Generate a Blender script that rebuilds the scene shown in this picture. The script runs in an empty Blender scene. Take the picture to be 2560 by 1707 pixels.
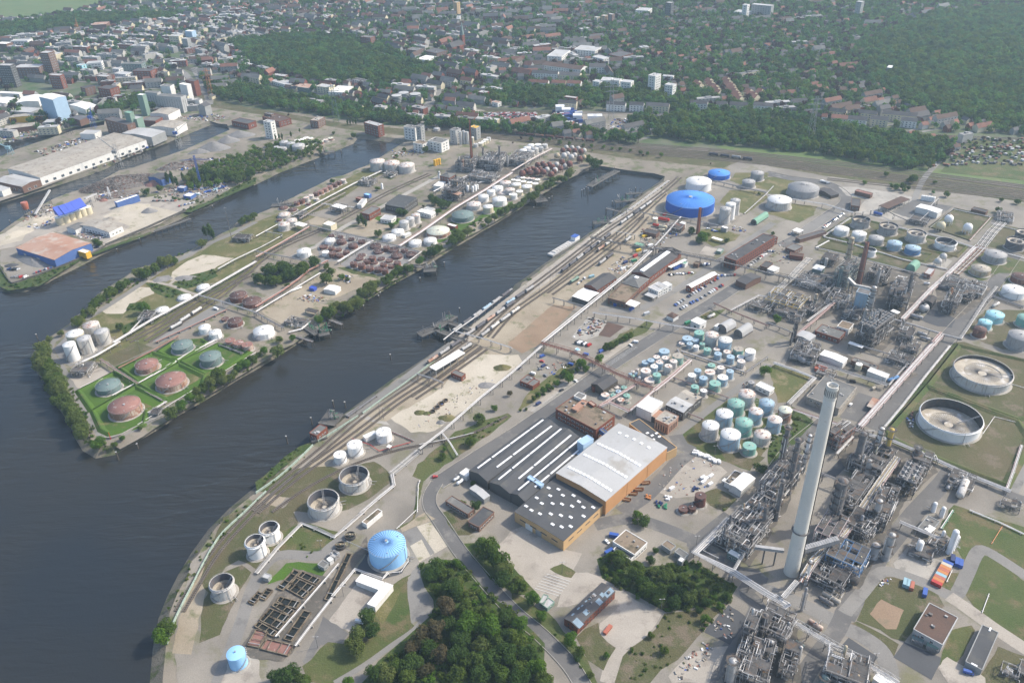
import bpy,math,random
from mathutils import Vector as V3,Matrix,geometry,noise
random.seed(7)
R_=math.radians
SC=bpy.context.scene
COL=SC.collection
#camera, sky, sun, exposure
dZ=400.0
FPX,c9,d7=2060.0,R_(32.4),R_(1.8)
fw=V3((0,math.cos(c9),-math.sin(c9)))
ri=V3((1,0,0))
dn=V3((0,-math.sin(c9),-math.cos(c9)))
RX=ri*math.cos(d7)+dn*math.sin(d7)
DY=-ri*math.sin(d7)+dn*math.cos(d7)
cI=bpy.data.cameras.new('camera')
cI.sensor_width=36.0
cI.lens=FPX/2560*36
cI.clip_start=1.0
cI.clip_end=30000
cam=bpy.data.objects.new('camera',cI)
COL.objects.link(cam)
cm=Matrix((RX,-DY,-fw)).transposed().to_4x4()
cm.translation=V3((0,0,dZ))
cam.matrix_world=cm
SC.camera=cam
cG,cV=R_(43),R_(12)
wd=bpy.data.worlds.new('World')
SC.world=wd
wd.use_nodes=True
nt=wd.node_tree
cQ=nt.nodes.new('ShaderNodeTexSky')
cQ.sky_type='NISHITA'
cQ.sun_disc=False
cQ.sun_elevation=cG
cQ.sun_rotation=R_(90)-cV
cQ.air_density,cQ.dust_density,cQ.ozone_density=1.0,2.4,.8
nt.nodes['Background'].inputs[1].default_value=0.15
nt.links.new(cQ.outputs[0],nt.nodes['Background'].inputs[0])
dA=bpy.data.lights.new('sun','SUN')
dA.energy=3.1
dA.angle=R_(1.0)
dA.color=(1.0,0.92,0.79)
sun=bpy.data.objects.new('sun',dA)
COL.objects.link(sun)
sd=V3((math.cos(cG)*math.cos(cV),math.cos(cG)*math.sin(cV),math.sin(cG)))
sun.rotation_euler=sd.to_track_quat('Z','Y').to_euler()
sun.location=(600,600,900)
SC.view_settings.view_transform='Standard'
SC.view_settings.look='None'
SC.view_settings.gamma=1
SC.view_settings.exposure=0.72
SC.view_settings.use_curve_mapping=False
SC.render.engine='CYCLES'
SC.cycles.max_bounces=5
SC.cycles.diffuse_bounces=3
SC.cycles.glossy_bounces=2
SC.cycles.transmission_bounces=2
SC.cycles.volume_bounces=0
SC.cycles.transparent_max_bounces=4
SC.cycles.caustics_reflective=SC.cycles.caustics_refractive=False
#survey: a sight line of the aerial survey meets the height z
TI=(0,0)
OFFY=(0,427,853,1280)
KZ=3.672
def T(c,r):
 global TI
 TI=(640*c,OFFY[r])
def G(u,v,z=0.0):
 d=RX*((u-1280)/FPX)+DY*((v-853.5)/FPX)+fw
 t=(z-dZ)/d.z
 return V3((d.x*t,d.y*t,z))
def UV(p):
 q=V3(p)-V3((0,0,dZ))
 w=q.dot(fw)
 return 1280+FPX*q.dot(RX)/w,853.5+FPX*q.dot(DY)/w
def g(x,y,z=0.0):
 return G(TI[0]+x/KZ,TI[1]+y/KZ,z)
def D(x,y,z=0.0):
 return G(x*1.08844,y*1.08844,z)
def gs(aJ,z=0.0,f=None):
 f=f or g
 return[f(x,y,z)for x,y in aJ]
def aK(p,bA):
 x,y=p[0],p[1]
 c=False
 j=len(bA)-1
 for i in range(len(bA)):
  a,b=bA[i],bA[j]
  if(a[1]>y)!=(b[1]>y)and x<(b[0]-a[0])*(y-a[1])/(b[1]-a[1])+a[0]:
   c=not c
  j=i
 return c
#objects
def b6(o,bH=None,aO=None,bN=None,kind=None):
 if bH:
  o['label']=bH
 if aO:
  o['category']=aO
 if bN:
  o['group']=bN
 if kind:
  o['kind']=kind
 return o
def thg(name,bH,aO,loc=(0,0,0),a5=0.0,bN=None):
 o=bpy.data.objects.new(name,None)
 COL.objects.link(o)
 o.location=loc
 o.rotation_euler.z=a5
 o.empty_display_size=.1
 return b6(o,bH,aO,bN)
def link(name,me,parent=None,loc=None,a5=None):
 o=bpy.data.objects.new(name,me)
 COL.objects.link(o)
 if parent is not None:
  o.parent=parent
  dM.setdefault(parent.name,[]).append(o)
 if loc is not None:
  o.location=loc
 if a5 is not None:
  o.rotation_euler.z=a5
 return o
dM={}
class MB:
 def __init__(s):
  s.v,s.f,s.s,s.m=[],[],[],[]
  s.mi=0
 def add(s,vs,fs,bD=False):
  n=len(s.v)
  s.v.extend([tuple(p)for p in vs])
  for f in fs:
   s.f.append([i+n for i in f])
   s.s.append(bD)
   s.m.append(s.mi)
  return s
 def box(s,x,y,z0,sx,sy,h,a5=0.0,aW=True):
  c,q=math.cos(a5),math.sin(a5)
  p=[(x+(a*sx*c-b*sy*q)/2,y+(a*sx*q+b*sy*c)/2)for a,b in((-1,-1),(1,-1),(1,1),(-1,1))]
  return s.prism(p,z0,z0+h,aW)
 def prism(s,p,z0,z1,aW=True,dN=False):
  n=len(p)
  vs=[(a[0],a[1],z0)for a in p]+[(a[0],a[1],z1)for a in p]
  fs=[(i,(i+1)%n,(i+1)%n+n,i+n)for i in range(n)]
  if aW:
   fs.append(tuple(range(n,2*n)))
  if dN:
   fs.append(tuple(range(n-1,-1,-1)))
  return s.add(vs,fs)
 def beam(s,p,q,w,h=None):
  p,q=V3(p),V3(q)
  d=q-p
  if d.length<1e-6:
   return s
  h=h or w
  up=V3((0,0,1))if abs(d.normalized().z)<.95 else V3((1,0,0))
  a=d.cross(up).normalized()*(w/2)
  b=a.cross(d).normalized()*(h/2)
  vs=[p-a-b,p+a-b,p+a+b,p-a+b,q-a-b,q+a-b,q+a+b,q-a+b]
  return s.add(vs,[(0,1,5,4),(1,2,6,5),(2,3,7,6),(3,0,4,7),(3,2,1,0),(4,5,6,7)])
 def tube(s,p,q,r,n=6,r2=None,caps=True):
  p,q=V3(p),V3(q)
  d=q-p
  if d.length<1e-6:
   return s
  r2=r if r2 is None else r2
  up=V3((0,0,1))if abs(d.normalized().z)<.95 else V3((1,0,0))
  a=d.cross(up).normalized()
  b=a.cross(d).normalized()
  c=[(math.cos(2*math.pi*i/n),math.sin(2*math.pi*i/n))for i in range(n)]
  vs=[p+a*(r*x)+b*(r*y)for x,y in c]+[q+a*(r2*x)+b*(r2*y)for x,y in c]
  s.add(vs,[(i,(i+1)%n,(i+1)%n+n,i+n)for i in range(n)],True)
  if caps:
   s.add(vs[:n],[tuple(range(n-1,-1,-1))])
   s.add(vs[n:],[tuple(range(n))])
  return s
 def path(s,aJ,r,n=6):
  for a,b in zip(aJ,aJ[1:]):
   s.tube(a,b,r,n)
  return s
 def cyl(s,x,y,z0,z1,r,n=24,r2=None,cS=True,bO=False):
  r2=r if r2 is None else r2
  c=[(math.cos(2*math.pi*i/n),math.sin(2*math.pi*i/n))for i in range(n)]
  vs=[(x+r*a,y+r*b,z0)for a,b in c]+[(x+r2*a,y+r2*b,z1)for a,b in c]
  fs=[(i,(i+1)%n,(i+1)%n+n,i+n)for i in range(n)]
  if bO:
   fs=[f[::-1]for f in fs]
  s.add(vs,fs,True)
  if cS:
   s.add(vs[n:],[tuple(range(n))])
  return s
 def ring(s,x,y,z,r0,r1,n=32,z1=None):
  z1=z if z1 is None else z1
  c=[(math.cos(2*math.pi*i/n),math.sin(2*math.pi*i/n))for i in range(n)]
  vs=[(x+r0*a,y+r0*b,z)for a,b in c]+[(x+r1*a,y+r1*b,z1)for a,b in c]
  return s.add(vs,[(i+n,(i+1)%n+n,(i+1)%n,i)for i in range(n)],False)
 def revolve(s,x,y,cM,n=24,bD=True):
  vs,fs=[],[]
  k=len(cM)
  for i in range(n):
   a,b=math.cos(2*math.pi*i/n),math.sin(2*math.pi*i/n)
   vs+=[(x+r*a,y+r*b,z)for r,z in cM]
  for i in range(n):
   j=(i+1)%n
   fs+=[(i*k+m,j*k+m,j*k+m+1,i*k+m+1)for m in range(k-1)]
  return s.add(vs,fs,bD)
 def quad(s,a,b,c,d):
  return s.add([a,b,c,d],[(0,1,2,3)])
 def mesh(s,name,bQ):
  me=bpy.data.meshes.new(name)
  me.from_pydata(s.v,[],s.f)
  if any(s.s):
   me.polygons.foreach_set('use_smooth',s.s)
  for m in(bQ if isinstance(bQ,(list,tuple))else[bQ]):
   me.materials.append(M(m)if isinstance(m,str)else m)
  if any(s.m):
   me.polygons.foreach_set('material_index',s.m)
  return me
 def build(s,name,bQ,parent=None,loc=None,a5=None):
  return link(name,s.mesh(name,bQ),parent,loc,a5)
#materials
eK={}
d6={}
def M(name):
 if name not in eK:
  eK[name]=d6[name]()
 return eK[name]
def cE(name):
 m=bpy.data.materials.new(name)
 m.use_nodes=True
 n=m.node_tree
 return m,n,n.nodes['Principled BSDF']
def nz(n,vec,scale,detail=3,bB=.55,dU=0.0):
 t=n.nodes.new('ShaderNodeTexNoise')
 t.inputs['Scale'].default_value=scale
 t.inputs['Detail'].default_value=detail
 t.inputs['Roughness'].default_value=bB
 t.inputs['Distortion'].default_value=dU
 n.links.new(vec,t.inputs['Vector'])
 return t.outputs['Fac']
def cJ(n,fac,lo,hi):
 r=n.nodes.new('ShaderNodeMapRange')
 r.inputs['From Min'].default_value=lo
 r.inputs['From Max'].default_value=hi
 r.clamp=True
 n.links.new(fac,r.inputs['Value'])
 return r.outputs['Result']
def dE(n,fac,a,b,mode='MIX'):
 x=n.nodes.new('ShaderNodeMix')
 x.data_type='RGBA'
 x.blend_type=mode
 for s,v in(('Factor',fac),('A',a),('B',b)):
  i=[k for k in x.inputs if k.name==s and(k.type=='RGBA' or s=='Factor')and k.enabled][0]
  if isinstance(v,(int,float)):
   i.default_value=v
  elif isinstance(v,(tuple,list)):
   i.default_value=(*v[:3],1)
  else:
   n.links.new(v,i)
 return[k for k in x.outputs if k.type=='RGBA'][0]
def scaled(n,vec,s):
 m=n.nodes.new('ShaderNodeMapping')
 m.inputs['Scale'].default_value=s
 n.links.new(vec,m.inputs['Vector'])
 return m.outputs['Vector']
def aC(name,c1,c2=None,sc=.05,c3=None,sc3=.25,th3=.6,bB=.85,dO=0.0,bV=0.0,dP=1.0,aT=None,cU=.55,aH=0.0,aD=.25,fsc=1.3,d9=.3):
 def eL():
  m,n,b=cE(name)
  d3=n.nodes.new('ShaderNodeNewGeometry').outputs['Position']
  bE=c1
  if c2:
   bE=dE(n,cJ(n,nz(n,d3,sc,4),.35,.65),c1,c2)
  if c3:
   bE=dE(n,cJ(n,nz(n,d3,sc3,5,.65),th3-.06,th3+.06),bE,c3)
  if aT:
   f=cJ(n,nz(n,scaled(n,d3,(.9,.9,.09)),1.0,4,.6),cU-.1,cU+.13)
   bE=dE(n,f,bE,aT)
  if aD:
   f=cJ(n,nz(n,d3,fsc,5,.7),.25,.75)
   lo=tuple([1-aD]*3)
   hi=tuple([1+aD*.6]*3)
   bE=dE(n,1.0,bE,dE(n,f,lo,hi),'MULTIPLY')
  if aH:
   oi=n.nodes.new('ShaderNodeObjectInfo').outputs['Random']
   bE=dE(n,1.0,bE,dE(n,oi,tuple([1-aH]*3),tuple([1+aH]*3)),'MULTIPLY')
  if isinstance(bE,tuple):
   b.inputs['Base Color'].default_value=(*bE,1)
  else:
   n.links.new(bE,b.inputs['Base Color'])
  b.inputs['Roughness'].default_value=bB
  b.inputs['Metallic'].default_value=dO
  b.inputs['Specular IOR Level'].default_value=d9
  if bV:
   bp=n.nodes.new('ShaderNodeBump')
   bp.inputs['Strength'].default_value=bV
   bp.inputs['Distance'].default_value=1.0
   n.links.new(nz(n,d3,dP,4,.6),bp.inputs['Height'])
   n.links.new(bp.outputs[0],b.inputs['Normal'])
  return m
 d6[name]=eL
def b3(name,a,b_,c):
 def eL():
  m,n,b=cE(name)
  d5=n.nodes.new('ShaderNodeNewGeometry')
  oi=n.nodes.new('ShaderNodeObjectInfo')
  bE=dE(n,oi.outputs['Random'],a,b_)
  bE=dE(n,cJ(n,nz(n,d5.outputs['Position'],.012,3),.45,.62),bE,c)
  bE=dE(n,1.0,bE,dE(n,cJ(n,nz(n,d5.outputs['Position'],.55,3,.7),.3,.7),(.72,)*3,(1.3,)*3),'MULTIPLY')
  n.links.new(bE,b.inputs['Base Color'])
  b.inputs['Roughness'].default_value=.75
  b.inputs['Specular IOR Level'].default_value=.15
  tr=n.nodes.new('ShaderNodeBsdfTranslucent')
  n.links.new(dE(n,1.0,bE,(1.25,1.2,.8),'MULTIPLY'),tr.inputs['Color'])
  mx=n.nodes.new('ShaderNodeMixShader')
  mx.inputs['Fac'].default_value=.5
  n.links.new(b.outputs[0],mx.inputs[1])
  n.links.new(tr.outputs[0],mx.inputs[2])
  n.links.new(mx.outputs[0],n.nodes['Material Output'].inputs['Surface'])
  return m
 d6[name]=eL
aC('land',(.27,.235,.19),(.17,.15,.12),.02,(.11,.125,.055),.06,.56,bV=.15,dP=.8)
aC('city_land',(.055,.10,.03),(.16,.15,.12),.03,(.10,.13,.05),.06,.56)
aC('dirt',(.36,.31,.235),(.27,.225,.165),.03,(.16,.16,.085),.07,.62,bV=.25,dP=.6)
aC('pale_sand',(.50,.45,.37),(.40,.355,.28),.03,(.22,.21,.12),.09,.63,bV=.25,dP=.6)
aC('brown_soil',(.29,.21,.145),(.235,.165,.11),.04,(.20,.165,.11),.1,.6)
aC('grey_yard',(.285,.258,.22),(.185,.168,.145),.02,(.165,.158,.095),.035,.6,aD=.28)
aC('pale_yard',(.40,.36,.31),(.31,.28,.24),.03,(.25,.22,.19),.08,.6,aD=.22)
aC('asphalt',(.15,.145,.14),(.115,.112,.11),.03,(.20,.19,.175),.07,.6,aD=.2)
aC('j_',(.235,.225,.21),(.19,.182,.17),.02,(.145,.14,.135),.05,.62,aD=.2)
aC('stained_shade_concrete',(.14,.125,.105),(.085,.08,.072),.05,(.22,.19,.155),.1,.58,aD=.3)  # brown stained slab; under the process frames its dark tone is painted shade
aC('G_',(.085,.088,.094),(.07,.072,.078),.03,aD=.15)
aC('concrete',(.40,.375,.335),(.31,.29,.26),.05,(.24,.225,.2),.12,.6,aD=.22)
aC('grass',(.058,.09,.022),(.095,.105,.036),.022,(.14,.118,.06),.055,.56,bV=.4,dP=.9,aD=.4)
aC('lush_grass',(.066,.135,.012),(.055,.105,.016),.03,(.14,.135,.05),.06,.64,bV=.3,dP=.9)
aC('dry_grass',(.15,.135,.055),(.095,.11,.035),.025,(.215,.18,.10),.06,.57,bV=.4,dP=.9,aD=.4)
aC('brown_grass',(.115,.098,.052),(.068,.085,.028),.03,(.16,.13,.09),.06,.57,bV=.4,dP=.9,aD=.4)
aC('meadow',(.125,.17,.06),(.10,.15,.05),.02,(.16,.16,.075),.05,.6,aD=.25)
aC('scrub',(.04,.07,.014),(.06,.085,.02),.05,(.11,.105,.045),.1,.6,bV=.6,dP=.6)
aC('ballast',(.175,.14,.105),(.125,.10,.08),.04,(.24,.205,.16),.08,.6,aD=.3)
aC('riprap',(.185,.165,.13),(.13,.118,.095),.12,(.075,.09,.035),.09,.56,bV=.6,dP=1.2,aD=.45)
aC('quay_stone',(.12,.115,.105),(.085,.08,.075),.1,aD=.3)
aC('gravel_heap',(.25,.24,.235),(.2,.195,.19),.2,aD=.3)
aC('rail_steel',(.26,.235,.21),bB=.5,dO=.6,aD=0)
aC('white_line',(.62,.62,.60),aD=.2)
#buildings
aC('f_',(.215,.075,.048),(.17,.062,.042),.3,aD=.25,fsc=2.5)
aC('h_',(.19,.11,.08),(.15,.09,.068),.3,aD=.25,fsc=2.5)
aC('a_',(.74,.73,.70),(.66,.65,.62),.2,aT=(.45,.42,.38),cU=.66,aD=.08)
aC('o_',(.62,.56,.40),(.56,.50,.36),.2,aD=.1)
aC('U_',(.50,.27,.125),(.46,.245,.11),.1,aD=.08)
aC('K_',(.55,.37,.19),(.5,.335,.17),.1,aD=.08)
aC('k_',(.33,.335,.33),(.27,.275,.27),.2,aD=.15)
aC('B_',(.09,.088,.085),aD=.2)
aC('v_',(.085,.155,.38),(.075,.135,.34),.2,aD=.12)
aC('E_',(.38,.52,.67),(.35,.48,.62),.2,aD=.06)
aC('w_',(.20,.29,.235),aD=.1)
aC('L_',(.72,.42,.05),aD=.08)
aC('F_',(.085,.087,.092),(.068,.07,.075),.05,(.11,.108,.10),.08,.6,aD=.18)
aC('g_',(.17,.168,.16),(.135,.134,.13),.06,(.21,.205,.19),.1,.6,aD=.18)
aC('b_',(.45,.45,.45),(.385,.385,.38),.03,(.33,.315,.29),.05,.62,aD=.12)
aC('c_',(.78,.77,.74),(.72,.71,.68),.08,aD=.06)
aC('x_',(.20,.15,.11),(.27,.215,.155),.05,(.10,.085,.055),.1,.55,aD=.3)
aC('u_',(.36,.205,.145),(.41,.27,.205),.03,(.42,.36,.31),.05,.58,aD=.15)
aC('y_',(.12,.075,.058),(.095,.065,.053),.1,aD=.25)
aC('t_',(.225,.105,.075),(.165,.085,.065),.1,aD=.25,aH=.2)
aC('ai_',(.045,.10,.50),aD=.06)
aC('ac_',(.20,.27,.33),(.24,.32,.385),.1,aD=.12)
aC('H_',(.20,.36,.27),aD=.1)
aC('e_',(.075,.075,.08),(.10,.095,.095),.1,aD=.25,aH=.2)
aC('skylight_white',(.82,.83,.84),bB=.35,aD=.05)
aC('window_glass',(.06,.075,.09),bB=.15,aD=0,d9=.6)
aC('dark_void',(.03,.03,.032),aD=0)
aC('blue_panel',(.05,.095,.45),bB=.4,aD=.1)
#tanks
aC('l_',(.80,.80,.79),(.74,.74,.73),.1,aT=(.55,.50,.45),cU=.7,aD=.05)
aC('s_',(.37,.37,.37),(.31,.31,.315),.1,aT=(.23,.19,.165),cU=.62,aD=.1)
aC('m_',(.56,.55,.53),(.49,.48,.46),.1,aT=(.34,.27,.22),cU=.6,aD=.1)
aC('p_',(.115,.12,.135),(.1,.1,.115),.1,aT=(.14,.10,.085),cU=.62,aD=.1)
aC('C_',(.33,.46,.56),(.29,.41,.51),.1,aT=(.42,.35,.30),cU=.62,aD=.1)
aC('O_',(.30,.56,.86),(.27,.52,.82),.1,aD=.04)
aC('ad_',(.03,.125,.50),(.028,.115,.46),.1,aD=.05)
aC('ae_',(.085,.27,.70),(.08,.25,.66),.08,aD=.06)
aC('P_',(.12,.245,.45),(.11,.22,.41),.1,aD=.1)
aC('Q_',(.22,.44,.385),(.20,.40,.35),.1,aT=(.38,.33,.27),cU=.6,aD=.12)
aC('V_',(.62,.66,.55),(.56,.58,.48),.1,(.40,.28,.22),.3,.66,aT=(.42,.30,.23),cU=.6,aD=.1)
aC('R_',(.34,.62,.68),(.31,.57,.63),.1,aD=.06)
aC('q_',(.155,.215,.21),(.135,.19,.185),.1,aT=(.2,.23,.21),cU=.62,aD=.1)
aC('af_',(.18,.075,.052),(.23,.10,.07),.15,(.115,.06,.05),.2,.58,aT=(.36,.22,.165),cU=.6,aD=.2)
aC('I_',(.15,.062,.05),(.19,.085,.07),.15,(.09,.045,.04),.2,.56,aT=(.26,.16,.13),cU=.64,aD=.25)
aC('z_',(.52,.46,.40),(.34,.20,.145),.12,(.25,.12,.085),.2,.56,aT=(.30,.145,.09),cU=.55,aD=.15)
aC('S_',(.68,.63,.59),(.60,.54,.49),.1,(.36,.17,.11),.3,.57,aD=.12)
aC('W_',(.095,.055,.05),(.14,.085,.075),.1,(.20,.13,.11),.2,.6,aD=.25)
aC('T_',(.50,.48,.44),(.40,.385,.36),.05,aD=.15)
aC('M_',(.34,.335,.33),(.24,.238,.235),.03,aD=.2)
aC('D_',(.235,.125,.105),(.285,.155,.13),.1,(.62,.58,.54),.16,.64,aD=.2)
aC('A_',(.50,.47,.36),(.42,.36,.24),.12,aT=(.33,.17,.08),cU=.56,aD=.15)
aC('n_',(.40,.37,.32),(.32,.285,.24),.08,(.22,.18,.14),.2,.6,aD=.2)
aC('ag_',(.50,.45,.37),(.38,.33,.26),.12,(.60,.57,.53),.15,.58,aD=.3)
#steel
aC('d_',(.44,.435,.43),(.33,.325,.32),.3,bB=.5,dO=.2,aD=.2)
aC('steel',(.19,.185,.185),(.13,.125,.125),.25,(.15,.10,.075),.3,.6,aD=.3)
aC('i_',(.085,.08,.078),(.055,.052,.052),.25,(.11,.07,.05),.3,.6,aD=.3)
aC('J_',(.72,.71,.70),(.62,.60,.58),.15,(.38,.28,.22),.3,.66,aD=.08)
aC('X_',(.50,.37,.36),(.55,.47,.45),.2,aD=.15)
aC('N_',(.25,.125,.095),(.33,.185,.145),.2,aD=.25)
aC('r_',(.36,.355,.36),(.28,.275,.275),.2,(.20,.15,.12),.3,.62,aD=.15)
aC('grating',(.12,.115,.112),(.075,.072,.07),.2,(.14,.095,.065),.25,.58,aD=.35)
aC('Y_',(.68,.665,.61),(.62,.605,.555),.04,(.47,.43,.36),.12,.66,aD=.08)
aC('Z_',(.33,.125,.075),(.29,.11,.07),.2,aD=.15)
aC('ah_',(.25,.125,.095),(.22,.11,.085),.2,aD=.2)
aC('aa_',(.56,.40,.10),(.46,.33,.10),.3,aD=.15)
aC('red_paint',(.50,.04,.03),aD=.05)
aC('timber',(.10,.085,.07),(.075,.065,.055),.4,aD=.2)
aC('bark',(.10,.08,.06),aD=.2)
for nm,c in dict(paint_white=(.78,.78,.78),paint_black=(.02,.02,.022),paint_grey=(.22,.225,.235),paint_silver=(.45,.46,.47),paint_red=(.42,.035,.03),paint_blue=(.04,.10,.36),paint_navy=(.025,.04,.12),paint_orange=(.48,.19,.06),paint_yellow=(.70,.48,.05),paint_green=(.04,.22,.11),paint_aqua=(.27,.42,.48),paint_brick=(.40,.13,.08),paint_beige=(.50,.45,.36)).items():
 aC(nm,c,bB=.35,aD=.08,d9=.5)
b3('leaf_mid',(.075,.132,.02),(.12,.17,.03),(.09,.135,.03))
b3('leaf_dark',(.05,.1,.02),(.085,.14,.03),(.06,.11,.026))
b3('leaf_willow',(.125,.17,.045),(.165,.195,.058),(.11,.155,.04))
b3('leaf_bright',(.09,.18,.018),(.12,.205,.026),(.08,.16,.02))
b3('leaf_bronze',(.115,.095,.048),(.092,.092,.040),(.125,.105,.060))
b3('leaf_far',(.065,.165,.045),(.13,.23,.05),(.075,.165,.055))
b3('leaf_copper',(.050,.026,.024),(.066,.036,.030),(.05,.03,.026))
def water_mat():
 m,n,b=cE('water')
 d3=n.nodes.new('ShaderNodeNewGeometry').outputs['Position']
 bE=dE(n,cJ(n,nz(n,d3,.004,3),.35,.65),(.019,.023,.028),(.032,.029,.022))
 n.links.new(bE,b.inputs['Base Color'])
 b.inputs['Roughness'].default_value=.12
 b.inputs['IOR'].default_value=1.33
 a5=n.nodes.new('ShaderNodeMapping')
 a5.inputs['Rotation'].default_value=(0,0,R_(-28))
 a5.inputs['Scale'].default_value=(.25,1,1)
 n.links.new(d3,a5.inputs['Vector'])
 dD=nz(n,a5.outputs[0],.16,2,.45,.4)
 small=nz(n,d3,.9,3,.6)
 patch=cJ(n,nz(n,d3,.008,2),.38,.62)
 bp1=n.nodes.new('ShaderNodeBump')
 bp1.inputs['Distance'].default_value=3.0
 n.links.new(dD,bp1.inputs['Height'])
 st=n.nodes.new('ShaderNodeMath')
 st.operation='MULTIPLY'
 st.inputs[1].default_value=.6
 n.links.new(patch,st.inputs[0])
 n.links.new(st.outputs[0],bp1.inputs['Strength'])
 bp2=n.nodes.new('ShaderNodeBump')
 bp2.inputs['Distance'].default_value=.25
 bp2.inputs['Strength'].default_value=.45
 n.links.new(small,bp2.inputs['Height'])
 n.links.new(bp1.outputs[0],bp2.inputs['Normal'])
 n.links.new(bp2.outputs[0],b.inputs['Normal'])
 return m
d6['water']=water_mat
ORD='first second third fourth fifth sixth seventh eighth ninth tenth eleventh twelfth thirteenth fourteenth fifteenth sixteenth seventeenth eighteenth nineteenth twentieth'.split()
TEN={20:'twenty',30:'thirty',40:'forty',50:'fifty',60:'sixty',70:'seventy',80:'eighty',90:'ninety'}
def cZ(i):
 i+=1
 if i<=20:
  return ORD[i-1]
 if i%10==0 and i<100:
  return TEN[i][:-1]+'ieth'
 if i<100:
  return TEN[i//10*10]+'-'+ORD[i%10-1]
 return 'hundred-and-'+cZ(i-101)if i>100 else 'hundredth'
#water, land, banks
WZ=-4.0
#outlines of the water along its edge; 'q' marks stretches with a quay wall instead of a bank
W_MAIN=[(330,1720),(345,1568),(352,1490),(365,1420),(385,1370),(410,1320),(440,1270),(480,1215),(530,1165),(590,1115),(650,1065),(705,1022),(770,965),(840,915),(905,868),(962,832),(1010,800),(1060,765),(1110,725),(1170,680),(1182,655),(1262,598),(1340,545),(1400,505),(1440,470),(1480,440),(1526,412),(1500,405),(1440,398),(1380,388),(1352,391),(1270,433),(1176,492),(1048,567),(958,624),(876,670),(763,738),(693,784),(588,849),(468,921),(410,954),(315,1014),(263,1044),(220,1052),(190,1034),(173,1005),(148,955),(112,890),(78,845),(72,815),(98,783),(158,745),(198,707),(225,675),(308,620),(413,587),(438,575),(545,518),(618,488),(693,450),(778,407),(838,383),(921,331),(870,324),(821,319),(811,331),(738,360),(650,394),(540,447),(435,494),(348,535),(225,590),(100,655),(60,670),(25,673),(0,668),(-140,640),(-260,800),(-200,1720)]
W_CANAL=[(-160,580),(0,542),(62,497),(125,463),(215,431),(275,398),(308,391),(425,350),(528,304),(522,292),(483,288),(370,334),(288,364),(238,391),(175,413),(0,468),(-180,520)]
W_NORTH=[(-160,410),(0,366),(37,350),(112,325),(175,304),(240,293),(242,281),(200,288),(140,306),(62,323),(0,335),(-160,375)]
W_MARINA=[(45,188),(110,193),(125,203),(142,206),(182,207),(188,217),(140,219),(118,209),(88,209),(50,200)]
W_POND=[(323,700),(345,678),(388,693),(350,716)]
QUAYS={0:((26,31),(57,60)),1:((0,10),),2:((0,12),),3:((0,12),),4:()}
def dS(bA,dU):
 n=len(bA)
 area=sum(bA[i].x*bA[(i+1)%n].y-bA[(i+1)%n].x*bA[i].y for i in range(n))
 sg=1 if area>0 else-1
 dJ=[]
 for i in range(n):
  a,b,c=bA[i-1],bA[i],bA[(i+1)%n]
  e1,e2=(b-a),(c-b)
  n1=V3((e1.y,-e1.x,0)).normalized()*sg
  n2=V3((e2.y,-e2.x,0)).normalized()*sg
  m=(n1+n2)
  m=m.normalized()if m.length>.2 else n1
  k=max(.5,m.dot(n1))
  dJ.append(b+m*(dU[i]/k))
 return dJ
def finer(bA,bF):
 dJ,src=[],[]
 n=len(bA)
 for i in range(n):
  a,b=bA[i],bA[(i+1)%n]
  k=max(1,int((b-a).length/bF))
  for j in range(k):
   p=a.lerp(b,j/k)
   if 0<j:
    d=(b-a).normalized()
    w=noise.noise(p*.06)*min(2.0,bF*.2)
    p=p+V3((-d.y,d.x,0))*w
   dJ.append(p)
   src.append(i)
 return dJ,src
bK=[]
WATER_POLYS=[]
for wi,W in enumerate((W_MAIN,W_CANAL,W_NORTH,W_MARINA,W_POND)):
 aM=[D(x,y,WZ)for x,y in W]
 aJ,src=finer(aM,14)
 isq=[any(a<=k<b for a,b in QUAYS[wi])for k in src]
 dU=[(.4 if q else 8.0+2.5*noise.noise(p*.03))for p,q in zip(aJ,isq)]
 aW=dS(aJ,dU)
 aW=[V3((p.x,p.y,0))for p in aW]
 bK.append(aW)
 WATER_POLYS.append(aM)
 bO=dS(aJ,[-(.2 if q else 3.0)for q in isq])
 mb,mq=MB(),MB()
 n=len(aJ)
 for i in range(n):
  j=(i+1)%n
  b=mq if isq[i]else mb
  lo=[V3((bO[k].x,bO[k].y,WZ-1.3))for k in(i,j)]
  md=[V3((aJ[k].x,aJ[k].y,WZ+.15))for k in(i,j)]
  b.quad(lo[0],lo[1],md[1],md[0])
  b.quad(md[0],md[1],aW[j],aW[i])
 if mb.f:
  b6(mb.build('river_bank','riprap'),kind='structure')
 if mq.f:
  b6(mq.build('quay_wall','quay_stone'),kind='structure')
FAR=4300.0
outer=[(-FAR,-300),(FAR,-300),(FAR,5200),(-FAR,5200)]
cv=[V3((x,y))for x,y in outer]
eE=[(i,(i+1)%4)for i in range(4)]
for h in bK:
 k=len(cv)
 cv+=[V3((p.x,p.y))for p in h]
 eE+=[(k+i,k+(i+1)%len(h))for i in range(len(h))]
vo,eo,fo,_,_,_=geometry.delaunay_2d_cdt(cv,eE,[],0,.001)
mb=MB()
vs=[(p.x,p.y,0.0)for p in vo]
eX=[]
for f in fo:
 c=sum((vo[i]for i in f),V3((0,0)))/len(f)
 if not any(aK(c,h)for h in bK):
  eX.append(tuple(f))
mb.add(vs,eX)
b6(mb.build('ground','land'),kind='structure')
mb=MB()
mb.add([(-3600,-250,WZ),(3600,-250,WZ),(3600,5000,WZ),(-3600,5000,WZ)],[(0,1,2,3)])
b6(mb.build('water','water'),kind='structure')
ZN=0
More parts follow.
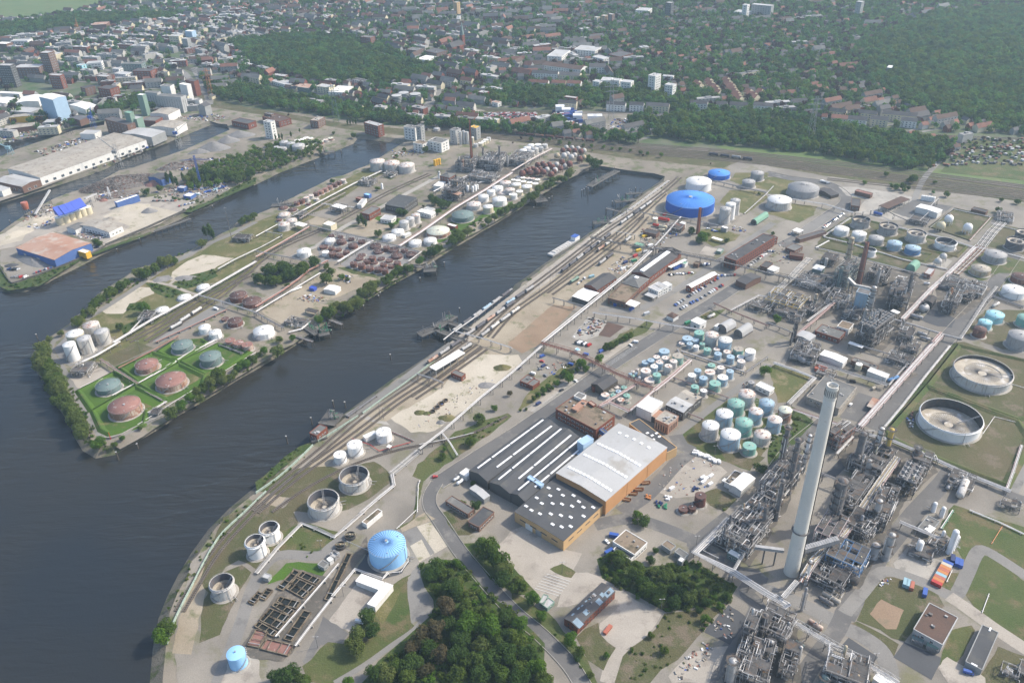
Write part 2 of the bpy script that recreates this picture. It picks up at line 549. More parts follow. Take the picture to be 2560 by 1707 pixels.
def sht(name,aJ,aZ,kind='structure',sf=0):
 global ZN
 ZN+=1
 z=.03+ZN*.0012
 P=[V3((p[0],p[1],z))for p in aJ]
 if sf:
  P2,n=[],len(P)
  for i in range(n):
   a,b=P[i],P[(i+1)%n]
   k=max(1,int((b-a).length/(sf*3)))
   for j in range(k):
    p=a.lerp(b,j/k)
    d=V3((noise.noise(p/(sf*4)),noise.noise(p/(sf*4)+V3((7,3,1))),0))*sf
    P2.append(p+d)
  P=P2
 tris=geometry.tessellate_polygon([P])
 me=MB().add(P,[t for t in tris])
 for k,f in enumerate(me.f):
  a,b,c=(V3(me.v[i])for i in f)
  if(b-a).cross(c-a).z<0:
   me.f[k]=f[::-1]
 return b6(me.build(name,aZ),kind=kind)
def bD(aJ,k=4):
 dJ=[]
 n=len(aJ)
 for i in range(n-1):
  p0,p1,p2,p3=aJ[max(0,i-1)],aJ[i],aJ[i+1],aJ[min(n-1,i+2)]
  for j in range(k):
   t=j/k
   dJ.append(.5*((2*p1)+(p2-p0)*t+(2*p0-5*p1+4*p2-p3)*t*t+(3*p1-p0-3*p2+p3)*t**3))
 dJ.append(aJ[-1])
 return dJ
def b9(aJ,w,off=0.0):
 L,Rr=[],[]
 n=len(aJ)
 for i,p in enumerate(aJ):
  d=(aJ[min(n-1,i+1)]-aJ[max(0,i-1)])
  d.z=0
  d.normalize()
  s=V3((-d.y,d.x,0))
  L.append(p+s*(off+w/2))
  Rr.append(p+s*(off-w/2))
 return L,Rr
def strip(name,aJ,w,aZ,curve=True,z=None):
 global ZN
 ZN+=1
 z=.03+ZN*.0012 if z is None else z
 aJ=bD(aJ)if curve and len(aJ)>2 else aJ
 L,Rr=b9(aJ,w)
 for s in(L,Rr):
  for i in range(len(aJ)-1):
   if(s[i+1]-s[i]).dot(aJ[i+1]-aJ[i])<0:
    s[i+1]=s[i]
 mb=MB()
 for i in range(len(aJ)-1):
  a,b,c,d=Rr[i],Rr[i+1],L[i+1],L[i]
  mb.quad((a.x,a.y,z),(b.x,b.y,z),(c.x,c.y,z),(d.x,d.y,z))
 return b6(mb.build(name,aZ),kind='structure')
def dT(aJ,w):
 strip('main_road',aJ,w,'asphalt')
 aJ=bD(aJ)
 mb=MB()
 for q in b9(aJ,w+.5):
  for a,b in zip(q,q[1:]):
   if(b-a).length>.5:
    mb.beam((a.x,a.y,.38),(b.x,b.y,.38),.35,.26)
 b6(mb.build('kerb','concrete'),kind='structure')
def bI(aJ,n=1,c4=4.6,off=0.0):
 aJ=bD(aJ)
 for k in range(n):
  o=off+(k-(n-1)/2)*c4
  dG,_=b9(aJ,0,o)
  b=strip('railway_track',dG,2.7,'ballast',False)
  L,Rr=b9(dG,1.5)
  mb=MB()
  for eU in(L,Rr):
   for p,q in zip(eU,eU[1:]):
    mb.beam((p.x,p.y,.62),(q.x,q.y,.62),.22,.25)
  mb.build('rail','rail_steel',b)
  if aJ[0].y<900:
   ms=MB()
   acc=0.0
   for p,q in zip(dG,dG[1:]):
    d=(q-p)
    L_=d.length
    if L_<.1:
     continue
    d/=L_
    s=V3((-d.y,d.x,0))
    while acc<L_:
     c=p+d*acc
     ms.beam((c-s*1.3)+V3((0,0,.5)),(c+s*1.3)+V3((0,0,.5)),.3,.12)
     acc+=1.6
    acc-=L_
   b6(ms.build('sleepers','timber',b),kind='stuff')
def eA(aJ,w=6.0,h=1.5,aZ='lush_grass',bY=False,aW=1.2):
 aJ=list(aJ)+([aJ[0],aJ[1]]if bY else[])
 mb=MB()
 A=b9(aJ,w)
 B=b9(aJ,aW)
 for i in range(len(aJ)-1):
  a0,a1=A[0][i],A[0][i+1]
  b0,b1=B[0][i],B[0][i+1]
  c0,c1=B[1][i],B[1][i+1]
  d0,d1=A[1][i],A[1][i+1]
  up=V3((0,0,h))
  mb.quad(b0+up,a0,a1,b1+up)
  mb.quad(c0+up,b0+up,b1+up,c1+up)
  mb.quad(d0,c0+up,c1+up,d1)
 return b6(mb.build('earth_bund',aZ),kind='structure')
#wide areas
eD=[(-500,-60),(2900,-60),(2900,470),(2352,425),(2050,385),(1700,345),(1450,335),(1250,312),(1000,298),(860,285),(700,262),(540,245),(470,230),(440,235),(440,262),(300,270),(240,278),(0,330),(-500,380)]
sht('city_ground',gs(eD,0,D),'city_land')
sht('field',gs([(-300,-45),(120,-40),(255,8),(225,24),(120,34),(30,44),(-300,60)],0,D),'meadow')
sht('rail_yard_ground',gs([(440,212),(560,245),(800,285),(1000,303),(1250,318),(1450,340),(1700,352),(2050,392),(2352,432),(2600,460),(2600,520),(2352,472),(2100,440),(1900,412),(1600,380),(1450,365),(1250,335),(1120,318),(930,312),(800,298),(640,270),(440,240)],0,D),'brown_grass')
sht('dyke_meadow',gs([(1640,335),(1800,342),(2000,372),(2352,408),(2700,442),(2700,458),(2352,424),(2080,400),(1900,378),(1700,352)],0,D),'meadow')
#middle peninsula (two basins)
sht('peninsula_ground',gs([(125,800),(190,735),(310,650),(440,585),(560,520),(700,455),(800,405),(905,362),(930,345),(1100,345),(1345,360),(1340,392),(1170,490),(1040,565),(870,668),(760,735),(690,780),(580,846),(400,955),(280,1030),(220,1010),(180,960)],0,D),'land',sf=3)
sht('dry_grass_field',gs([(190,740),(310,652),(440,588),(560,522),(640,490),(700,520),(620,580),(560,640),(470,720),(380,770),(250,830),(150,830)],0,D),'dry_grass',sf=3)
sht('dry_grass_verge',gs([(600,510),(700,455),(850,385),(910,362),(935,372),(830,425),(720,500),(640,540)],0,D),'dry_grass',sf=2)
T(0,1)
sht('sand_clearing',gs([(1560,930),(1720,830),(1860,770),(2070,790),(2150,800),(1990,880),(1900,960),(1740,980),(1620,1010),(1570,1000)]),'pale_sand',sf=4)
sht('sand_clearing',gs([(930,1290),(1040,1210),(1290,1060),(1430,1075),(1400,1120),(1220,1230),(1130,1310),(980,1310)]),'pale_sand',sf=4)
sht('scrub_patch',gs([(1570,1050),(1750,960),(1960,900),(2000,960),(1830,1060),(1650,1090)]),'scrub',sf=3)
sht('scrub_patch',gs([(1330,1030),(1440,1030),(1700,1120),(1560,1180),(1440,1130)]),'scrub',sf=3)
sht('scrub_patch',gs([(1090,1440),(1290,1360),(1310,1300),(1160,1270),(1180,1210),(1300,1200),(1340,1330),(1150,1500)]),'scrub',sf=3)
sht('gravel_patch',gs([(1420,1010),(1440,975),(1540,960),(1585,990),(1520,1020)]),'gravel_heap',sf=2)
strip('gravel_track',gs([(780,1370),(940,1270),(1190,1110),(1500,900),(1900,680),(2130,580),(2350,470)]),7,'j_')
strip('gravel_track',gs([(1350,1010),(1560,1050),(1720,1110),(1820,1140)]),4,'pale_yard')
strip('gravel_track',gs([(1560,1040),(1640,980),(1750,970)]),4,'pale_yard')
sht('worn_ground',gs([(1500,1400),(1620,1310),(1900,1190),(1960,1200),(1760,1310),(1560,1410)]),'brown_grass',sf=2)
sht('concrete_yard',gs([(1530,1470),(1800,1330),(2040,1200),(2100,1240),(1700,1480),(1500,1568),(1380,1568)]),'j_',sf=2)
T(0,2)
for p in([(720,460),(1050,290),(1255,385),(1225,425),(870,630),(850,640)],[(855,645),(1240,420),(1520,550),(1350,650),(1320,770),(1000,852),(935,815)],[(1090,240),(1400,110),(1620,180),(1560,230),(1270,372)],[(1285,400),(1640,212),(1880,325),(1850,420),(1540,548)],[(1455,100),(1590,10),(1850,-10),(1900,20),(1640,190)],[(1665,190),(2000,30),(2290,110),(2100,235),(1890,310)]):
 P=gs(p)
 sht('bund_lawn',P,'lush_grass',sf=1.5)
 eA(P,7,1.8,bY=True)
sht('bare_patch',gs([(1600,300),(1800,300),(1830,350),(1600,480),(1480,540),(1560,450)]),'dry_grass',sf=3)
sht('bare_patch',gs([(1260,560),(1330,560),(1400,600),(1320,620)]),'dry_grass',sf=3)
strip('gravel_track',gs([(520,-30),(455,40),(470,130),(560,250),(690,460),(800,640),(930,850),(1010,880),(1100,860),(1300,770),(1500,650)]),7,'j_')
strip('concrete_path',gs([(870,630),(1240,410),(1640,180),(1990,0)]),4,'concrete',False)
sht('paved_yard',gs([(640,340),(920,240),(1040,290),(730,450)]),'pale_yard',sf=2)
sht('silo_yard',gs([(500,60),(620,-60),(900,-120),(1060,0),(870,130),(640,230),(560,190)]),'gravel_heap',sf=2)
sht('worn_ground',gs([(960,150),(1260,10),(1400,60),(1050,230)]),'brown_grass',sf=2)
T(1,1)
strip('service_road',gs([(330,790),(560,690),(800,520),(1100,360),(1400,200),(1700,40)]),7,'concrete',False)
sht('sandy_yard',gs([(40,1290),(330,1080),(700,900),(1110,985),(1110,1010),(760,1150),(560,1220),(700,1230),(540,1310),(230,1400)]),'dirt',sf=3)
sht('lawn',gs([(740,890),(880,880),(1110,950),(1090,980),(900,950)]),'grass',sf=1)
sht('lawn',gs([(1040,480),(1110,420),(1280,430),(1330,440),(1290,500),(1100,500)]),'lush_grass',sf=2)
sht('lawn',gs([(1600,620),(1800,470),(1960,470),(2200,330),(2350,280),(2350,350),(2100,430),(1720,640),(1560,730)]),'lush_grass',sf=3)
sht('brown_yard',gs([(800,560),(1080,440),(1240,520),(1060,610),(880,580)]),'dirt',sf=2)
sht('asphalt_yard',gs([(700,300),(900,190),(1060,180),(1180,240),(960,330),(820,330)]),'grey_yard',sf=2)
sht('asphalt_yard',gs([(470,400),(700,330),(860,360),(700,440),(520,420)]),'grey_yard',sf=2)
sht('sandy_yard',gs([(480,460),(560,420),(640,450),(600,500),(500,490)]),'dirt',sf=2)
sht('grey_yard',gs([(0,1080),(60,1040),(180,1020),(260,1080),(150,1160),(0,1110)]),'grey_yard',sf=2)
sht('tank_yard_floor',gs([(560,700),(700,560),(1010,610),(1060,640),(740,830),(600,840)]),'gravel_heap',sf=1)
sht('tank_yard_floor',gs([(770,860),(1060,650),(1310,690),(1500,740),(1360,870),(1180,960),(880,900)]),'gravel_heap',sf=1)
strip('gravel_track',gs([(2350,350),(2100,480),(1900,560),(1700,690)]),5,'dirt')
#upper peninsula with the scrap yard
T(0,1)
sht('gravel_yard',gs([(0,640),(200,460),(520,330),(900,190),(1200,230),(1700,370),(1400,520),(950,680),(860,640),(500,560),(130,700),(0,720)]),'pale_yard',sf=3)
sht('sand_yard',gs([(940,420),(1200,310),(1330,310),(1640,380),(1700,375),(1430,500),(1200,560),(1020,650),(950,680),(1200,510)]),'pale_sand',sf=2)
sht('sand_yard',gs([(0,640),(60,560),(220,450),(460,400),(420,470),(240,560),(190,640),(0,690)]),'pale_sand',sf=3)
sht('asphalt_yard',gs([(0,740),(130,700),(500,830),(860,690),(960,700),(500,900),(100,1020),(0,850)]),'grey_yard',sf=2)
sht('scrub_bank',gs([(0,850),(90,1025),(160,1030),(960,705),(1390,560),(1390,575),(760,810),(350,1060),(80,1100),(0,1060)]),'scrub',sf=2)
sht('asphalt_yard',gs([(1250,260),(1500,220),(1800,290),(1700,370),(1400,310)]),'pale_yard',sf=2)
sht('asphalt_yard',gs([(1420,200),(1700,130),(2050,110),(2120,170),(1900,250),(1600,240)]),'grey_yard',sf=2)
sht('scrub_bank',gs([(1640,380),(1900,290),(2130,160),(2350,60),(2350,120),(1750,380)]),'scrub',sf=2)
sht('quay_yard',gs([(-100,480),(0,280),(400,150),(900,-40),(1300,-250),(1500,-350),(1400,-420),(700,-150),(0,100),(-400,300)]),'grey_yard')
#right-hand works
sht('works_ground',gs([(440,1290),(620,1120),(900,900),(1190,700),(1560,430),(1700,370),(1900,405),(2352,465),(2700,520),(2700,1700),(420,1700),(400,1450)],0,D),'grey_yard',sf=2)
sht('railway_ground',gs([(395,1500),(430,1350),(560,1180),(800,985),(1010,835),(1200,685),(1480,468),(1530,440),(1540,460),(1420,620),(1300,720),(1000,920),(900,960),(760,1060),(600,1190),(480,1330),(440,1500)],0,D),'dirt',sf=2)
sht('sandy_plot',gs([(895,960),(1010,895),(1085,815),(1190,815),(1200,830),(1080,930),(1000,990),(945,993)],0,D),'pale_sand',sf=2)
sht('brown_plot',gs([(1165,790),(1270,700),(1325,705),(1240,790),(1200,812)],0,D),'brown_soil',sf=1.5)
sht('quay_strip',gs([(1010,805),(1180,672),(1340,555),(1480,455),(1510,430),(1530,440),(1340,590),(1200,690),(1020,830)],0,D),'pale_yard',sf=1)
T(1,2)
strip('quay_road',gs([(840,690),(1090,540),(1330,370),(1500,240),(1800,20)]),8,'j_')
sht('lawn',gs([(0,1370),(250,1180),(620,1140),(770,1170),(1000,1110),(1080,1100),(1240,1210),(1250,1290),(960,1500),(740,1568),(200,1568),(330,1440)]),'brown_grass',sf=2)
sht('lawn',gs([(1440,1240),(1480,1130),(1700,960),(1830,830),(2300,660),(2350,690),(2080,900),(1860,1050),(1540,1280)]),'grass',sf=2)
sht('river_scrub',gs([(0,1290),(170,1140),(400,960),(520,920),(520,960),(300,1120),(120,1270),(0,1370)]),'scrub',sf=2)
sht('concrete_ramp',gs([(945,690),(985,670),(1120,730),(1200,735),(1230,770),(1100,750)]),'concrete',sf=1)
T(2,2)
dT(gs([(-690,1310),(-490,1175),(-250,1020),(0,865),(300,660),(600,450),(900,230),(1320,-40),(1800,-330),(2150,-560)]),13)
strip('parking_strip',gs([(160,640),(460,420),(800,190),(1100,-20)]),6,'pale_yard',False)
sht('lawn',gs([(1545,850),(1700,720),(1960,560),(2120,470),(2350,560),(2400,900),(2180,1190),(1900,1080),(1600,950)]),'grass',sf=2)
sht('bare_patch',gs([(1900,1010),(2250,1040),(2330,1060),(2180,1180),(1960,1090)]),'brown_grass',sf=2)
sht('paved_yard',gs([(1280,1360),(1620,1010),(1980,1200),(1860,1330),(1720,1420),(1500,1440)]),'pale_yard',sf=2)
sht('lawn',gs([(1740,1400),(1880,1340),(2070,1450),(1960,1560),(1800,1500)]),'brown_grass',sf=2)
sht('lawn',gs([(160,450),(560,170),(640,200),(450,350),(200,560),(50,640)]),'dry_grass',sf=2)
sht('lawn',gs([(820,60),(1000,-60),(1100,-120),(1130,-80),(900,90)]),'grass',sf=2)
strip('service_road',gs([(1500,870),(1560,820),(1900,560),(2240,310),(2350,210)]),6,'j_')
strip('service_road',gs([(1500,860),(1560,960),(1640,1010),(1500,1130),(1250,1400),(1000,1568)]),11,'asphalt')
T(2,3)
sht('pale_forecourt',gs([(0,180),(100,130),(470,340),(640,380),(560,560),(480,700),(330,880),(160,720),(-40,540),(-200,350)]),'pale_yard',sf=2)
sht('turning_yard',gs([(480,540),(800,580),(1120,800),(1380,930),(1290,1080),(1130,1230),(1000,1280),(900,1200),(780,1110),(800,1010),(980,880),(920,780),(600,850),(420,880)]),'pale_yard',sf=2)
strip('gravel_track',gs([(1010,1240),(930,1380),(880,1568)]),9,'pale_yard')
sht('rough_grass',gs([(960,1568),(1000,1330),(1300,1080),(1400,930),(1660,900),(1900,760),(2000,800),(1700,1160),(1500,1350),(1250,1568)]),'brown_grass',sf=3)
sht('wood_floor',gs([(800,430),(880,400),(1250,500),(1660,440),(2080,700),(1900,860),(1420,920),(1120,760),(820,600)]),'scrub',sf=3)
sht('rough_grass',gs([(580,1150),(780,1000),(800,1120),(950,1250),(830,1450),(700,1350)]),'brown_grass',sf=2)
sht('roadside_grass',gs([(0,720),(330,920),(480,1100),(700,1340),(780,1568),(660,1568),(420,1180),(200,1000),(0,820)]),'grass',sf=2)
sht('traffic_island',gs([(345,520),(460,470),(590,550),(545,605),(440,580)]),'grass',sf=1)
strip('service_road',gs([(760,120),(1060,60),(1300,110),(1680,260)]),10,'asphalt')
strip('service_road',gs([(2000,30),(1690,290),(1750,360),(2100,560),(2280,600),(2150,720),(2250,860),(2190,1020),(1900,1400),(1760,1568)]),10,'asphalt')
sht('dark_bay',gs([(1760,1100),(1990,850),(2190,985),(2000,1210)]),'G_',sf=1)
sht('pale_yard',gs([(1430,1500),(1640,1280),(1990,1220),(1800,1568),(1480,1568)]),'pale_yard',sf=2)
T(1,3)
sht('lawn',gs([(-300,40),(60,-70),(330,-30),(390,90),(250,300),(0,520),(-150,440),(-300,520),(-420,760),(-520,620)]),'brown_grass',sf=2)
sht('lawn',gs([(-480,800),(-300,560),(-140,480),(-40,560),(-240,900),(-330,1130),(-520,1200)]),'brown_grass',sf=2)
sht('roadside_grass',gs([(1440,60),(1500,-300),(1540,-300),(1480,-20),(1440,120),(1280,160)]),'grass',sf=1)
dT(gs([(1660,-270),(1595,-150),(1605,-40),(1690,80),(1860,340),(2040,560),(2350,900),(2620,1130),(2880,1400),(3030,1640)]),9)
sht('lawn',gs([(0,420),(300,380),(590,400),(740,280),(760,180),(420,90),(200,200),(60,330)]),'grass',sf=2)
strip('service_road',gs([(-350,1568),(-150,1050),(0,620),(200,400),(560,400),(700,310),(850,200)]),8,'j_')
sht('lawn',gs([(90,660),(280,470),(560,460),(650,520),(600,610),(320,600)]),'lush_grass',sf=2)
sht('paved_court',gs([(650,1015),(920,660),(1130,700),(1060,900),(860,1095)]),'pale_yard',sf=1)
sht('asphalt_yard',gs([(430,1370),(620,960),(700,1010),(850,1110),(770,1220),(600,1210),(460,1410)]),'asphalt',sf=1)
sht('lawn',gs([(420,1430),(660,1190),(800,1220),(900,1080),(1120,900),(1240,680),(1430,560),(1520,480),(1400,600),(1420,1000),(1480,1050),(1100,1330),(720,1568),(480,1568)]),'grass',sf=2)
sht('bare_patch',gs([(1080,900),(1240,690),(1330,710),(1260,850),(1160,1040)]),'dry_grass',sf=3)
sht('gravel_plot',gs([(1385,650),(1450,520),(1530,490),(1550,700),(1630,930),(1430,1010)]),'j_',sf=2)
strip('footpath',gs([(720,1568),(1000,1400),(1250,1220),(1450,1080),(1560,950)]),3.5,'j_')
sht('wood_floor',gs([(1480,480),(1700,440),(1880,440),(2080,680),(2350,900),(2640,1200),(2640,1640),(900,1640),(1250,1260),(1540,1000),(1640,920)]),'scrub',sf=3)
sht('sand_square',gs([(1475,130),(1600,90),(1765,310),(1640,380)]),'pale_sand')
sht('sand_square',gs([(1415,310),(1520,250),(1625,390),(1500,460)]),'pale_sand')
sht('stone_square',gs([(1350,190),(1475,130),(1640,370),(1600,400),(1520,250),(1420,300)]),'j_')
sht('earth_patch',gs([(1320,150),(1550,0),(1640,60),(1480,130),(1350,180)]),'dirt',sf=1.5)
sht('lawn',gs([(1700,0),(1800,-30),(2050,150),(1960,210),(1850,210)]),'brown_grass',sf=2)
sht('tank_pad',gs([(900,560),(1040,350),(1420,430),(1340,560),(1160,620)]),'G_',sf=1)
sht('earth_yard',gs([(-340,1640),(-200,1250),(0,1290),(60,1568),(100,1640)]),'pale_yard',sf=2)
sht('roadside_wood',gs([(1900,300),(2100,250),(2350,500),(2600,760),(2400,760),(2150,620)]),'scrub',sf=2)
T(3,2)
sht('tank_lawn',gs([(1050,800),(1720,20),(1800,5),(2420,200),(2420,900),(2180,1340),(1500,1060)]),'brown_grass',sf=2)
for p in([(1450,410),(1740,40),(2400,190),(2400,700),(2290,720)],[(1080,830),(1440,420),(2290,740),(2400,900),(2190,1320),(1500,1060),(1130,900)]):
 eA(gs(p),9,1.8,'grass',bY=True)
dT(gs([(0,1250),(200,980),(450,770),(560,680)]),8)
dT(gs([(940,800),(1150,550),(1450,200),(1700,-90),(2000,-420),(2270,-800)]),13)
strip('service_road',gs([(1690,1180),(1600,1300),(1350,1568),(1000,2000),(700,2530)]),12,'asphalt',False)
strip('service_road',gs([(1650,1160),(2200,1400),(2420,1480)]),8,'asphalt',False)
strip('service_road',gs([(2420,1000),(2250,1380)]),7,'j_',False)
strip('service_road',gs([(580,1230),(760,1040),(800,980)]),7,'G_',False)
sht('asphalt_yard',gs([(650,700),(830,470),(1050,540),(830,740)]),'asphalt',sf=1)
sht('lawn',gs([(0,260),(90,200),(380,330),(220,560),(100,560)]),'dry_grass',sf=2)
sht('lawn',gs([(0,700),(220,600),(430,740),(200,980),(0,1150)]),'scrub',sf=2)
T(3,3)
sht('lawn',gs([(1560,130),(1700,-60),(2420,160),(2420,660),(2100,360),(1920,320),(1800,470),(1700,260)]),'grass',sf=2)
sht('lawn',gs([(1780,700),(1940,390),(2060,420),(2420,680),(2420,1230),(2000,1020),(1900,900)]),'grass',sf=2)
sht('lawn',gs([(900,760),(1050,580),(1180,600),(1560,720),(1610,870),(1400,1000),(1330,1090),(1250,1190),(820,990)]),'brown_grass',sf=2)
sht('bare_patch',gs([(930,940),(1040,800),(1240,900),(1180,1080),(1100,1080)]),'brown_soil',sf=1.5)
sht('lawn',gs([(740,1030),(820,1000),(1200,1200),(1150,1320),(900,1180)]),'brown_grass',sf=2)
sht('concrete_yard',gs([(1150,470),(1280,320),(1620,460),(1480,670),(1180,540)]),'concrete')
sht('lawn',gs([(1640,560),(1790,560),(1700,740),(1560,720)]),'grass',sf=1)
strip('service_road',gs([(700,930),(860,740),(1000,580),(1120,545),(1460,660),(1660,760),(1740,740),(1830,560),(1930,360),(2050,380),(2420,620)]),8,'j_')
strip('gravel_track',gs([(1660,770),(1850,900),(2100,1080),(2420,1290)]),9,'pale_yard')
strip('service_road',gs([(-60,700),(200,800),(500,940),(700,1060),(850,1130),(1020,1250),(1100,1400),(1120,1568)]),10,'j_')
strip('service_road',gs([(700,930),(620,1100),(400,1400),(260,1640)]),10,'asphalt')
sht('substation_yard',gs([(1150,1330),(1250,1190),(1600,1340),(1500,1540)]),'G_')
sht('dark_pad',gs([(670,1230),(740,1150),(1010,1330),(950,1410)]),'G_')
sht('lawn',gs([(1560,1420),(1680,1080),(1860,1030),(1900,1090),(1740,1380)]),'grass',sf=2)
sht('brown_yard',gs([(1960,1500),(2120,1240),(2420,1340),(2420,1640),(1960,1640)]),'brown_grass',sf=2)
sht('concrete_yard',gs([(1560,1430),(1640,1330),(2000,1520),(1980,1640),(1700,1640)]),'pale_yard',sf=1)
T(3,1)
sht('tank_lawn',gs([(500,590),(760,410),(1830,690),(1720,790),(1240,900),(440,700)]),'brown_grass',sf=2)
for p in([(510,590),(770,430),(1000,480),(1500,620),(1820,700),(1730,790),(1500,740),(1050,640),(700,640)],[(450,700),(560,640),(760,690),(900,690),(1500,770),(1430,830),(1020,760),(760,760)]):
 eA(gs(p),6,1.3,'grass',bY=True)
sht('sphere_yard',gs([(1490,520),(1720,350),(2050,430),(1840,640)]),'brown_grass',sf=1)
eA(gs([(1490,520),(1720,350),(2050,430),(1840,640)]),5,1.2,'brown_grass',bY=True)
sht('tank_lawn',gs([(2000,690),(2180,500),(2450,560),(2450,800),(2300,760)]),'brown_grass',sf=2)
sht('tank_lawn',gs([(1800,930),(1990,740),(2450,860),(2450,940),(2120,940),(1960,1020)]),'grass',sf=2)
sht('tank_lawn',gs([(2090,1150),(2200,960),(2450,1000),(2450,1200),(2300,1190)]),'grass',sf=2)
sht('tank_lawn',gs([(1800,1500),(1990,1280),(2450,1280),(2450,1640),(2150,1640)]),'brown_grass',sf=2)
sht('fire_pit',gs([(1400,1370),(1500,1270),(1730,1340),(1690,1440),(1560,1430)]),'G_',sf=1.5)
sht('tank_lawn',gs([(0,380),(210,300),(450,330),(420,410),(280,480),(0,400)]),'dry_grass',sf=2)
sht('tank_lawn',gs([(-20,60),(200,60),(280,120),(480,160),(500,230),(420,260),(0,210)]),'dry_grass',sf=2)
dT(gs([(-20,20),(200,70),(500,110),(640,170),(720,250),(690,320),(540,420),(340,560),(230,640),(120,690)]),14)
sht('lorry_yard',gs([(650,150),(820,150),(1300,230),(1380,300),(1300,450),(1100,460),(800,380),(900,260),(720,230)]),'concrete',sf=1)
sht('lorry_yard',gs([(1130,380),(1330,270),(1700,330),(1520,440),(1400,470)]),'asphalt',sf=1)
sht('parking_yard',gs([(330,500),(650,330),(780,370),(500,560),(330,640),(240,600)]),'j_',sf=1)
sht('sand_square',gs([(1480,870),(1570,780),(1690,830),(1630,900)]),'concrete')
T(2,1)
sht('lawn',gs([(1900,290),(2000,180),(2300,190),(2350,250),(2150,400),(1950,320)]),'dry_grass',sf=2)
sht('lawn',gs([(1730,540),(1900,530),(2090,590),(2050,640),(1850,700),(1750,640)]),'dry_grass',sf=2)
sht('lawn',gs([(2000,90),(2050,20),(2350,20),(2350,180),(2100,130)]),'dry_grass',sf=2)
sht('concrete_plot',gs([(1720,760),(1770,690),(1890,720),(1850,790)]),'pale_yard',sf=1)
sht('paved_yard',gs([(720,1480),(880,1390),(1035,1430),(900,1530),(790,1510)]),'y_')
sht('car_park',gs([(1430,1270),(1680,1130),(2000,900),(2340,700),(2400,760),(2050,960),(1700,1200),(1500,1310)]),'j_',sf=1)
strip('works_road',gs([(800,1270),(1130,1280),(1400,1150),(1620,1020),(1900,830),(2200,620),(2400,480)]),8,'j_')
sht('lawn',gs([(1060,1500),(1230,1380),(1300,1400),(1240,1480),(1020,1568)]),'grass',sf=1)
sht('lawn',gs([(1710,1350),(1780,1300),(1960,1270),(1870,1350),(1740,1380)]),'grass',sf=1)
sht('storage_yard',gs([(540,1530),(700,1340),(880,1380),(790,1520),(640,1568)]),'concrete',sf=1)
sht('gravel_yard',gs([(870,900),(1000,780),(1160,790),(1160,860),(1000,960)]),'dirt',sf=1)
#railway lines
T(1,2)
bI(gs([(-700,2480),(-560,2240),(-340,1900),(0,1530),(170,1360),(600,1000),(970,690),(1230,510),(1560,290),(1960,0)]),2,5)
bI(gs([(0,1568),(330,1280),(700,1010),(1000,790),(1300,560),(1620,350),(2050,40)]),2,5)
bI(gs([(150,1568),(500,1330),(900,1130),(1300,1000),(1700,920),(2000,840),(2300,690)]),1)
bI(gs([(1450,520),(1720,340),(2100,70)]),2,5)
T(2,1)
bI(gs([(-340,1530),(0,1215),(450,870),(830,580),(1150,370),(1380,200),(1540,60)]),2,5)
bI(gs([(-200,1530),(0,1310),(350,1060),(700,790),(1000,560),(1200,390),(1400,210)]),2,5)
bI(gs([(350,1130),(800,800),(1100,560),(1230,420)]),2,6)
T(1,1)
bI(gs([(-1000,1568),(-300,1130),(130,760),(600,540),(900,380),(1200,210),(1600,30)]),2,6)
T(0,1)
bI(gs([(1180,1568),(1500,1400),(1800,1200),(2350,930)]),2,6)
for aJ,n in(([(430,212),(560,228),(700,248),(860,272),(1000,290),(1250,310),(1450,332),(1700,352),(2000,385),(2352,430),(2600,462)],3),([(1000,300),(1250,324),(1450,345),(1700,366),(2000,402),(2352,448),(2600,480)],5),([(1900,412),(2100,432),(2352,458),(2600,488)],2),([(390,150),(440,160),(520,190),(700,222),(1000,245),(1250,258),(1500,262),(1800,275),(2100,310),(2352,322),(2600,332)],3),([(300,-20),(345,10),(372,45)],2)):
 bI([D(x,y)for x,y in aJ],n,6)
for aJ,w,m in(([(975,300),(965,275),(985,240),(1000,220),(1040,170),(1120,145),(1180,110)],16,'j_'),([(445,155),(470,200),(480,240),(445,225)],14,'j_'),([(380,150),(420,165),(460,215)],12,'j_'),([(1040,260),(1080,252),(1120,258)],10,'pale_yard'),([(2100,460),(2130,400),(2215,318)],7,'j_'),([(1790,318),(2000,318),(2352,330)],8,'j_'),([(340,10),(375,45),(420,40)],14,'j_')):
 strip('street',[D(x,y)for x,y in aJ],w,m)
sht('car_storage_lot',gs([(1080,262),(1130,252),(1270,258),(1265,278),(1130,276)],0,D),'brown_grass')
sht('allotment_ground',gs([(2160,395),(2230,318),(2400,325),(2500,440),(2352,415)],0,D),'grass')
sht('sports_field',gs([(1460,232),(1500,215),(1560,222),(1530,240)],0,D),'grass')
sht('container_yard',gs([(1260,285),(1300,255),(1480,262),(1500,300),(1400,310)],0,D),'grey_yard')
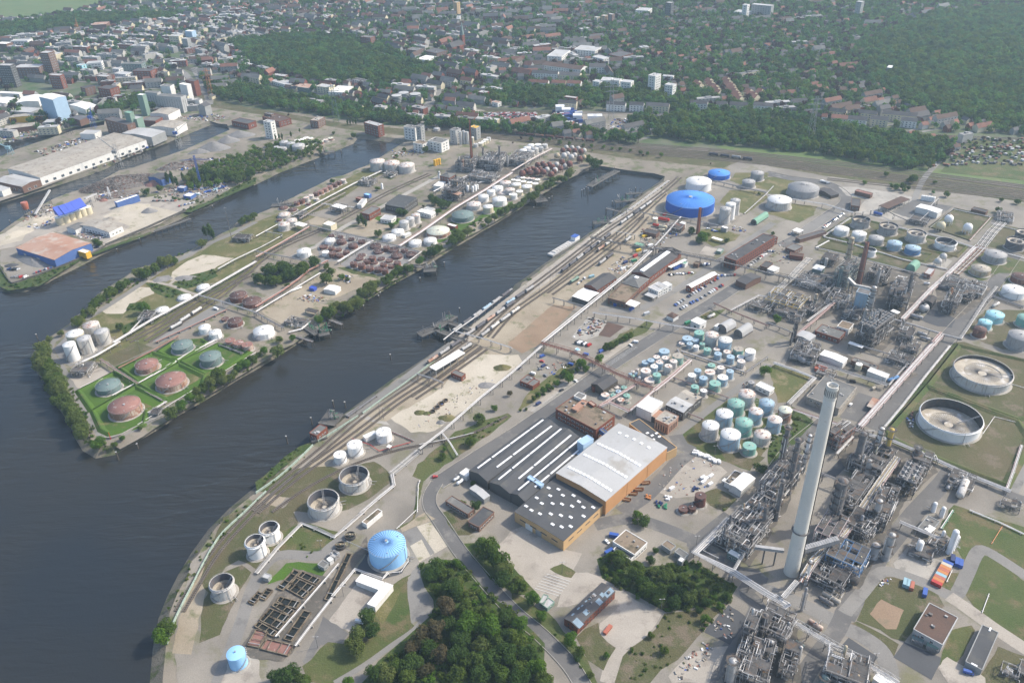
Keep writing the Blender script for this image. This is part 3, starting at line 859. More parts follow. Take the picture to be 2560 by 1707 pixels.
#labels: what a thing looks like, where it stands, and (for look-alikes) its turn counted from a landmark
eT={}
LAB=[]
def L(o,aM,pl_='',a2='chimney',bN=None):
 LAB.append((o,aM,pl_,a2))
 if bN:
  o['group']=bN
 return o
def aP(key,name,p):
 eT[key]=(name,p)
def finish_labels():
 by={}
 for o,aM,pl_,a2 in LAB:
  by.setdefault((aM+' '+pl_).strip(),[]).append((o,a2))
 for text,lst in by.items():
  if len(lst)==1:
   lst[0][0]['label']=text
   continue
  nm,rp=eT[lst[0][1]]
  lst.sort(key=lambda t:(t[0].location.xy-rp.xy).length)
  for i,(o,_)in enumerate(lst):
   if len(lst)>100:
    o['label']=text
   else:
    o['label']=text+', '+cZ(i)+' from '+nm
   if 'group' not in o:
    o['group']=text
def cN(p):
 return V3((-p[0],-p[1],0)).normalized()
CL={'w':('l_','c_','white'),'g':('s_','s_','grey'),'p':('m_','S_','pale grey rust-spotted'),'b':('C_','C_','light blue'),'bw':('C_','S_','light blue white-topped'),'wr':('m_','c_','pale lilac-grey'),'gr':('Q_','Q_','mint green'),'grw':('Q_','n_','green dusty-topped'),'r':('af_','W_','rust red'),'m':('I_','W_','maroon'),'s':('q_','q_','slate green'),'a':('R_','R_','aqua'),'o':('A_','n_','yellowed rust-streaked'),'rw':('z_','D_','rust-streaked white'),'sk':('O_','O_','sky blue'),'ro':('ad_','ae_','royal blue'),'d':('p_','n_','dark grey'),'mb':('P_','C_','mid blue'),'pg':('z_','V_','pale green-topped'),'wb':('C_','c_','pale blue white-roofed'),'rg':('m_','S_','grey rusty-topped'),'c':('m_','b_','concrete grey'),'y':('L_','L_','yellow'),'cr':('o_','c_','cream')}
def cK(x,yt,w,yb):
 lo,hi=.5,45.0
 for _ in range(26):
  h=(lo+hi)/2
  c=g(x,yt,h)
  r=(g(x+w,yt,h)-c).length
  p=V3((c.x,c.y,0))+cN(c)*r
  v=(UV(p)[1]-TI[1])*KZ
  if v<yb:
   lo=h
  else:
   hi=h
 return c,r,h
def tank(x,yt,w,yb,eC,pl_,a2,aW='cone',a3=.55,cR=None,cH=0,word='tank',bG=False):
 c,r,h=cK(x,yt,w,yb)
 wall,roof,adj=CL[eC]
 th=thg('storage_tank',None,'tank',(c.x,c.y,0))
 n=48 if r>9 else(32 if r>5 else 20)
 aH=random.Random(int(c.x*7+c.y*13))
 a0=math.atan2(-c.y,-c.x)+aH.uniform(-.9,.9)
 mb=MB()
 mb.cyl(0,0,0,h,r,n,cS=False)
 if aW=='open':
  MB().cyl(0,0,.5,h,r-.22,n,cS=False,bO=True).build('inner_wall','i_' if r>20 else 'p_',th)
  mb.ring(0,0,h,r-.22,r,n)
 mb.build('shell',wall,th)
 dD=r>5.5
 if aW=='open':
  z=h*(1-a3)
  fr=MB()
  fr.ring(0,0,z+.45,r*.66,r-.3,n)
  fr.cyl(0,0,z,z+.45,r*.66,n,cS=False,bO=True)
  fr.ring(0,0,z,0.01,r*.66,n)
  f_=fr.build('floating_roof','ag_',th)
  sp=MB()
  for k in range(n):
   a=2*math.pi*k/n
   sp.beam((r*.15*math.cos(a),r*.15*math.sin(a),z+.1),(r*.63*math.cos(a),r*.63*math.sin(a),z+.12),.12,.2)
  sp.build('roof_ribs','steel',f_)
  ld=MB()
  e=V3((r*math.cos(a0+2.6),r*math.sin(a0+2.6),h+.3))
  q=V3((e.x*.25,e.y*.25,z+.6))
  for s_ in(-.5,.5):
   o_=V3((-e.y,e.x,0)).normalized()*s_
   ld.beam(e*.98+o_,q+o_,.18,.3)
  for k in range(14):
   m_=(e*.98).lerp(q,k/14)
   o_=V3((-e.y,e.x,0)).normalized()*.5
   ld.beam(m_-o_,m_+o_,.15)
  ld.build('rolling_ladder','d_',th)
  wg=MB()
  wg.ring(0,0,h-.9,r,r+.75,n)
  wg.cyl(0,0,h-1.15,h-.9,r+.75,n,cS=False)
  wg.cyl(0,0,h-.12,h+.08,r+.15,n,cS=False)
  wg.ring(0,0,h+.08,r-.22,r+.15,n)
  wg.build('wind_girder','steel' if eC in 'gd' else wall,th)
 elif aW=='lattice':
  pass
 else:
  aF={'cone':r*.10,'steep':r*.2,'flat':.12,'dome':r*.16}[aW]
  rb=MB()
  if aW=='dome':
   rb.revolve(0,0,[(r+.1,h-.02),(r*.8,h+aF*.45),(r*.5,h+aF*.8),(.01,h+aF)],n)
  else:
   rb.revolve(0,0,[(r+.1,h-.05),(r+.08,h+.02),(.01,h+aF)],n,n>30)
  rf=rb.build('roof',roof,th)
  if cH:
   mr=MB()
   for k in range(cH):
    a=2*math.pi*k/cH
    mr.beam((r*.12*math.cos(a),r*.12*math.sin(a),h+aF*.88+.05),(r*math.cos(a),r*math.sin(a),h+.08),.22,.3)
   mr.build('roof_ribs','P_' if eC=='sk' else roof,rf)
  v=MB()
  v.cyl(0,0,h+aF-.1,h+aF+.7,max(.35,r*.06),10)
  v.cyl(0,0,h+aF+.7,h+aF+.85,max(.5,r*.08),10)
  v.build('vent','d_',rf)
  for k in range(3 if dD else 0):
   a=a0+k*2.1
   v=MB()
   v.cyl(r*.72*math.cos(a),r*.72*math.sin(a),h+aF*.2,h+aF*.28+.7,.35,8)
   v.build('hatch','d_',rf)
 if bG:
  return L(th,f'{adj} {word}',pl_,a2,cR)
 b=MB()
 b.ring(0,0,.62,r,r+.9,n)
 b.cyl(0,0,0,.62,r+.9,n,cS=False)
 b.ring(0,0,.5,r+.9,r+1.6,n,.2)
 b.build('base_ring','concrete',th)
 st=MB()
 k=max(8,int(h*1.6))
 eS=min(2.4,h*1.25/r)
 pr=None
 for i in range(k):
  a=a0-eS/2+eS*i/k
  z=h*(i+.5)/k
  p=V3((math.cos(a)*(r+.45),math.sin(a)*(r+.45),z))
  st.box(p.x,p.y,z-.06,.75,h*1.3/k,.1,a)
  q=V3((math.cos(a)*(r+.85),math.sin(a)*(r+.85),z+1.0))
  if pr is not None:
   st.beam(pr,q,.09)
  pr=q
 st.build('stair','d_' if eC not in('r','m')else 'i_',th)
 if dD:
  rl=MB()
  m=28
  for zz in(h+.55,h+1.05):
   for i in range(m):
    a,b_=2*math.pi*i/m,2*math.pi*(i+1)/m
    rl.beam((r*math.cos(a),r*math.sin(a),zz),(r*math.cos(b_),r*math.sin(b_),zz),.06)
  for i in range(m):
   a=2*math.pi*i/m
   rl.beam((r*math.cos(a),r*math.sin(a),h),(r*math.cos(a),r*math.sin(a),h+1.05),.06)
  rl.build('railing','d_',th)
  pp=MB()
  a=a0+1.1
  e=V3((math.cos(a),math.sin(a),0))
  s_=V3((-e.y,e.x,0))
  pp.path([e*(r+.3)+V3((0,0,h)),e*(r+.3)+V3((0,0,1)),e*(r+4)+V3((0,0,1))],.16)
  pp.tube(e*(r+.1)+s_*3+V3((0,0,1.2)),e*(r+5)+s_*3+V3((0,0,1.2)),.25)
  pp.build('pipe','r_',th)
 return L(th,f'{adj} {word}',pl_,a2,cR)
def a4(x,y,w,aZ,adj,pl_,a2,leg=True,cR=None):
 h=6.0
 for _ in range(4):
  c=g(x,y,h)
  r=(g(x+w,y,h)-c).length
  h=r+(2.0 if leg else.3)
 th=thg('sphere_tank',None,'tank',(c.x,c.y,0))
 cM=[(max(.02,r*math.sin(t)),h-r*math.cos(t))for t in[math.pi*i/10 for i in range(11)]]
 MB().revolve(0,0,cM,20).build('ball',aZ,th)
 lg=MB()
 for k in range(8):
  a=math.pi*k/4
  lg.tube((r*.93*math.cos(a),r*.93*math.sin(a),0),(r*.93*math.cos(a),r*.93*math.sin(a),h),r*.055,6)
 lg.build('legs',aZ,th)
 t=MB()
 t.cyl(0,0,h+r-.05,h+r+.15,r*.22,10)
 t.beam((r*.2,0,h+r),(r*1.05,0,h),.12)
 t.beam((r*1.05,0,h),(r*1.2,r*.6,0),.2)
 t.build('top_platform','d_',th)
 return L(th,f'{adj} ball tank',pl_,a2,cR)
def cA(aJ,h):
 P=gs(aJ,h)
 if len(P)==3:
  A,B,C=P
  u,v=A-B,C-B
  cx=B+u/2+v/2
 else:
  A,B,C,E_=P
  u=((A-B)+(E_-C))/2
  v=((C-B)+(E_-A))/2
  cx=(A+B+C+E_)/4
 au,av=math.atan2(u.y,u.x),math.atan2(v.y,v.x)
 d=(av-au+math.pi)%(2*math.pi)-math.pi
 sgn=1 if d>0 else-1
 corr=(d-sgn*math.pi/2)/2
 return cx,au+corr,u.length,v.length
WIN={}
def bU(w,h,key='window_glass',bP='a_'):
 k=(round(w,2),round(h,2),key,bP)
 if k not in WIN:
  mb=MB()
  mb.box(0,-.06,0,w,.12,h)
  mb.mi=1
  mb.box(0,-.09,.12,w*.86,.12,h-.24)
  WIN[k]=mb.mesh('window',[bP,key])
 return WIN[k]
def bM(s,lu,lv):
 if s==0:
  return V3((0,-lv/2,0)),V3((1,0,0)),lu,0.0
 if s==1:
  return V3((lu/2,0,0)),V3((0,1,0)),lv,math.pi/2
 if s==2:
  return V3((0,lv/2,0)),V3((-1,0,0)),lu,math.pi
 return V3((-lu/2,0,0)),V3((0,-1,0)),lv,-math.pi/2
def aG(aJ,h,wall,roof,aM,pl_='',a2='chimney',kind='flat',aF=2.0,aV=0,aN=None,cQ=None,a6=None,name='building',aO='building',bP='a_',dQ='window_glass',cR=None,aR=0,d5=None,eW=.25,zb=0.0,c5=None):
 cx,a5,lu,lv=d5 or cA(aJ,h)
 th=thg(name,None,aO,(cx.x,cx.y,zb),a5)
 L(th,aM,pl_,a2,cR)
 h-=zb
 a,b=lu/2,lv/2
 if kind in('gable','arch','hip')and aV:
  pass
 wl=MB()
 P=[(-a,-b),(a,-b),(a,b),(-a,b)]
 wl.prism(P,-.2,h,aW=kind=='flat')
 rf=MB()
 o=eW
 if kind=='flat':
  rf.prism([(-a+.25,-b+.25),(a-.25,-b+.25),(a-.25,b-.25),(-a+.25,b-.25)],h,h+.08)
  pr=MB()
  for p,q in zip(P,P[1:]+P[:1]):
   pr.beam((p[0],p[1],h+.12),(q[0],q[1],h+.12),.5,.45)
 elif kind=='canopy':
  wl=MB()
  n1=max(2,int(lu/8)+1)
  for i in range(n1):
   for y_ in(-b+.5,b-.5):
    x_=-a+.5+(lu-1)*i/(n1-1)
    wl.box(x_,y_,0,.4,.4,h)
  rf.prism(P,h,h+.5,dN=True)
 elif kind=='shed':
  rf.add([(-a-o,-b-o,h),(a+o,-b-o,h),(a+o,b+o,h+aF),(-a-o,b+o,h+aF),(-a-o,-b-o,h+.25),(a+o,-b-o,h+.25),(a+o,b+o,h+aF+.25),(-a-o,b+o,h+aF+.25)],[(4,5,6,7),(0,1,5,4),(1,2,6,5),(2,3,7,6),(3,0,4,7)])
  wl.add([(-a,-b,h),(-a,b,h),(-a,b,h+aF)],[(0,1,2)])
  wl.add([(a,-b,h),(a,b,h),(a,b,h+aF)],[(0,1,2)])
  wl.add([(-a,b,h),(a,b,h),(a,b,h+aF),(-a,b,h+aF)],[(0,1,2,3)])
 else:
  k={'gable':2,'arch':10,'hip':2}[kind]
  X,Y=(a,b)if not aV else(b,a)
  eR=Y if kind=='hip' else 0
  cM=[]
  for i in range(k+1):
   t=i/k*2-1
   zz=(1-abs(t))if k==2 else math.sqrt(max(0,1-t*t*.96))-.2*(abs(t)>.99)
   cM.append(((Y+o)*t,h+aF*zz))
  vs=[]
  for i,(y_,z_)in enumerate(cM):
   e=X+o-(eR if 0<i<k else 0)
   for x_ in(-e,e):
    vs.append((x_,y_,z_+.2))
  fs=[(2*i,2*i+1,2*i+3,2*i+2)for i in range(k)]
  if eR:
   fs+=[(0,2,4),(1,5,3)]
  m_=len(vs)
  vs2=[(x_,y_,z_-.22)for x_,y_,z_ in vs]
  fs2=[f[::-1]for f in[tuple(i+m_ for i in f)for f in fs]]
  eN=[]
  for i in range(k):
   eN+=[(2*i,2*i+2,2*i+2+m_,2*i+m_),(2*i+1,2*i+1+m_,2*i+3+m_,2*i+3)]
  eN+=[(0,m_,m_+1,1),(2*k,2*k+1,2*k+1+m_,2*k+m_)]
  gv=[]
  if not eR:
   for sx in(-X,X):
    gv.append(([(sx,y_*Y/(Y+o),max(h,z_))for y_,z_ in cM]+[(sx,Y,h-.1),(sx,-Y,h-.1)]))
  if aV:
   sw=lambda L_:[(y_,x_,z_)for x_,y_,z_ in L_]
   vs,vs2=sw(vs),sw(vs2)
   gv=[sw(q)for q in gv]
  rf.add(vs+vs2,fs+fs2+eN,False)
  for q in gv:
   wl.add(q,[tuple(range(len(q)))])
 if wl.f:
  wl.build('wall' if kind!='canopy' else 'posts',wall,th)
 ro=rf.build('roof',roof,th)
 if kind=='flat':
  pr.build('parapet',c5 or wall,ro)
 def dY(x_,y_):
  if kind=='flat':
   return h+.08
  if kind=='canopy':
   return h+.5
  t=abs(y_/b)if not aV else abs(x_/a)
  return h+.2+aF*((1-t)if kind in('gable','hip')else math.sqrt(max(0,1-t*t*.96)))
 if cQ:
  for fu,fv,su,sv in cQ:
   x_,y_=(fu-.5)*lu,(fv-.5)*lv
   key=('sky',round(su,1),round(sv,1))
   tilt=0
   if key not in WIN:
    m2=MB()
    m2.prism([(-su/2,-sv/2),(su/2,-sv/2),(su/2,sv/2),(-su/2,sv/2)],-.3,.35)
    WIN[key]=m2.mesh('skylight','skylight_white')
   s_=link('skylight',WIN[key],ro,(x_,y_,dY(x_,y_)))
   if kind=='gable':
    if aV:
     s_.rotation_euler.y=math.atan2(aF,a)*(1 if x_>0 else-1)
    else:
     s_.rotation_euler.x=-math.atan2(aF,b)*(1 if y_>0 else-1)
 camd=cN(cx)
 if aN:
  a8,sp,ww,wh,z0=aN
  for s in range(4):
   dG,al,ln,eI=bM(s,lu,lv)
   nrm=V3((dG.x,dG.y,0)).normalized()
   nrm.rotate(Matrix.Rotation(a5,3,'Z'))
   if nrm.dot(camd)<-.15 or ln<sp:
    continue
   k=max(1,int((ln-1.0)/sp))
   for i in range(k):
    for j in range(a8):
     p=dG+al*((i-(k-1)/2)*sp)
     link('window',bU(ww,wh,dQ,bP),th,(p.x,p.y,z0+j*(h-z0)/a8),eI)
 for d in a6 or():
  s,f,ww,wh,m_=d
  dG,al,ln,eI=bM(s,lu,lv)
  p=dG+al*((f-.5)*ln)
  dm=MB()
  dm.box(0,-.05,0,ww,.16,wh)
  dm.build('door',m_,th,(p.x,p.y,0),eI)
 aH=random.Random(int(cx.x))
 for i in range(aR):
  x_,y_=aH.uniform(-.42,.42)*lu,aH.uniform(-.42,.42)*lv
  v=MB()
  s_=aH.uniform(.8,1.8)
  v.box(0,0,0,s_,s_*aH.uniform(.7,1.6),aH.uniform(.5,1.2))
  v.build('roof_vent',aH.choice(['d_','b_','steel']),ro,(x_,y_,dY(x_,y_)))
 return th
#pipe racks
SUP={}
def support_mesh(w,h,eF):
 k=(round(w,1),round(h,1),eF)
 if k not in SUP:
  mb=MB()
  if h>2.5:
   for s in(-1,1):
    mb.beam((0,s*w/2,0),(0,s*w/2,h),.32)
   mb.beam((0,-w/2-.3,h-.2),(0,w/2+.3,h-.2),.3,.4)
   if eF:
    mb.beam((0,-w/2,h-2.2),(0,w/2,h-2.2),.3,.35)
   if h>5:
    mb.beam((0,-w/2,.3),(0,w/2,h*.55),.15)
  else:
   mb.box(0,0,0,.5,w+.4,h)
  SUP[k]=mb.mesh('support','steel' if h>2.5 else 'concrete')
 return SUP[k]
def rack(aJ,z,bQ,aM,pl_,a2='chimney',c4=.75,r=.24,bF=11.0,eF=False,f=None,dK=False,b5=None,name='pipe_rack',aO='pipe rack',ends=(1,1),cR='pipe racks'):
 P=gs(aJ,z,f)
 n=len(bQ)
 w=(n-1)*c4+.6
 o0=V3((P[0].x,P[0].y,0))
 th=thg(name,None,aO,o0)
 L(th,aM,pl_,a2,cR)
 Q=[p-o0 for p in P]
 a8=[(k,0.0)for k in range(n)]
 if eF:
  a8+=[(k,-2.0)for k in range(0,n,2)]
 for k,dz in a8:
  off=(k-(n-1)/2)*c4
  A=b9(Q,0,off)[0]
  A=[a+V3((0,0,dz))for a in A]
  rr=r*(1.35 if k%3==1 else 1)
  MB().path(A,rr,6).build('pipe',bQ[k],th)
 if dK:
  wk=MB()
  A,B=b9(Q,.9,-(n/2)*c4-.6)
  for i in range(len(A)-1):
   wk.quad(B[i],B[i+1],A[i+1],A[i])
   for q in(A,B):
    wk.beam(q[i]+V3((0,0,1)),q[i+1]+V3((0,0,1)),.1)
    m_=max(1,int((q[i+1]-q[i]).length/4))
    for j in range(m_):
     t=q[i].lerp(q[i+1],j/m_)
     wk.beam(t,t+V3((0,0,1)),.08)
  wk.build('walkway','d_',th)
 if b5:
  tr=MB()
  for s in(-1,1):
   A=b9(Q,0,s*(w/2+.5))[0]
   for a,b in zip(A,A[1:]):
    m_=max(1,int((b-a).length/3.2))
    up=V3((0,0,1.7))
    dnv=V3((0,0,-.5))
    tr.beam(a+up,b+up,.22)
    tr.beam(a+dnv,b+dnv,.22)
    for j in range(m_):
     p,q=a.lerp(b,j/m_),a.lerp(b,(j+1)/m_)
     tr.beam(p+dnv,q+up if j%2 else p+up,.14)
     tr.beam(q+dnv,p+up,.12)
  tr.build('truss',b5,th)
 hs=z-r-.02
 sm=support_mesh(w+.5,hs,eF)
 for a,b in zip(Q,Q[1:]):
  d=b-a
  ln=d.length
  m_=max(1,int(ln/bF))
  eI=math.atan2(d.y,d.x)
  for j in range(m_+1):
   if j==0 and a is not Q[0]:
    continue
   p=a.lerp(b,(j+.15)/(m_+.3))
   link('support',sm,th,(p.x,p.y,0),eI)
 return th
#refinery pieces
def bL(x,yb,yt,w,aZ='steel',aM='grey distillation column ringed with platforms',pl_='',a2='chimney',cY=4,w2=None,ring='grating',cone=False,cR='distillation columns',name='distillation_column',aO='column',yb_is_base=True):
 b=g(x,yb,0)
 lo,hi=2,190
 for _ in range(26):
  h=(lo+hi)/2
  v=(UV((b.x,b.y,h))[1]-TI[1])*KZ
  if v>yt:
   lo=h
  else:
   hi=h
 r=max(.5,(g(x+w,yb)-b).length)
 th=thg(name,None,aO,b)
 L(th,aM,pl_,a2,cR)
 r2=r if w2 is None else r*w2
 mb=MB()
 if w2 is None:
  mb.revolve(0,0,[(r*1.15,0),(r,h*.06),(r,h-r*.6),(r*.8,h-r*.25),(.05,h)],16)
 else:
  mb.revolve(0,0,[(r*1.05,0),(r,h*.1),(r,h*.45),(r2,h*.5),(r2,h-r2*.6),(r2*.8,h-r2*.2),(.05,h)],16)
 mb.build('shell',aZ,th)
 aH=random.Random(int(b.x*3+b.y))
 for k in range(cY):
  z=h*(.25+.72*k/max(1,cY-1))if cY>1 else h*.9
  rr=r if(w2 is None or z<h*.48)else r2
  pl=MB()
  m_=12
  a0=aH.uniform(0,6)
  arc=2*math.pi*(1 if k==cY-1 else.7)
  for i in range(m_):
   a,c=a0+arc*i/m_,a0+arc*(i+1)/m_
   ca,sa,cc,sc=math.cos(a),math.sin(a),math.cos(c),math.sin(c)
   q=rr+1.3
   pl.quad((rr*ca,rr*sa,z),(q*ca,q*sa,z),(q*cc,q*sc,z),(rr*cc,rr*sc,z))
   for zz in(z+.55,z+1.1):
    pl.beam((q*ca,q*sa,zz),(q*cc,q*sc,zz),.08)
   pl.beam((q*ca,q*sa,z),(q*ca,q*sa,z+1.1),.08)
  pl.build('platform',ring,th)
 ld=MB()
 a=math.atan2(-b.y,-b.x)+aH.uniform(-1,1)
 e=V3((math.cos(a),math.sin(a),0))
 s_=V3((-e.y,e.x,0))*.3
 for k in(-1,1):
  ld.beam(e*(r+.5)+s_*k,e*(r+.5)+s_*k+V3((0,0,h*.97)),.08)
 for k in range(int(h/1.2)):
  ld.beam(e*(r+.5)-s_+V3((0,0,k*1.2)),e*(r+.5)+s_+V3((0,0,k*1.2)),.06)
 ld.build('ladder','d_',th)
 pp=MB()
 for k in range(2):
  a=aH.uniform(0,6.28)
  e=V3((math.cos(a),math.sin(a),0))*(r+.55)
  zt=h*aH.uniform(.6,1)
  pp.path([V3((e.x*.4,e.y*.4,zt+.4)),e+V3((0,0,zt+.4)),e+V3((0,0,2.0)),e*(2.2)+V3((0,0,2.0))],.22)
 pp.build('riser_pipe',aH.choice(['d_','r_','J_']),th)
 return th
def drum(p,a5,ln,r,z,aZ,aM,pl_,a2='chimney',cR='horizontal drums'):
 th=thg('horizontal_drum',None,'drum',p,a5)
 L(th,aM,pl_,a2,cR)
 mb=MB()
 n=14
 pr=[(-ln/2-r*.45,.02),(-ln/2-r*.3,r*.65),(-ln/2,r),(ln/2,r),(ln/2+r*.3,r*.65),(ln/2+r*.45,.02)]
 vs,fs=[],[]
 k=len(pr)
 for i in range(n):
  a=2*math.pi*i/n
  vs+=[(x,q*math.cos(a),z+r+q*math.sin(a))for x,q in pr]
 for i in range(n):
  j=(i+1)%n
  fs+=[(i*k+m,i*k+m+1,j*k+m+1,j*k+m)for m in range(k-1)]
 mb.add(vs,fs,True)
 mb.build('shell',aZ,th)
 for s in(-1,1):
  MB().box(s*ln*.3,0,0,.5,r*1.7,z+r*.5).build('saddle','concrete',th)
 q=MB()
 q.cyl(0,0,z+2*r-.1,z+2*r+.7,r*.3,8)
 q.path([V3((ln*.2,0,z+2*r-.1)),V3((ln*.2,0,z+2*r+1.2)),V3((ln*.2,r*2,z+2*r+1.2)),V3((ln*.2,r*2,0))],.16)
 q.build('nozzle','r_',th)
 return th
def steel_frame(p,a5,lx,ly,h,aM,pl_,a2='chimney',bay=6.0,floor=5.0,aZ='steel',eP=False,seed=0,aI=14,dF=.6,cR='steel process frames',name='process_frame'):
 aH=random.Random(seed)
 th=thg(name,None,'process unit',p,a5)
 L(th,aM,pl_,a2,cR)
 nx,ny,nf=max(1,round(lx/bay)),max(1,round(ly/bay)),max(1,round(h/floor))
 bx,by,fz=lx/nx,ly/ny,h/nf
 X=[-lx/2+i*bx for i in range(nx+1)]
 Y=[-ly/2+i*by for i in range(ny+1)]
 mb=MB()
 for x in X:
  for y in Y:
   mb.beam((x,y,0),(x,y,h),.38)
 for k in range(1,nf+1):
  z=k*fz
  for y in Y:
   mb.beam((X[0],y,z),(X[-1],y,z),.25,.4)
  for x in X:
   mb.beam((x,Y[0],z),(x,Y[-1],z),.25,.4)
 for k in range(nf):
  for i in range(nx):
   if aH.random()<.45:
    mb.beam((X[i],Y[0],k*fz),(X[i+1],Y[0],(k+1)*fz),.18)
    mb.beam((X[i+1],Y[-1],k*fz),(X[i],Y[-1],(k+1)*fz),.18)
  for i in range(ny):
   if aH.random()<.45:
    mb.beam((X[-1],Y[i],k*fz),(X[-1],Y[i+1],(k+1)*fz),.18)
    mb.beam((X[0],Y[i+1],k*fz),(X[0],Y[i],(k+1)*fz),.18)
 mb.build('steelwork',aZ,th)
 for k in range(1,nf+1):
  z=k*fz+.25
  pl=MB()
  for i in range(nx):
   for j in range(ny):
    if aH.random()<(dF if k<nf else dF*.8):
     pl.box((X[i]+X[i+1])/2,(Y[j]+Y[j+1])/2,z,bx-.3,by-.3,.1)
  if pl.f:
   pl.build('deck','grating' if aH.random()<.8 else 'i_',th)
  rl=MB()
  c=[(X[0],Y[0]),(X[-1],Y[0]),(X[-1],Y[-1]),(X[0],Y[-1])]
  for a,b in zip(c,c[1:]+c[:1]):
   for zz in(.55,1.1):
    rl.beam((*a,z+zz),(*b,z+zz),.09)
   m_=max(1,int(math.hypot(b[0]-a[0],b[1]-a[1])/2.5))
   for q in range(m_):
    t=q/m_
    x_,y_=a[0]+(b[0]-a[0])*t,a[1]+(b[1]-a[1])*t
    rl.beam((x_,y_,z),(x_,y_,z+1.1),.08)
  rl.build('railing','d_' if aH.random()<.6 else 'steel',th)
 for k in range(nf):
  for q in range(max(1,int(nx*ny*.35))):
   if aH.random()<.75:
    x,y=aH.uniform(X[0]+2,X[-1]-2),aH.uniform(Y[0]+1.5,Y[-1]-1.5)
    r=aH.uniform(.6,1.3)
    ln=aH.uniform(3,min(8,bx*1.2))
    v=MB()
    z=k*fz+.4+r
    if aH.random()<.6:
     d=V3((ln/2,0,0))if aH.random()<.6 else V3((0,ln/2,0))
     c_=V3((x,y,z+.5))
     v.tube(c_-d,c_+d,r,10)
     for s in(-.6,.6):
      e=c_+d*s
      v.box(e.x,e.y,k*fz+.25,.6,.6,z-k*fz-.1)
    else:
     v.revolve(x,y,[(r,k*fz+.3),(r,k*fz+fz*.8),(r*.6,k*fz+fz*.9),(.02,k*fz+fz*.95)],10)
    v.build('vessel',aH.choice(['d_','steel','steel','r_','p_','i_']),th)
 for q in range(int(lx*ly/60)):
  x,y,r,z=aH.uniform(X[0],X[-1]),aH.uniform(Y[0],Y[-1]),aH.uniform(.35,1.0),h*aH.uniform(.7,1.5)
  MB().revolve(x,y,[(r,0),(r,z),(r*.6,z+r*.5),(.02,z+r*.6)],10).build('vessel',aH.choice(['d_','steel','r_','A_','i_','m_']),th)
 for mt in('d_','r_','J_'):
  pp=MB()
  for q in range(int(aI*lx*ly/200)+2):
   r=aH.choice([.1,.13,.16,.22,.3])
   c=V3((aH.uniform(X[0],X[-1]),aH.uniform(Y[0],Y[-1]),aH.uniform(.6,h*1.02)))
   aJ=[c.copy()]
   ax=aH.randint(0,2)
   for s in range(aH.randint(2,5)):
    ax=(ax+aH.choice([1,2]))%3
    d=[aH.uniform(-.45,.45)*lx,aH.uniform(-.45,.45)*ly,aH.uniform(-.5,.5)*h][ax]
    n=aJ[-1].copy()
    n[ax]+=d
    n.x=min(max(n.x,X[0]-1),X[-1]+1)
    n.y=min(max(n.y,Y[0]-1),Y[-1]+1)
    n.z=min(max(n.z,.4),h+1.5)
    aJ.append(n)
   pp.path(aJ,r,5)
  pp.build('pipework',mt,th)
 if eP:
  nfx,nfy=max(1,round(lx/5)),max(1,round(ly/5))
  fb=MB()
  fb.box(0,0,h+.4,lx,ly,1.0)
  fb.build('cooler_casing','steel',th)
  for i in range(nfx):
   for j in range(nfy):
    x,y=-lx/2+(i+.5)*lx/nfx,-ly/2+(j+.5)*ly/nfy
    rr=min(lx/nfx,ly/nfy)*.42
    if('fan',round(rr,1))not in SUP:
     f_=MB()
     f_.cyl(0,0,0,.7,rr,14,cS=False)
     f_.cyl(0,0,.02,.7,rr-.1,14,cS=False,bO=True)
     f_.mi=1
     f_.ring(0,0,.1,.01,rr-.1,14)
     f_.mi=0
     for b_ in range(4):
      a=b_*math.pi/2
      f_.beam((0,0,.4),(rr*.9*math.cos(a),rr*.9*math.sin(a),.4),rr*.25,.05)
     SUP[('fan',round(rr,1))]=f_.mesh('fan',['d_','i_'])
    link('fan',SUP[('fan',round(rr,1))],th,(x,y,h+1.4))
 return th
def c6(xb,yb,xt,yt,wb,wt,aZ,aM,pl_='',a2='chimney',dW=(),name='chimney',n=28,lean=True):
 b=g(xb,yb,0)
 lo,hi=5,220
 for _ in range(28):
  h=(lo+hi)/2
  if(UV((b.x,b.y,h))[1]-TI[1])*KZ>yt:
   lo=h
  else:
   hi=h
 rb=(g(xb+wb,yb)-b).length
 rt=rb*.72
 c=g(xt,yt,h)
 rt=(g(xt+wt,yt,h)-c).length
 th=thg(name,None,'chimney',b)
 L(th,aM,pl_,a2)
 mb=MB()
 k=10
 mb.revolve(0,0,[(rb+(rt-rb)*i/k,h*i/k)for i in range(k+1)]+[(rt,h),(rt-.35,h),(rt-.35,h-8)],n)
 mb.build('shaft',aZ,th)
 MB().cyl(0,0,h-8.5,h-7.9,rt-.3,n).build('flue','dark_void',th)
 for z in dW:
  z*=h
  r=rb+(rt-rb)*z/h
  pl=MB()
  for i in range(n):
   a,c_=2*math.pi*i/n,2*math.pi*(i+1)/n
   q=r+1.0
   pl.quad((r*math.cos(a),r*math.sin(a),z),(q*math.cos(a),q*math.sin(a),z),(q*math.cos(c_),q*math.sin(c_),z),(r*math.cos(c_),r*math.sin(c_),z))
   for zz in(.5,1.1):
    pl.beam((q*math.cos(a),q*math.sin(a),z+zz),(q*math.cos(c_),q*math.sin(c_),z+zz),.1)
   pl.beam((q*math.cos(a),q*math.sin(a),z),(q*math.cos(a),q*math.sin(a),z+1.1),.1)
  pl.build('gallery','steel',th)
 ld=MB()
 e=V3((.94,-.34,0))
 m_=24
 for i in range(m_):
  z0,z1=h*i/m_,h*(i+1)/m_
  r0,r1=rb+(rt-rb)*i/m_+.25,rb+(rt-rb)*(i+1)/m_+.25
  ld.beam(e*r0+V3((0,0,z0)),e*r1+V3((0,0,z1)),.7,.3)
 ld.build('ladder','i_',th)
 return th,h,rb,rt
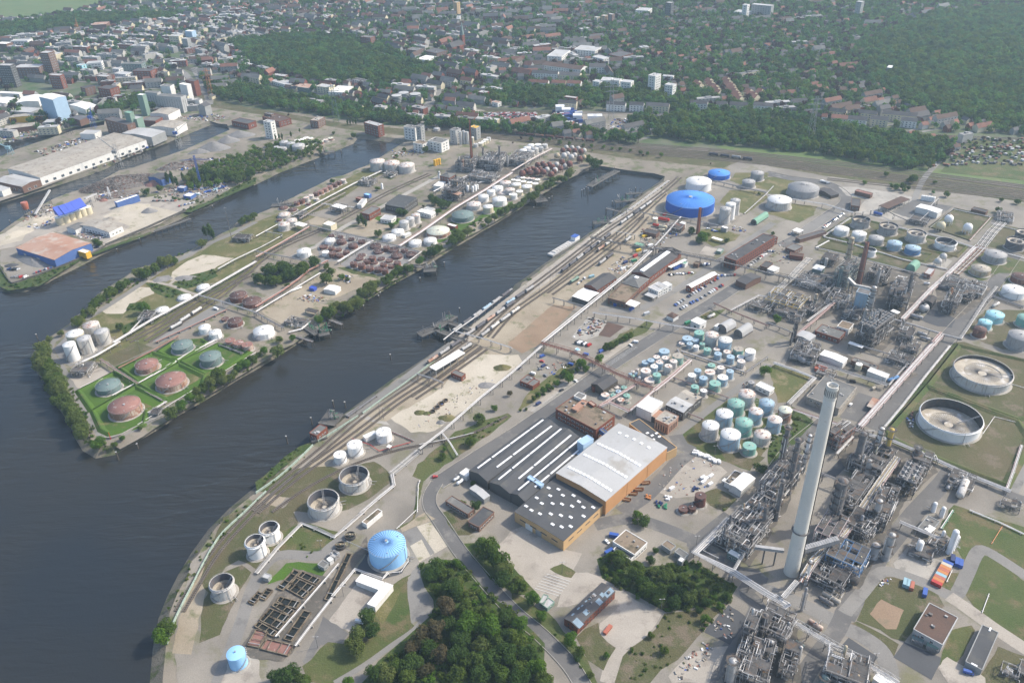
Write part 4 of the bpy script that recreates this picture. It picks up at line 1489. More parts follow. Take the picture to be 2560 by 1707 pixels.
def eJ(p,h,aM,pl_,a2,aZ='steel',r=.18,name='lamp_mast',aO='mast',b7=2,head='d_',cR='lamp masts'):
 th=thg(name,None,aO,p)
 L(th,aM,pl_,a2,cR)
 MB().tube((0,0,0),(0,0,h),r,6,r*.6).build('pole',aZ,th)
 hd=MB()
 for i in range(b7):
  a=i*2*math.pi/max(1,b7)
  hd.beam((0,0,h),(1.2*math.cos(a),1.2*math.sin(a),h),.12)
  hd.box(1.2*math.cos(a),1.2*math.sin(a),h-.1,.9,.5,.2,a)
 hd.build('lamp_head',head,th)
 return th
#landmarks that look-alikes are counted from
T(3,3)
aP('chimney','the tall chimney',g(210,555))
T(0,2)
aP('tip','the point',g(900,1040))
T(2,1)
aP('bigblue','the big blue tank',g(1640,330))
aP('brickstack','the brick stack',g(1705,580))
T(1,0)
aP('redstack','the red stack',g(1983,1530))
T(2,2)
aP('orange','the orange warehouse',g(1150,1260))
T(1,3)
aP('sky','the sky blue tank',g(1210,400))
T(0,1)
aP('bluehall','the blue warehouse',g(500,800))
aP('scrap','the scrap heap',g(1100,130))
T(2,0)
aP('towers','the tower blocks',g(1300,800))
T(0,0)
aP('whitecrane','the white crane',g(1660,1400))
def TK(a8,pl_,a2,**kw):
 for r in a8:
  k=dict(kw)
  if len(r)>5:
   k.update(r[5])
  tank(*r[:5],pl_,a2,**k)
FL=dict(aW='flat')
OP=dict(aW='open')
LT=dict(bG=True)
SI=dict(word='silo',aW='flat')
#river side, foreground
T(1,2)
TK([(1170,828,70,945,'w'),(905,944,70,1068,'w'),(768,1036,56,1138,'w',dict(aW='flat'))],'beside the riverside railway sidings','sky',aW='dome')
TK([(898,1226,131,1398,'p',dict(a3=.72)),(615,1450,137,1638,'p',dict(a3=.72))],'open topped on the river lawn','sky',**OP)
T(1,3)
TK([(118,140,84,295,'w',dict(a3=.45)),(-14,262,84,440,'w',dict(a3=.3))],'open topped beside the river road','sky',**OP)
T(0,3)
TK([(2031,640,104,815,'p',dict(a3=.6))],'open topped, lowest on the river bank','sky',**OP)
TK([(2162,1290,82,1455,'sk',dict(aW='dome'))],'with a domed lid in the bare corner by the river','sky')
T(1,3)
TK([(1200,290,172,538,'sk',dict(aW='steep',cH=40))],'with ribbed conical roof beside the settling basins','sky')
#tank farm in front of the chimney
T(2,2)
TK([(1824,768,78,920,'wr'),(2008,850,92,1015,'wb'),(2182,957,62,1060,'gr'),(2300,850,75,965,'rg'),(1952,660,78,805,'wb'),(2058,565,78,700,'gr'),(2158,478,75,625,'p'),(2132,740,80,890,'gr'),(2240,638,63,780,'bw'),(2340,560,70,692,'b')],'on the orange warehouse lawn','chimney')
TK([(2198,374,28,435,'g')],'alone behind the lawn farm','chimney')
T(3,2)
TK([(160,626,62,762,'pg'),(65,715,66,860,'bw')],'on the lawn beside the chimney','chimney')
T(2,2)
TK([(1652,308,36,400,'wr'),(1706,264,32,350,'b'),(1758,334,38,418,'b'),(1818,280,48,372,'p'),(1832,217,34,255,'gr'),(1918,238,34,300,'rg'),(2003,272,34,360,'b'),(1936,328,48,425,'wb'),(1865,383,52,480,'gr'),(1680,414,36,490,'gr'),(1760,450,30,522,'wr')],'in the group behind the halls','orange',aW='flat')
TK([(1398,88,48,150,'b'),(1328,142,32,185,'bw'),(1408,150,34,210,'rg'),(1525,132,50,230,'grw'),(1485,180,34,265,'rg'),(1275,172,32,230,'b'),(1226,190,34,238,'b'),(1355,189,34,275,'bw'),(1306,228,34,305,'wb'),(1435,224,34,310,'rg'),(1228,266,46,355,'rg'),(1330,305,38,395,'gr'),(1262,352,48,415,'rg')],'in the pack beside the pipe bridge','orange',aW='flat')
TK([(1085,296,15,335,'b'),(1110,276,16,310,'p'),(1138,291,15,330,'b'),(1150,256,15,290,'rg'),(1110,314,18,350,'gr'),(1170,326,13,365,'w'),(1145,346,16,370,'rg'),(1200,363,12,390,'p')],'slim, beside the brown pipe bridge','orange',aW='flat',bG=True)
TK([(958,417,25,445,'rg'),(912,447,27,480,'grw'),(1030,420,26,465,'gr'),(978,457,26,490,'b'),(932,492,26,520,'gr'),(855,488,38,540,'bw'),(1052,493,30,535,'gr'),(1000,533,32,575,'rg'),(1058,547,20,580,'grw')],'inside the pink pipe loop','orange',aW='flat')
TK([(1558,15,26,50,'rg'),(1632,20,28,75,'b'),(1692,44,26,98,'w'),(1748,20,25,80,'gr'),(1795,72,33,138,'gr'),(1878,70,28,130,'rg'),(1892,112,34,182,'b'),(1975,94,34,158,'rg'),(2008,140,36,225,'b'),(2080,68,46,140,'grw'),(2098,140,32,180,'wb'),(2190,88,48,185,'w'),(2105,180,36,262,'rg')],'in the group below the arched sheds','chimney',aW='flat')
T(2,1)
TK([(1612,1534,48,1600,'b'),(1720,1483,46,1568,'gr'),(1835,1501,62,1620,'p'),(1960,1549,62,1670,'wb'),(1680,1547,38,1600,'b')],'close below the arched sheds','chimney',aW='flat')
#big blue and its neighbours
TK([(1638,262,223,437,'ro',dict(cH=36))],'the largest tank, beside the rail yard','bigblue')
TK([(1716,92,116,205,'w'),(1902,18,100,95,'ro'),(2255,18,60,102,'g'),(2175,96,60,168,'g')],'behind the big blue tank','bigblue')
TK([(1962,347,52,500,'c'),(2010,303,46,460,'w'),(2052,268,46,418,'c')],'in the trio beside the blue tank','bigblue',word='silo')
TK([(1315,434,24,490,'cr')],'among red equipment by the rail yard','bigblue',bG=True)
T(3,1)
TK([(108,262,110,372,'wr'),(328,150,142,262,'g',dict(aW='steep',cH=24))],'beside the lorry park','bigblue')
TK([(858,442,80,540,'g',dict(a3=.35)),(1110,502,82,600,'g',dict(a3=.2)),(1370,568,84,668,'p',dict(a3=.2)),(1638,648,92,740,'w',dict(a3=.7))],'open topped in the diagonal yard','bigblue',**OP)
TK([(680,530,66,608,'w'),(840,572,66,652,'w'),(996,614,68,698,'g'),(1166,660,66,740,'b'),(1333,705,70,783,'mb')],'in the diagonal front row','bigblue')
TK([(948,721,46,798,'w',dict(a3=.4))],'small, open topped, behind the redbrown chimney','bigblue',**OP)
TK([(2280,638,82,740,'d'),(2360,560,75,650,'d')],'on the far tank lawn','bigblue',a3=.15,**OP)
TK([(2092,762,98,858,'g'),(1958,892,86,975,'o'),(2330,970,88,1050,'r')],'beside the long multi-pipe rack','bigblue')
TK([(2262,1086,102,1185,'w'),(2088,1314,80,1408,'a'),(1998,1384,60,1468,'a'),(1952,1448,56,1540,'r'),(2372,1345,75,1445,'gr'),(2325,1508,108,1655,'g')],'on the lawn past the works','chimney')
T(3,2)
TK([(1978,264,252,468,'p',dict(a3=.36)),(1685,682,270,915,'w',dict(a3=.9))],'very wide, on the brown lawn','chimney',**OP)
#peninsula tip
T(0,2)
TK([(630,25,54,193,'w',SI)],'tall, first of the silos at the point','tip')
T(0,1)
TK([(832,1410,70,1560,'rg'),(682,1490,74,1648,'cr'),(768,1535,60,1690,'c'),(926,1470,60,1604,'c')],'in the bundle at the point','tip',**SI)
T(0,2)
TK([(1670,30,92,120,'s'),(1930,135,94,245,'s'),(990,398,106,495,'s'),(1345,208,100,302,'rw'),(1568,350,132,468,'rw',dict(aW='flat')),(1140,583,140,720,'rw',dict(aW='flat'))],'inside a green bund at the point','tip',aW='flat')
TK([(2268,28,48,100,'rw'),(2190,10,45,80,'rw'),(2112,-12,44,50,'rw')],'behind the green bunds','tip',aW='flat')
T(0,1)
TK([(2185,1138,78,1220,'r'),(2312,1192,84,1270,'r'),(2065,1355,34,1392,'m'),(2155,1375,66,1445,'m')],'beside the peninsula road','tip',aW='flat')
TK([(1875,1432,52,1508,'w'),(1972,1480,55,1555,'w')],'beside the rusty pipe rack','tip')
TK([(1865,1062,56,1110,'w'),(1692,1157,58,1198,'w'),(1487,1272,58,1318,'w')],'low, beside the white pipe rack','tip',aW='flat')
T(1,1)
TK([(68,1462,92,1555,'w')],'beside the peninsula jetty','tip')
TK([(438,733,62,808,'w'),(678,634,48,685,'w'),(638,744,32,795,'w')],'beside the maroon tank yards','tip')
TK([(782,640,45,690,'m'),(890,680,44,728,'m'),(968,642,32,682,'m'),(875,622,28,652,'m'),(775,602,26,628,'m'),(690,590,26,618,'m'),(620,692,38,730,'m'),(692,705,29,742,'r'),(755,717,29,752,'r'),(702,752,33,808,'r'),(766,767,33,814,'r'),(828,737,30,782,'r')],'in the inland rusty yard','tip',aW='flat')
TK([(1095,685,52,727,'m'),(1125,735,48,772,'m'),(1197,700,30,752,'r'),(1262,720,50,762,'m'),(1290,774,52,822,'m'),(1425,760,52,808,'m'),(1362,727,32,762,'r'),(1068,792,33,852,'r'),(1018,820,33,868,'r'),(895,843,33,897,'r'),(968,858,34,917,'r'),(1042,883,36,937,'r'),(1118,893,34,947,'m'),(1170,853,33,897,'r'),(1222,818,33,853,'r'),(1295,838,33,892,'r'),(1240,867,30,907,'r'),(1182,903,30,962,'r'),(950,803,36,834,'m'),(970,772,36,798,'m'),(1150,803,34,832,'m'),(1085,838,33,868,'m')],'in the waterside rusty yard','tip',aW='flat')
TK([(1220,603,60,658,'w'),(1300,551,58,605,'w'),(1460,653,60,708,'w'),(1598,633,60,695,'w'),(2088,231,48,297,'w'),(2235,258,66,333,'w'),(2130,327,48,400,'cr'),(2156,183,38,240,'w'),(2218,153,52,205,'w'),(2000,303,66,372,'rg')],'on the bank facing the railway','redstack')
TK([(1358,467,43,555,'c'),(1412,434,40,522,'c'),(1465,403,40,492,'rg')],'beside the peninsula offices','redstack',**SI)
TK([(1672,548,106,628,'pg',dict(aW='flat')),(1896,400,100,482,'s',dict(aW='flat'))],'wide, on the peninsula bank','redstack')
TK([(255,488,52,557,'p'),(325,452,50,517,'p'),(260,398,55,442,'p'),(252,338,40,364,'r'),(335,353,40,382,'r'),(212,445,24,472,'r')],'beside the old jetty','tip',aW='flat')
TK([(802,82,23,122,'rg'),(760,99,22,138,'m'),(720,117,26,160,'m'),(678,140,25,182,'rw'),(637,162,26,202,'rw'),(595,182,26,224,'rw'),(551,200,26,242,'m'),(506,224,24,262,'rg'),(462,244,26,292,'rg'),(417,264,26,312,'r'),(372,287,27,328,'r'),(558,256,20,280,'rg'),(480,302,22,324,'m')],'in single file above the basin','tip',**FL)
T(2,1)
TK([(38,122,46,172,'cr'),(135,142,50,203,'cr'),(70,187,32,237,'cr'),(15,217,33,272,'w'),(215,116,28,157,'cr'),(105,97,26,130,'cr'),(162,106,26,140,'cr'),(55,86,26,115,'cr'),(12,82,22,110,'cr'),(145,66,24,90,'p'),(100,62,24,90,'cr'),(60,55,24,80,'p'),(190,70,24,95,'p'),(235,80,24,110,'cr')],'in the cream group','redstack',aW='flat')
T(1,1)
TK([(2290,105,52,160,'rg'),(2330,170,46,225,'rg'),(2348,130,36,160,'cr'),(2348,215,26,270,'cr'),(2262,200,46,230,'rg')],'at the cream group corner','redstack',aW='flat')
T(2,0)
TK([(102,1377,33,1412,'w'),(138,1354,34,1392,'w'),(175,1330,32,1367,'w'),(210,1362,34,1422,'c'),(172,1387,36,1442,'c'),(240,1327,30,1365,'w'),(268,1352,20,1402,'c'),(302,1327,27,1372,'c')],'at the peninsula head','redstack',aW='flat')
for r in([(466,1378,23,0),(522,1381,23,0),(575,1381,23,0),(632,1388,25,0),(663,1383,22,1),(414,1428,27,2),(478,1428,27,1),(545,1442,27,1),(510,1414,22,1),(577,1424,22,1),(620,1457,28,0),(660,1442,22,2),(460,1487,27,0),(527,1504,31,0),(487,1522,20,1),(235,1513,26,0),(282,1503,24,0),(306,1523,26,0),(342,1508,24,0),(372,1532,26,0),(410,1508,22,1),(443,1543,26,0),(155,1557,26,0),(190,1547,22,0),(222,1562,26,0),(257,1552,22,0),(322,1557,24,1),(396,1562,26,1),(498,1352,20,1),(552,1356,20,1),(608,1362,20,1)]):
 a4(r[0],r[1],r[2],('I_','m_','A_')[r[3]],('maroon','pale grey','ochre')[r[3]],'in the peninsula crowd','redstack')
T(2,1)
for x,y,w in((95,22,30),(170,17,28),(235,12,28),(290,12,27),(360,32,29),(385,5,24),(130,0,24)):
 a4(x,y,w,'I_','maroon','in the peninsula crowd','redstack')
T(3,1)
for x,y,w,m,a in((1662,440,40,'l_','white'),(1590,502,40,'o_','cream'),(1836,518,42,'l_','white')):
 a4(x,y,w,m,a,'in the grass yard','bigblue')
for x,y,w,m,a in((1562,830,33,'m_','small pale'),(1610,786,33,'m_','small pale')):
 a4(x,y,w,m,a,'on the white square','bigblue')
T(1,0)
TK([(1113,1478,68,1580,'p'),(1245,1493,72,1590,'p'),(1380,1513,74,1600,'p')],'silvery, above the upper basin','redstack',aW='cone')
TK([(388,1333,57,1412,'c'),(318,1314,40,1385,'c'),(255,1302,40,1370,'c'),(185,1347,22,1400,'c'),(212,1352,22,1405,'c'),(252,1357,28,1408,'c'),(430,1277,26,1305,'cr'),(462,1264,26,1290,'cr'),(380,1288,28,1315,'cr'),(500,1268,24,1290,'cr'),(470,1300,22,1320,'cr'),(425,1305,25,1330,'cr')],'across the upper basin','redstack',aW='flat')
TK([(486,1342,28,1380,'pg'),(530,1324,24,1362,'pg'),(568,1310,20,1347,'pg'),(602,1297,20,1332,'pg'),(640,1282,24,1310,'rg'),(685,1267,24,1297,'pg')],'in front across the upper basin','redstack',aW='flat')
TK([(2018,1322,22,1357,'c'),(2065,1312,24,1345,'cr'),(2090,1298,22,1332,'cr'),(2110,1283,24,1322,'cr'),(2135,1264,20,1300,'c'),(1660,1178,30,1210,'c'),(1985,1260,15,1320,'cr'),(1875,1212,14,1330,'c'),(1905,1202,14,1325,'c'),(1935,1212,15,1325,'c')],'beside the mill at the basin','redstack',aW='flat',bG=True)
TK([(1640,1468,13,1527,'y'),(1660,1462,13,1520,'y'),(1681,1457,13,1515,'y')],'slim, in the mill yard','redstack',word='silo',aW='dome',bG=True)
T(0,1)
TK([(540,425,36,502,'cr'),(592,408,34,487,'cr'),(645,390,33,464,'cr'),(697,366,33,442,'cr'),(748,345,33,422,'cr'),(798,330,33,405,'cr')],'under the blue housings','bluehall',word='gravel silo',aW='flat',bG=True)
T(3,1)
TK([(1425,228,15,272,'w'),(1450,231,15,276,'w'),(1475,234,15,280,'w'),(1500,238,15,284,'w'),(1525,242,14,288,'w')],'slim, behind the loading shed','bigblue',word='silo',aW='dome',bG=True)
TK([(512,800,14,855,'c'),(540,806,14,885,'c')],'slim, beside the works road','bigblue',word='silo',bG=True)
T(3,2)
TK([(838,208,30,275,'cr')],'small, behind the flat grey building','chimney',bG=True)
T(2,3)
T(2,2)
TK([(1732,1412,52,1535,'m',dict(aW='flat')),(1575,1530,45,1590,'r',dict(aW='flat')),(1655,1520,34,1580,'r',dict(aW='flat'))],'in the sunken pit','orange')
#buildings
def grid_sky(bX,a8,u0,u1,su,sv):
 return[(u0+(u1-u0)*i/(bX-1),v,su,sv)for v in a8 for i in range(bX)]
rq=random.Random(11)
T(2,2)
#big orange-walled warehouse, pale roof
th=aG([(985,762),(1435,975),(855,1460),(392,1205)],13.5,'U_','b_','long warehouse with orange wall panels and pale roof dotted with skylights',name='warehouse',aO='warehouse',kind='gable',aF=1.5,aV=1,cQ=[(.09+.075*i,v,2.2,2.2)for v in(.86,.62,.40)for i in range(12)]+[(.22+.15*i,.13,2.2,2.2)for i in range(5)],c5='a_')
cx,a5,lu,lv=cA([(985,762),(1435,975),(855,1460),(392,1205)],13.5)
for s in range(4):
 dG,al,ln,eI=bM(s,lu,lv)
 k=max(2,round(ln/22))
 pm=MB()
 pm.box(0,-.09,1.2,ln/k-.5,.14,11.6)
 me=pm.mesh('wall_panel','U_')
 gm=MB()
 gm.box(0,-.07,0,ln,.1,1.0)
 gm.build('plinth','concrete',th,dG,eI)
 for i in range(k):
  p=dG+al*((i-(k-1)/2)*ln/k)
  link('wall_panel',me,th,(p.x,p.y,0),eI)
for i,(x,y)in enumerate(((1050,1460),(1110,1405),(1165,1368),(1227,1308))):
 t=thg('skip',None,'skip',g(x,y),a5+.5+.1*i)
 L(t,'open orange steel skip along the orange warehouse wall','','orange')
 m=MB()
 m.add([(-2.6,-1,.2),(2.6,-1,.2),(2.6,1,.2),(-2.6,1,.2),(-3.2,-1.2,1.7),(3.2,-1.2,1.7),(3.2,1.2,1.7),(-3.2,1.2,1.7)],[(0,1,5,4),(1,2,6,5),(2,3,7,6),(3,0,4,7),(3,2,1,0)])
 m.build('body','paint_orange',t)
 m=MB()
 m.add([(-2.5,-.95,.6+.3*(i%2)),(2.5,-.95,.6),(2.5,.95,.8),(-2.5,.95,.9)],[(0,1,2,3)])
 m.build('load','brown_soil',t)
sk=[(u,v,2.6,1.7)for u,v in((.08,.15),(.08,.4),(.1,.7),(.2,.25),(.22,.55),(.2,.8),(.33,.2),(.35,.35),(.36,.62),(.34,.85),(.48,.15),(.5,.42),(.5,.7),(.62,.25),(.63,.5),(.64,.8),(.77,.18),(.78,.38),(.77,.6),(.8,.82),(.92,.25),(.92,.55),(.93,.8))]
aG([(390,1260),(845,1502),(470,1823),(15,1565)],9,'K_','F_','low warehouse with dark roof full of square white skylights',name='warehouse',aO='warehouse',kind='gable',aF=.9,aV=1,cQ=sk,aN=(1,9,6,1.2,4.5),a6=[(2,.3,6,5,'a_'),(2,.5,5,5,'k_'),(1,.3,6,5,'B_'),(1,.6,6,5,'B_')],bP='K_')
aG([(1040,760),(1160,730),(1530,965),(1450,1010)],8,'K_','F_','low grey-roofed extension behind the orange warehouse',kind='flat',cQ=[(.1,.5,2.4,1.6),(.2,.6,2.4,1.6),(.55,.5,2.4,1.6),(.65,.4,2.4,1.6),(.8,.6,2.4,1.6)],name='warehouse',aO='warehouse')
#twin-aisle dark warehouse with long white light strips
T(1,2)
for k,q in enumerate(([(1950,1185),(2620,705),(2790,790),(2120,1285)],[(2122,1287),(2792,792),(2985,880),(2320,1385)],[(2322,1387),(2987,882),(3090,930),(2480,1480)])):
 cx,a5,lu,lv=cA(q,8)
 t=aG(q,8,'B_','F_',('river-facing','middle','yard-facing')[k]+' aisle of the dark warehouse with white light strips',kind='gable',aF=2.6,name='warehouse',aO='warehouse',eW=.05,a6=[(3,.5,5,4,'a_')])
 ro=[c for c in dM[t.name]if c.name.startswith('roof')][0]
 for fv,segs in((-.27,((-.47,-.28),(-.27,0.0),(.01,.25),(.27,.44))),(.27,((-.45,-.2),(-.19,.1),(.12,.32)))):
  for a,b in segs:
   m=MB()
   m.box((a+b)/2*lu,fv*lv,0,(b-a)*lu,1.3,.35)
   s_=m.build('light_strip','skylight_white',ro,(0,0,8.2+2.6*(1-abs(fv)*2)))
T(2,2)
aG([(405,620),(575,495),(945,685),(768,815)],9.5,'f_','x_','red brick factory block with a mossy brown flat roof',aN=(2,4.5,3,1.6,1.5),aR=12,name='factory',aO='factory')
aG([(570,500),(612,468),(680,497),(640,535)],12,'a_','g_','small white roof house on the mossy brick factory',zb=9.5,name='roof_house')
aG([(550,615),(650,535),(690,552),(600,640)],11.5,'u_','u_','rusty roof hall across the mossy brick factory',zb=9.5,name='roof_house',aR=2)
aG([(700,560),(725,548),(775,580),(745,598)],11,'f_','u_','rusty plant room at the edge of the mossy factory roof',zb=9.5,name='roof_house')
aG([(600,915),(692,862),(750,895),(655,955)],17,'E_','E_','sky blue clad tower house between the two warehouses',name='plant_tower',aO='building')
aG([(555,1008),(600,975),(660,1010),(612,1045)],9,'E_','E_','low sky blue annex below the blue tower house',name='plant_annex')
aG([(140,1245),(165,1236),(295,1305),(265,1335)],10.5,'E_','E_','sky blue conveyor bridge between dark warehouse and skylight hall',name='conveyor_bridge',zb=7)
aG([(805,810),(830,800),(878,835),(850,850)],7.5,'v_','g_','dark blue link bridge beside the brick factory',name='link_bridge',zb=4)
aG([(1160,590),(1245,500),(1378,555),(1282,668)],9,'a_','c_','plain white windowless building at the pink pipe loop',name='store_building')
aG([(1410,582),(1505,510),(1665,580),(1575,655)],8,'B_','b_','grey industrial hall with ribbed pale roof facing the yard',kind='gable',aF=1.2,aV=1,aN=(1,5,3,1.6,4),aR=4,name='hall',aO='hall')
aG([(1505,510),(1600,445),(1740,515),(1665,580)],8,'B_','n_','grey industrial hall with dusty roof next to the tank group',kind='gable',aF=1.2,aV=1,aN=(1,5,3,1.6,4),aR=4,name='hall',aO='hall')
m=aG([(1270,685),(1350,630),(1420,650),(1330,712)],5,'B_','u_','low rust-roofed lean-to beside the white building',kind='flat',name='lean_to')
aG([(1310,710),(1405,640),(1538,688),(1432,770)],9,'u_','n_','rusty cooling house with slatted front',kind='flat',aR=8,name='cooling_house',aN=(1,2.2,.9,5.5,1),dQ='dark_void',bP='n_')
aG([(2020,1312),(2112,1195),(2218,1250),(2110,1388)],6,'a_','c_','white metal hall beside the chimney road',kind='gable',aF=1.0,a6=[(0,.6,3.5,3.5,'v_')],name='hall',aO='hall')
aG([(1960,1290),(2040,1180),(2115,1215),(2022,1325)],4.5,'a_','x_','flat-roofed office annex on the white metal hall',aR=5,name='annex')
aG([(1925,1280),(1950,1255),(2005,1285),(1985,1310)],3.5,'a_','c_','white canopy in front of the office annex',kind='canopy',name='canopy')
aG([(730,392),(868,300),(950,360),(850,455)],6,'timber','e_','open timber shed with slate gable roof beside the road',kind='gable',aF=2.5,aV=0,name='shed',aO='shed')
aG([(735,415),(762,400),(778,412),(752,430)],5,'f_','t_','tiny brick hut at the slate shed',name='hut')
aG([(75,362),(140,308),(208,335),(140,392)],4.5,'f_','g_','old brick cottage with blue doors in the rough yard',aN=(1,3,1.4,1.6,1),name='cottage',aR=2)
aG([(140,390),(200,340),(250,370),(192,415)],4,'f_','g_','flat brick extension of the old cottage',name='cottage')
aG([(580,70),(600,60),(625,75),(600,95)],3.5,'a_','O_','little white hut with blue front below the pipe bridge',name='hut')
aG([(2255,395),(2280,368),(2400,425),(2360,475)],4.5,'a_','c_','long white site office beside the lawn tanks',aN=(1,4,2.6,1.2,1.4),name='site_office')
T(2,3)
t=aG([(475,972),(828,650),(942,728),(605,1062)],6,'f_','e_','long red brick barrack with patched slate-grey roof',kind='gable',aF=1.4,aN=(2,3.2,1.4,1.3,.8),a6=[(0,.4,2,2.5,'a_')],bP='f_',aR=6,name='barrack')
ro=[c for c in dM[t.name]if c.name.startswith('roof')][0]
cx,a5,lu,lv=cA([(475,972),(828,650),(942,728),(605,1062)],6)
for fu,fv,su,sv in((.10,.30,.2,.33),(.22,.14,.07,.26),(.36,.3,.1,.35),(.68,.22,.1,.3),(.93,.34,.12,.55),(.3,-.3,.05,.12),(.42,-.24,.05,.12),(.5,-.3,.05,.1),(.62,-.26,.05,.1),(.7,-.3,.06,.1),(.86,-.26,.06,.12)):
 fu-=.5
 m=MB()
 m.box(0,0,0,su*lu,sv*lv,.1)
 p=m.build('roof_patch','ac_',ro,(fu*lu*-1*-1,fv*lv,6.22+1.4*(1-abs(fv)*2)))
 p.rotation_euler.x=-math.atan2(1.4,lv/2)*(1 if fv>0 else-1)
aG([(925,268),(1045,165),(1243,278),(1125,392)],5,'a_','x_','white flat-roofed office with mossy roof near the thicket',aN=(1,3,2.3,1.5,1.2),name='office',aR=3)
aG([(930,340),(960,315),(1125,400),(1090,435)],3.5,'a_','F_','low dark-roofed wing of the white office',name='office')
for i,q in enumerate(([(1372,298),(1420,258),(1508,310),(1452,352)],[(1495,362),(1530,330),(1625,385),(1578,422)],[(1525,440),(1550,405),(1590,428),(1562,462)])):
 aG(q,3.8,'k_',('x_','g_','c_')[i],('brown-roofed garage block','grey-roofed garage block','small white-roofed garage')[i]+' by the thicket',a6=[(0,.3,3,2.6,'a_'),(0,.7,3,2.6,'a_')],name='garage')
aG([(1978,372),(2010,335),(2112,390),(2080,432)],5,'q_','c_','control cabin with a white roof beside the chimney',aN=(1,3,2,1.4,2),name='cabin')
for i,q in enumerate(([(262,828),(285,750),(325,768),(300,850)],[(300,850),(325,768),(375,830),(322,888)])):
 aG(q,2.9,'w_','b_',('uphill','downhill')[i]+' one of two pale green site cabins at the tree line',name='site_cabin',aN=(1,3,1.2,1.1,1))
T(3,3)
t=aG([(1335,1070),(1482,838),(1745,965),(1600,1218)],7,'b_','y_','square switchgear building with a brown flat roof',aR=5,name='switch_house',aN=(1,5,2,1.5,4))
for i,(x,y)in enumerate(((1365,1190),(1500,1255))):
 t=thg('transformer',None,'transformer',g(x,y),-.5)
 L(t,('grey finned transformer','green-grey finned transformer')[i]+' in front of the switchgear building')
 m=MB()
 m.box(0,0,.5,6,3,3)
 m.build('tank',('q_','w_')[i],t)
 for k in range(9):
  m=MB()
  m.box(-2.8+k*.7,-2.2,.7,.3,1.3,2.6)
  m.build('radiator','r_',t)
 m=MB()
 for k in range(3):
  m.revolve(-1.6+1.6*k,.5,[(.25,3.5),(.12,4),(.22,4.2),(.1,5),(.01,5.2)],8)
 m.build('bushings','D_',t)
 m=MB()
 m.tube((-2,1.2,4.4),(2,1.2,4.4),.5,10)
 m.build('oil_vessel','b_',t)
aG([(1815,1368),(1968,1036),(2120,1106),(1960,1445)],4.5,'k_','F_','long dark-roofed shed with white end strips by the gravel track',kind='flat',name='shed',cQ=[(.02,.5,3,1),(.98,.5,1,3)],a6=[(3,.5,4,3,'v_')])
aG([(955,1530),(1012,1478),(1230,1600),(1170,1650)],7,'a_','c_','white-roofed plant building at the bottom of the works',name='plant_building')
aG([(1385,145),(1465,25),(1560,85),(1492,200)],4,'k_','g_','grey-roofed pump house with white porch on the green',aR=3,name='pump_house')
aG([(1445,160),(1475,110),(1530,150),(1495,198)],4.2,'a_','c_','white porch of the pump house',kind='canopy',name='porch')
T(3,2)
aG([(343,510),(525,322),(830,428),(640,605)],7,'n_','g_','wide flat grey building standing behind the tall chimney',aR=6,name='works_building',aN=(1,6,2.5,1.2,4))
aG([(478,118),(520,80),(725,158),(690,208)],6,'a_','c_','white-roofed hall among the pipe racks',kind='gable',aF=.8,name='hall',aO='hall')
t=aG([(918,268),(945,238),(1108,305),(1085,345)],5.5,'a_','c_','white box store beside the long pipe rack',name='store_building')
aG([(735,20),(752,2),(880,48),(862,66)],6,'steel','c_','white canopy roof on steel posts in the works',kind='canopy',name='canopy')
aG([(765,175),(790,150),(1020,230),(985,260)],4.5,'h_','g_','grey-roofed brick building behind the white hall',aN=(1,4,2,1.4,1.4),name='works_building',aR=4)
aG([(905,600),(960,515),(1030,545),(985,625)],3.2,'steel','u_','rusty canopy beside the long pipe rack',kind='canopy',name='canopy')
aG([(422,245),(470,197),(545,222),(520,275)],3,'paint_brick','paint_brick','brick red container office at the foot of the rack',name='container_office')
T(1,3)
for i,q in enumerate(([(915,632),(965,570),(1180,645),(1120,712)],[(1120,712),(1182,645),(1245,672),(1100,885),(1035,835)][0:1]+[(1182,645),(1245,672),(1100,885)])):
 if i==1:
  q=[(1035,838),(1180,645),(1246,672),(1100,885)]
 aG(q,4.2,'a_','c_',('long wing','short wing')[i]+' of the L-shaped white workshop on the court',kind='shed',aF=.6,a6=[(0,.25,3.2,3,'dark_void'),(0,.5,3.2,3,'dark_void'),(0,.75,3.2,3,'dark_void')],name='workshop',aO='workshop')
aG([(568,480),(610,440),(665,470),(622,512)],3.2,'k_','g_','grey cabin beside the round thickener basins',aN=(1,2.5,1.2,1.2,1),name='cabin')
aG([(655,428),(685,405),(705,430),(675,460)],3.5,'a_','c_','white cube cabin beside the round thickener basins',name='cabin')
aG([(668,385),(715,350),(772,378),(722,418)],3.2,'r_','b_','pale pump container beside the round thickener basins',name='cabin',aR=4)
aG([(970,85),(1120,-25),(1158,-10),(1015,115)],4,'a_','x_','white loading building with brown roof beside the sky blue tank',name='loading_house',a6=[(0,.8,3,3,'v_')])
aG([(55,592),(85,558),(137,577),(112,615)],3.2,'k_','b_','pale square hut on the basin lawn',name='hut')
aG([(1950,85),(2075,-40),(2215,0),(2025,130)],4.5,'h_','F_','flat-roofed brick lodge below the trees',name='lodge',aN=(1,3,2,1.4,1.2))
T(1,2)
aG([(1742,1462),(1800,1418),(2000,1540),(1945,1590)],4,'h_','g_','long low grey-roofed lodge in the garden',name='lodge',aN=(1,3,2,1.4,1.2))
aG([(1962,1347),(2010,1318),(2150,1412),(2090,1452)],4.5,'k_','b_','grey ribbed shed at the warehouse end',kind='gable',aF=.9,name='shed',aO='shed')
aG([(1870,1205),(1932,1165),(1982,1195),(1935,1250)],4,'a_','c_','white gate house beside the dark warehouse',name='gate_house')
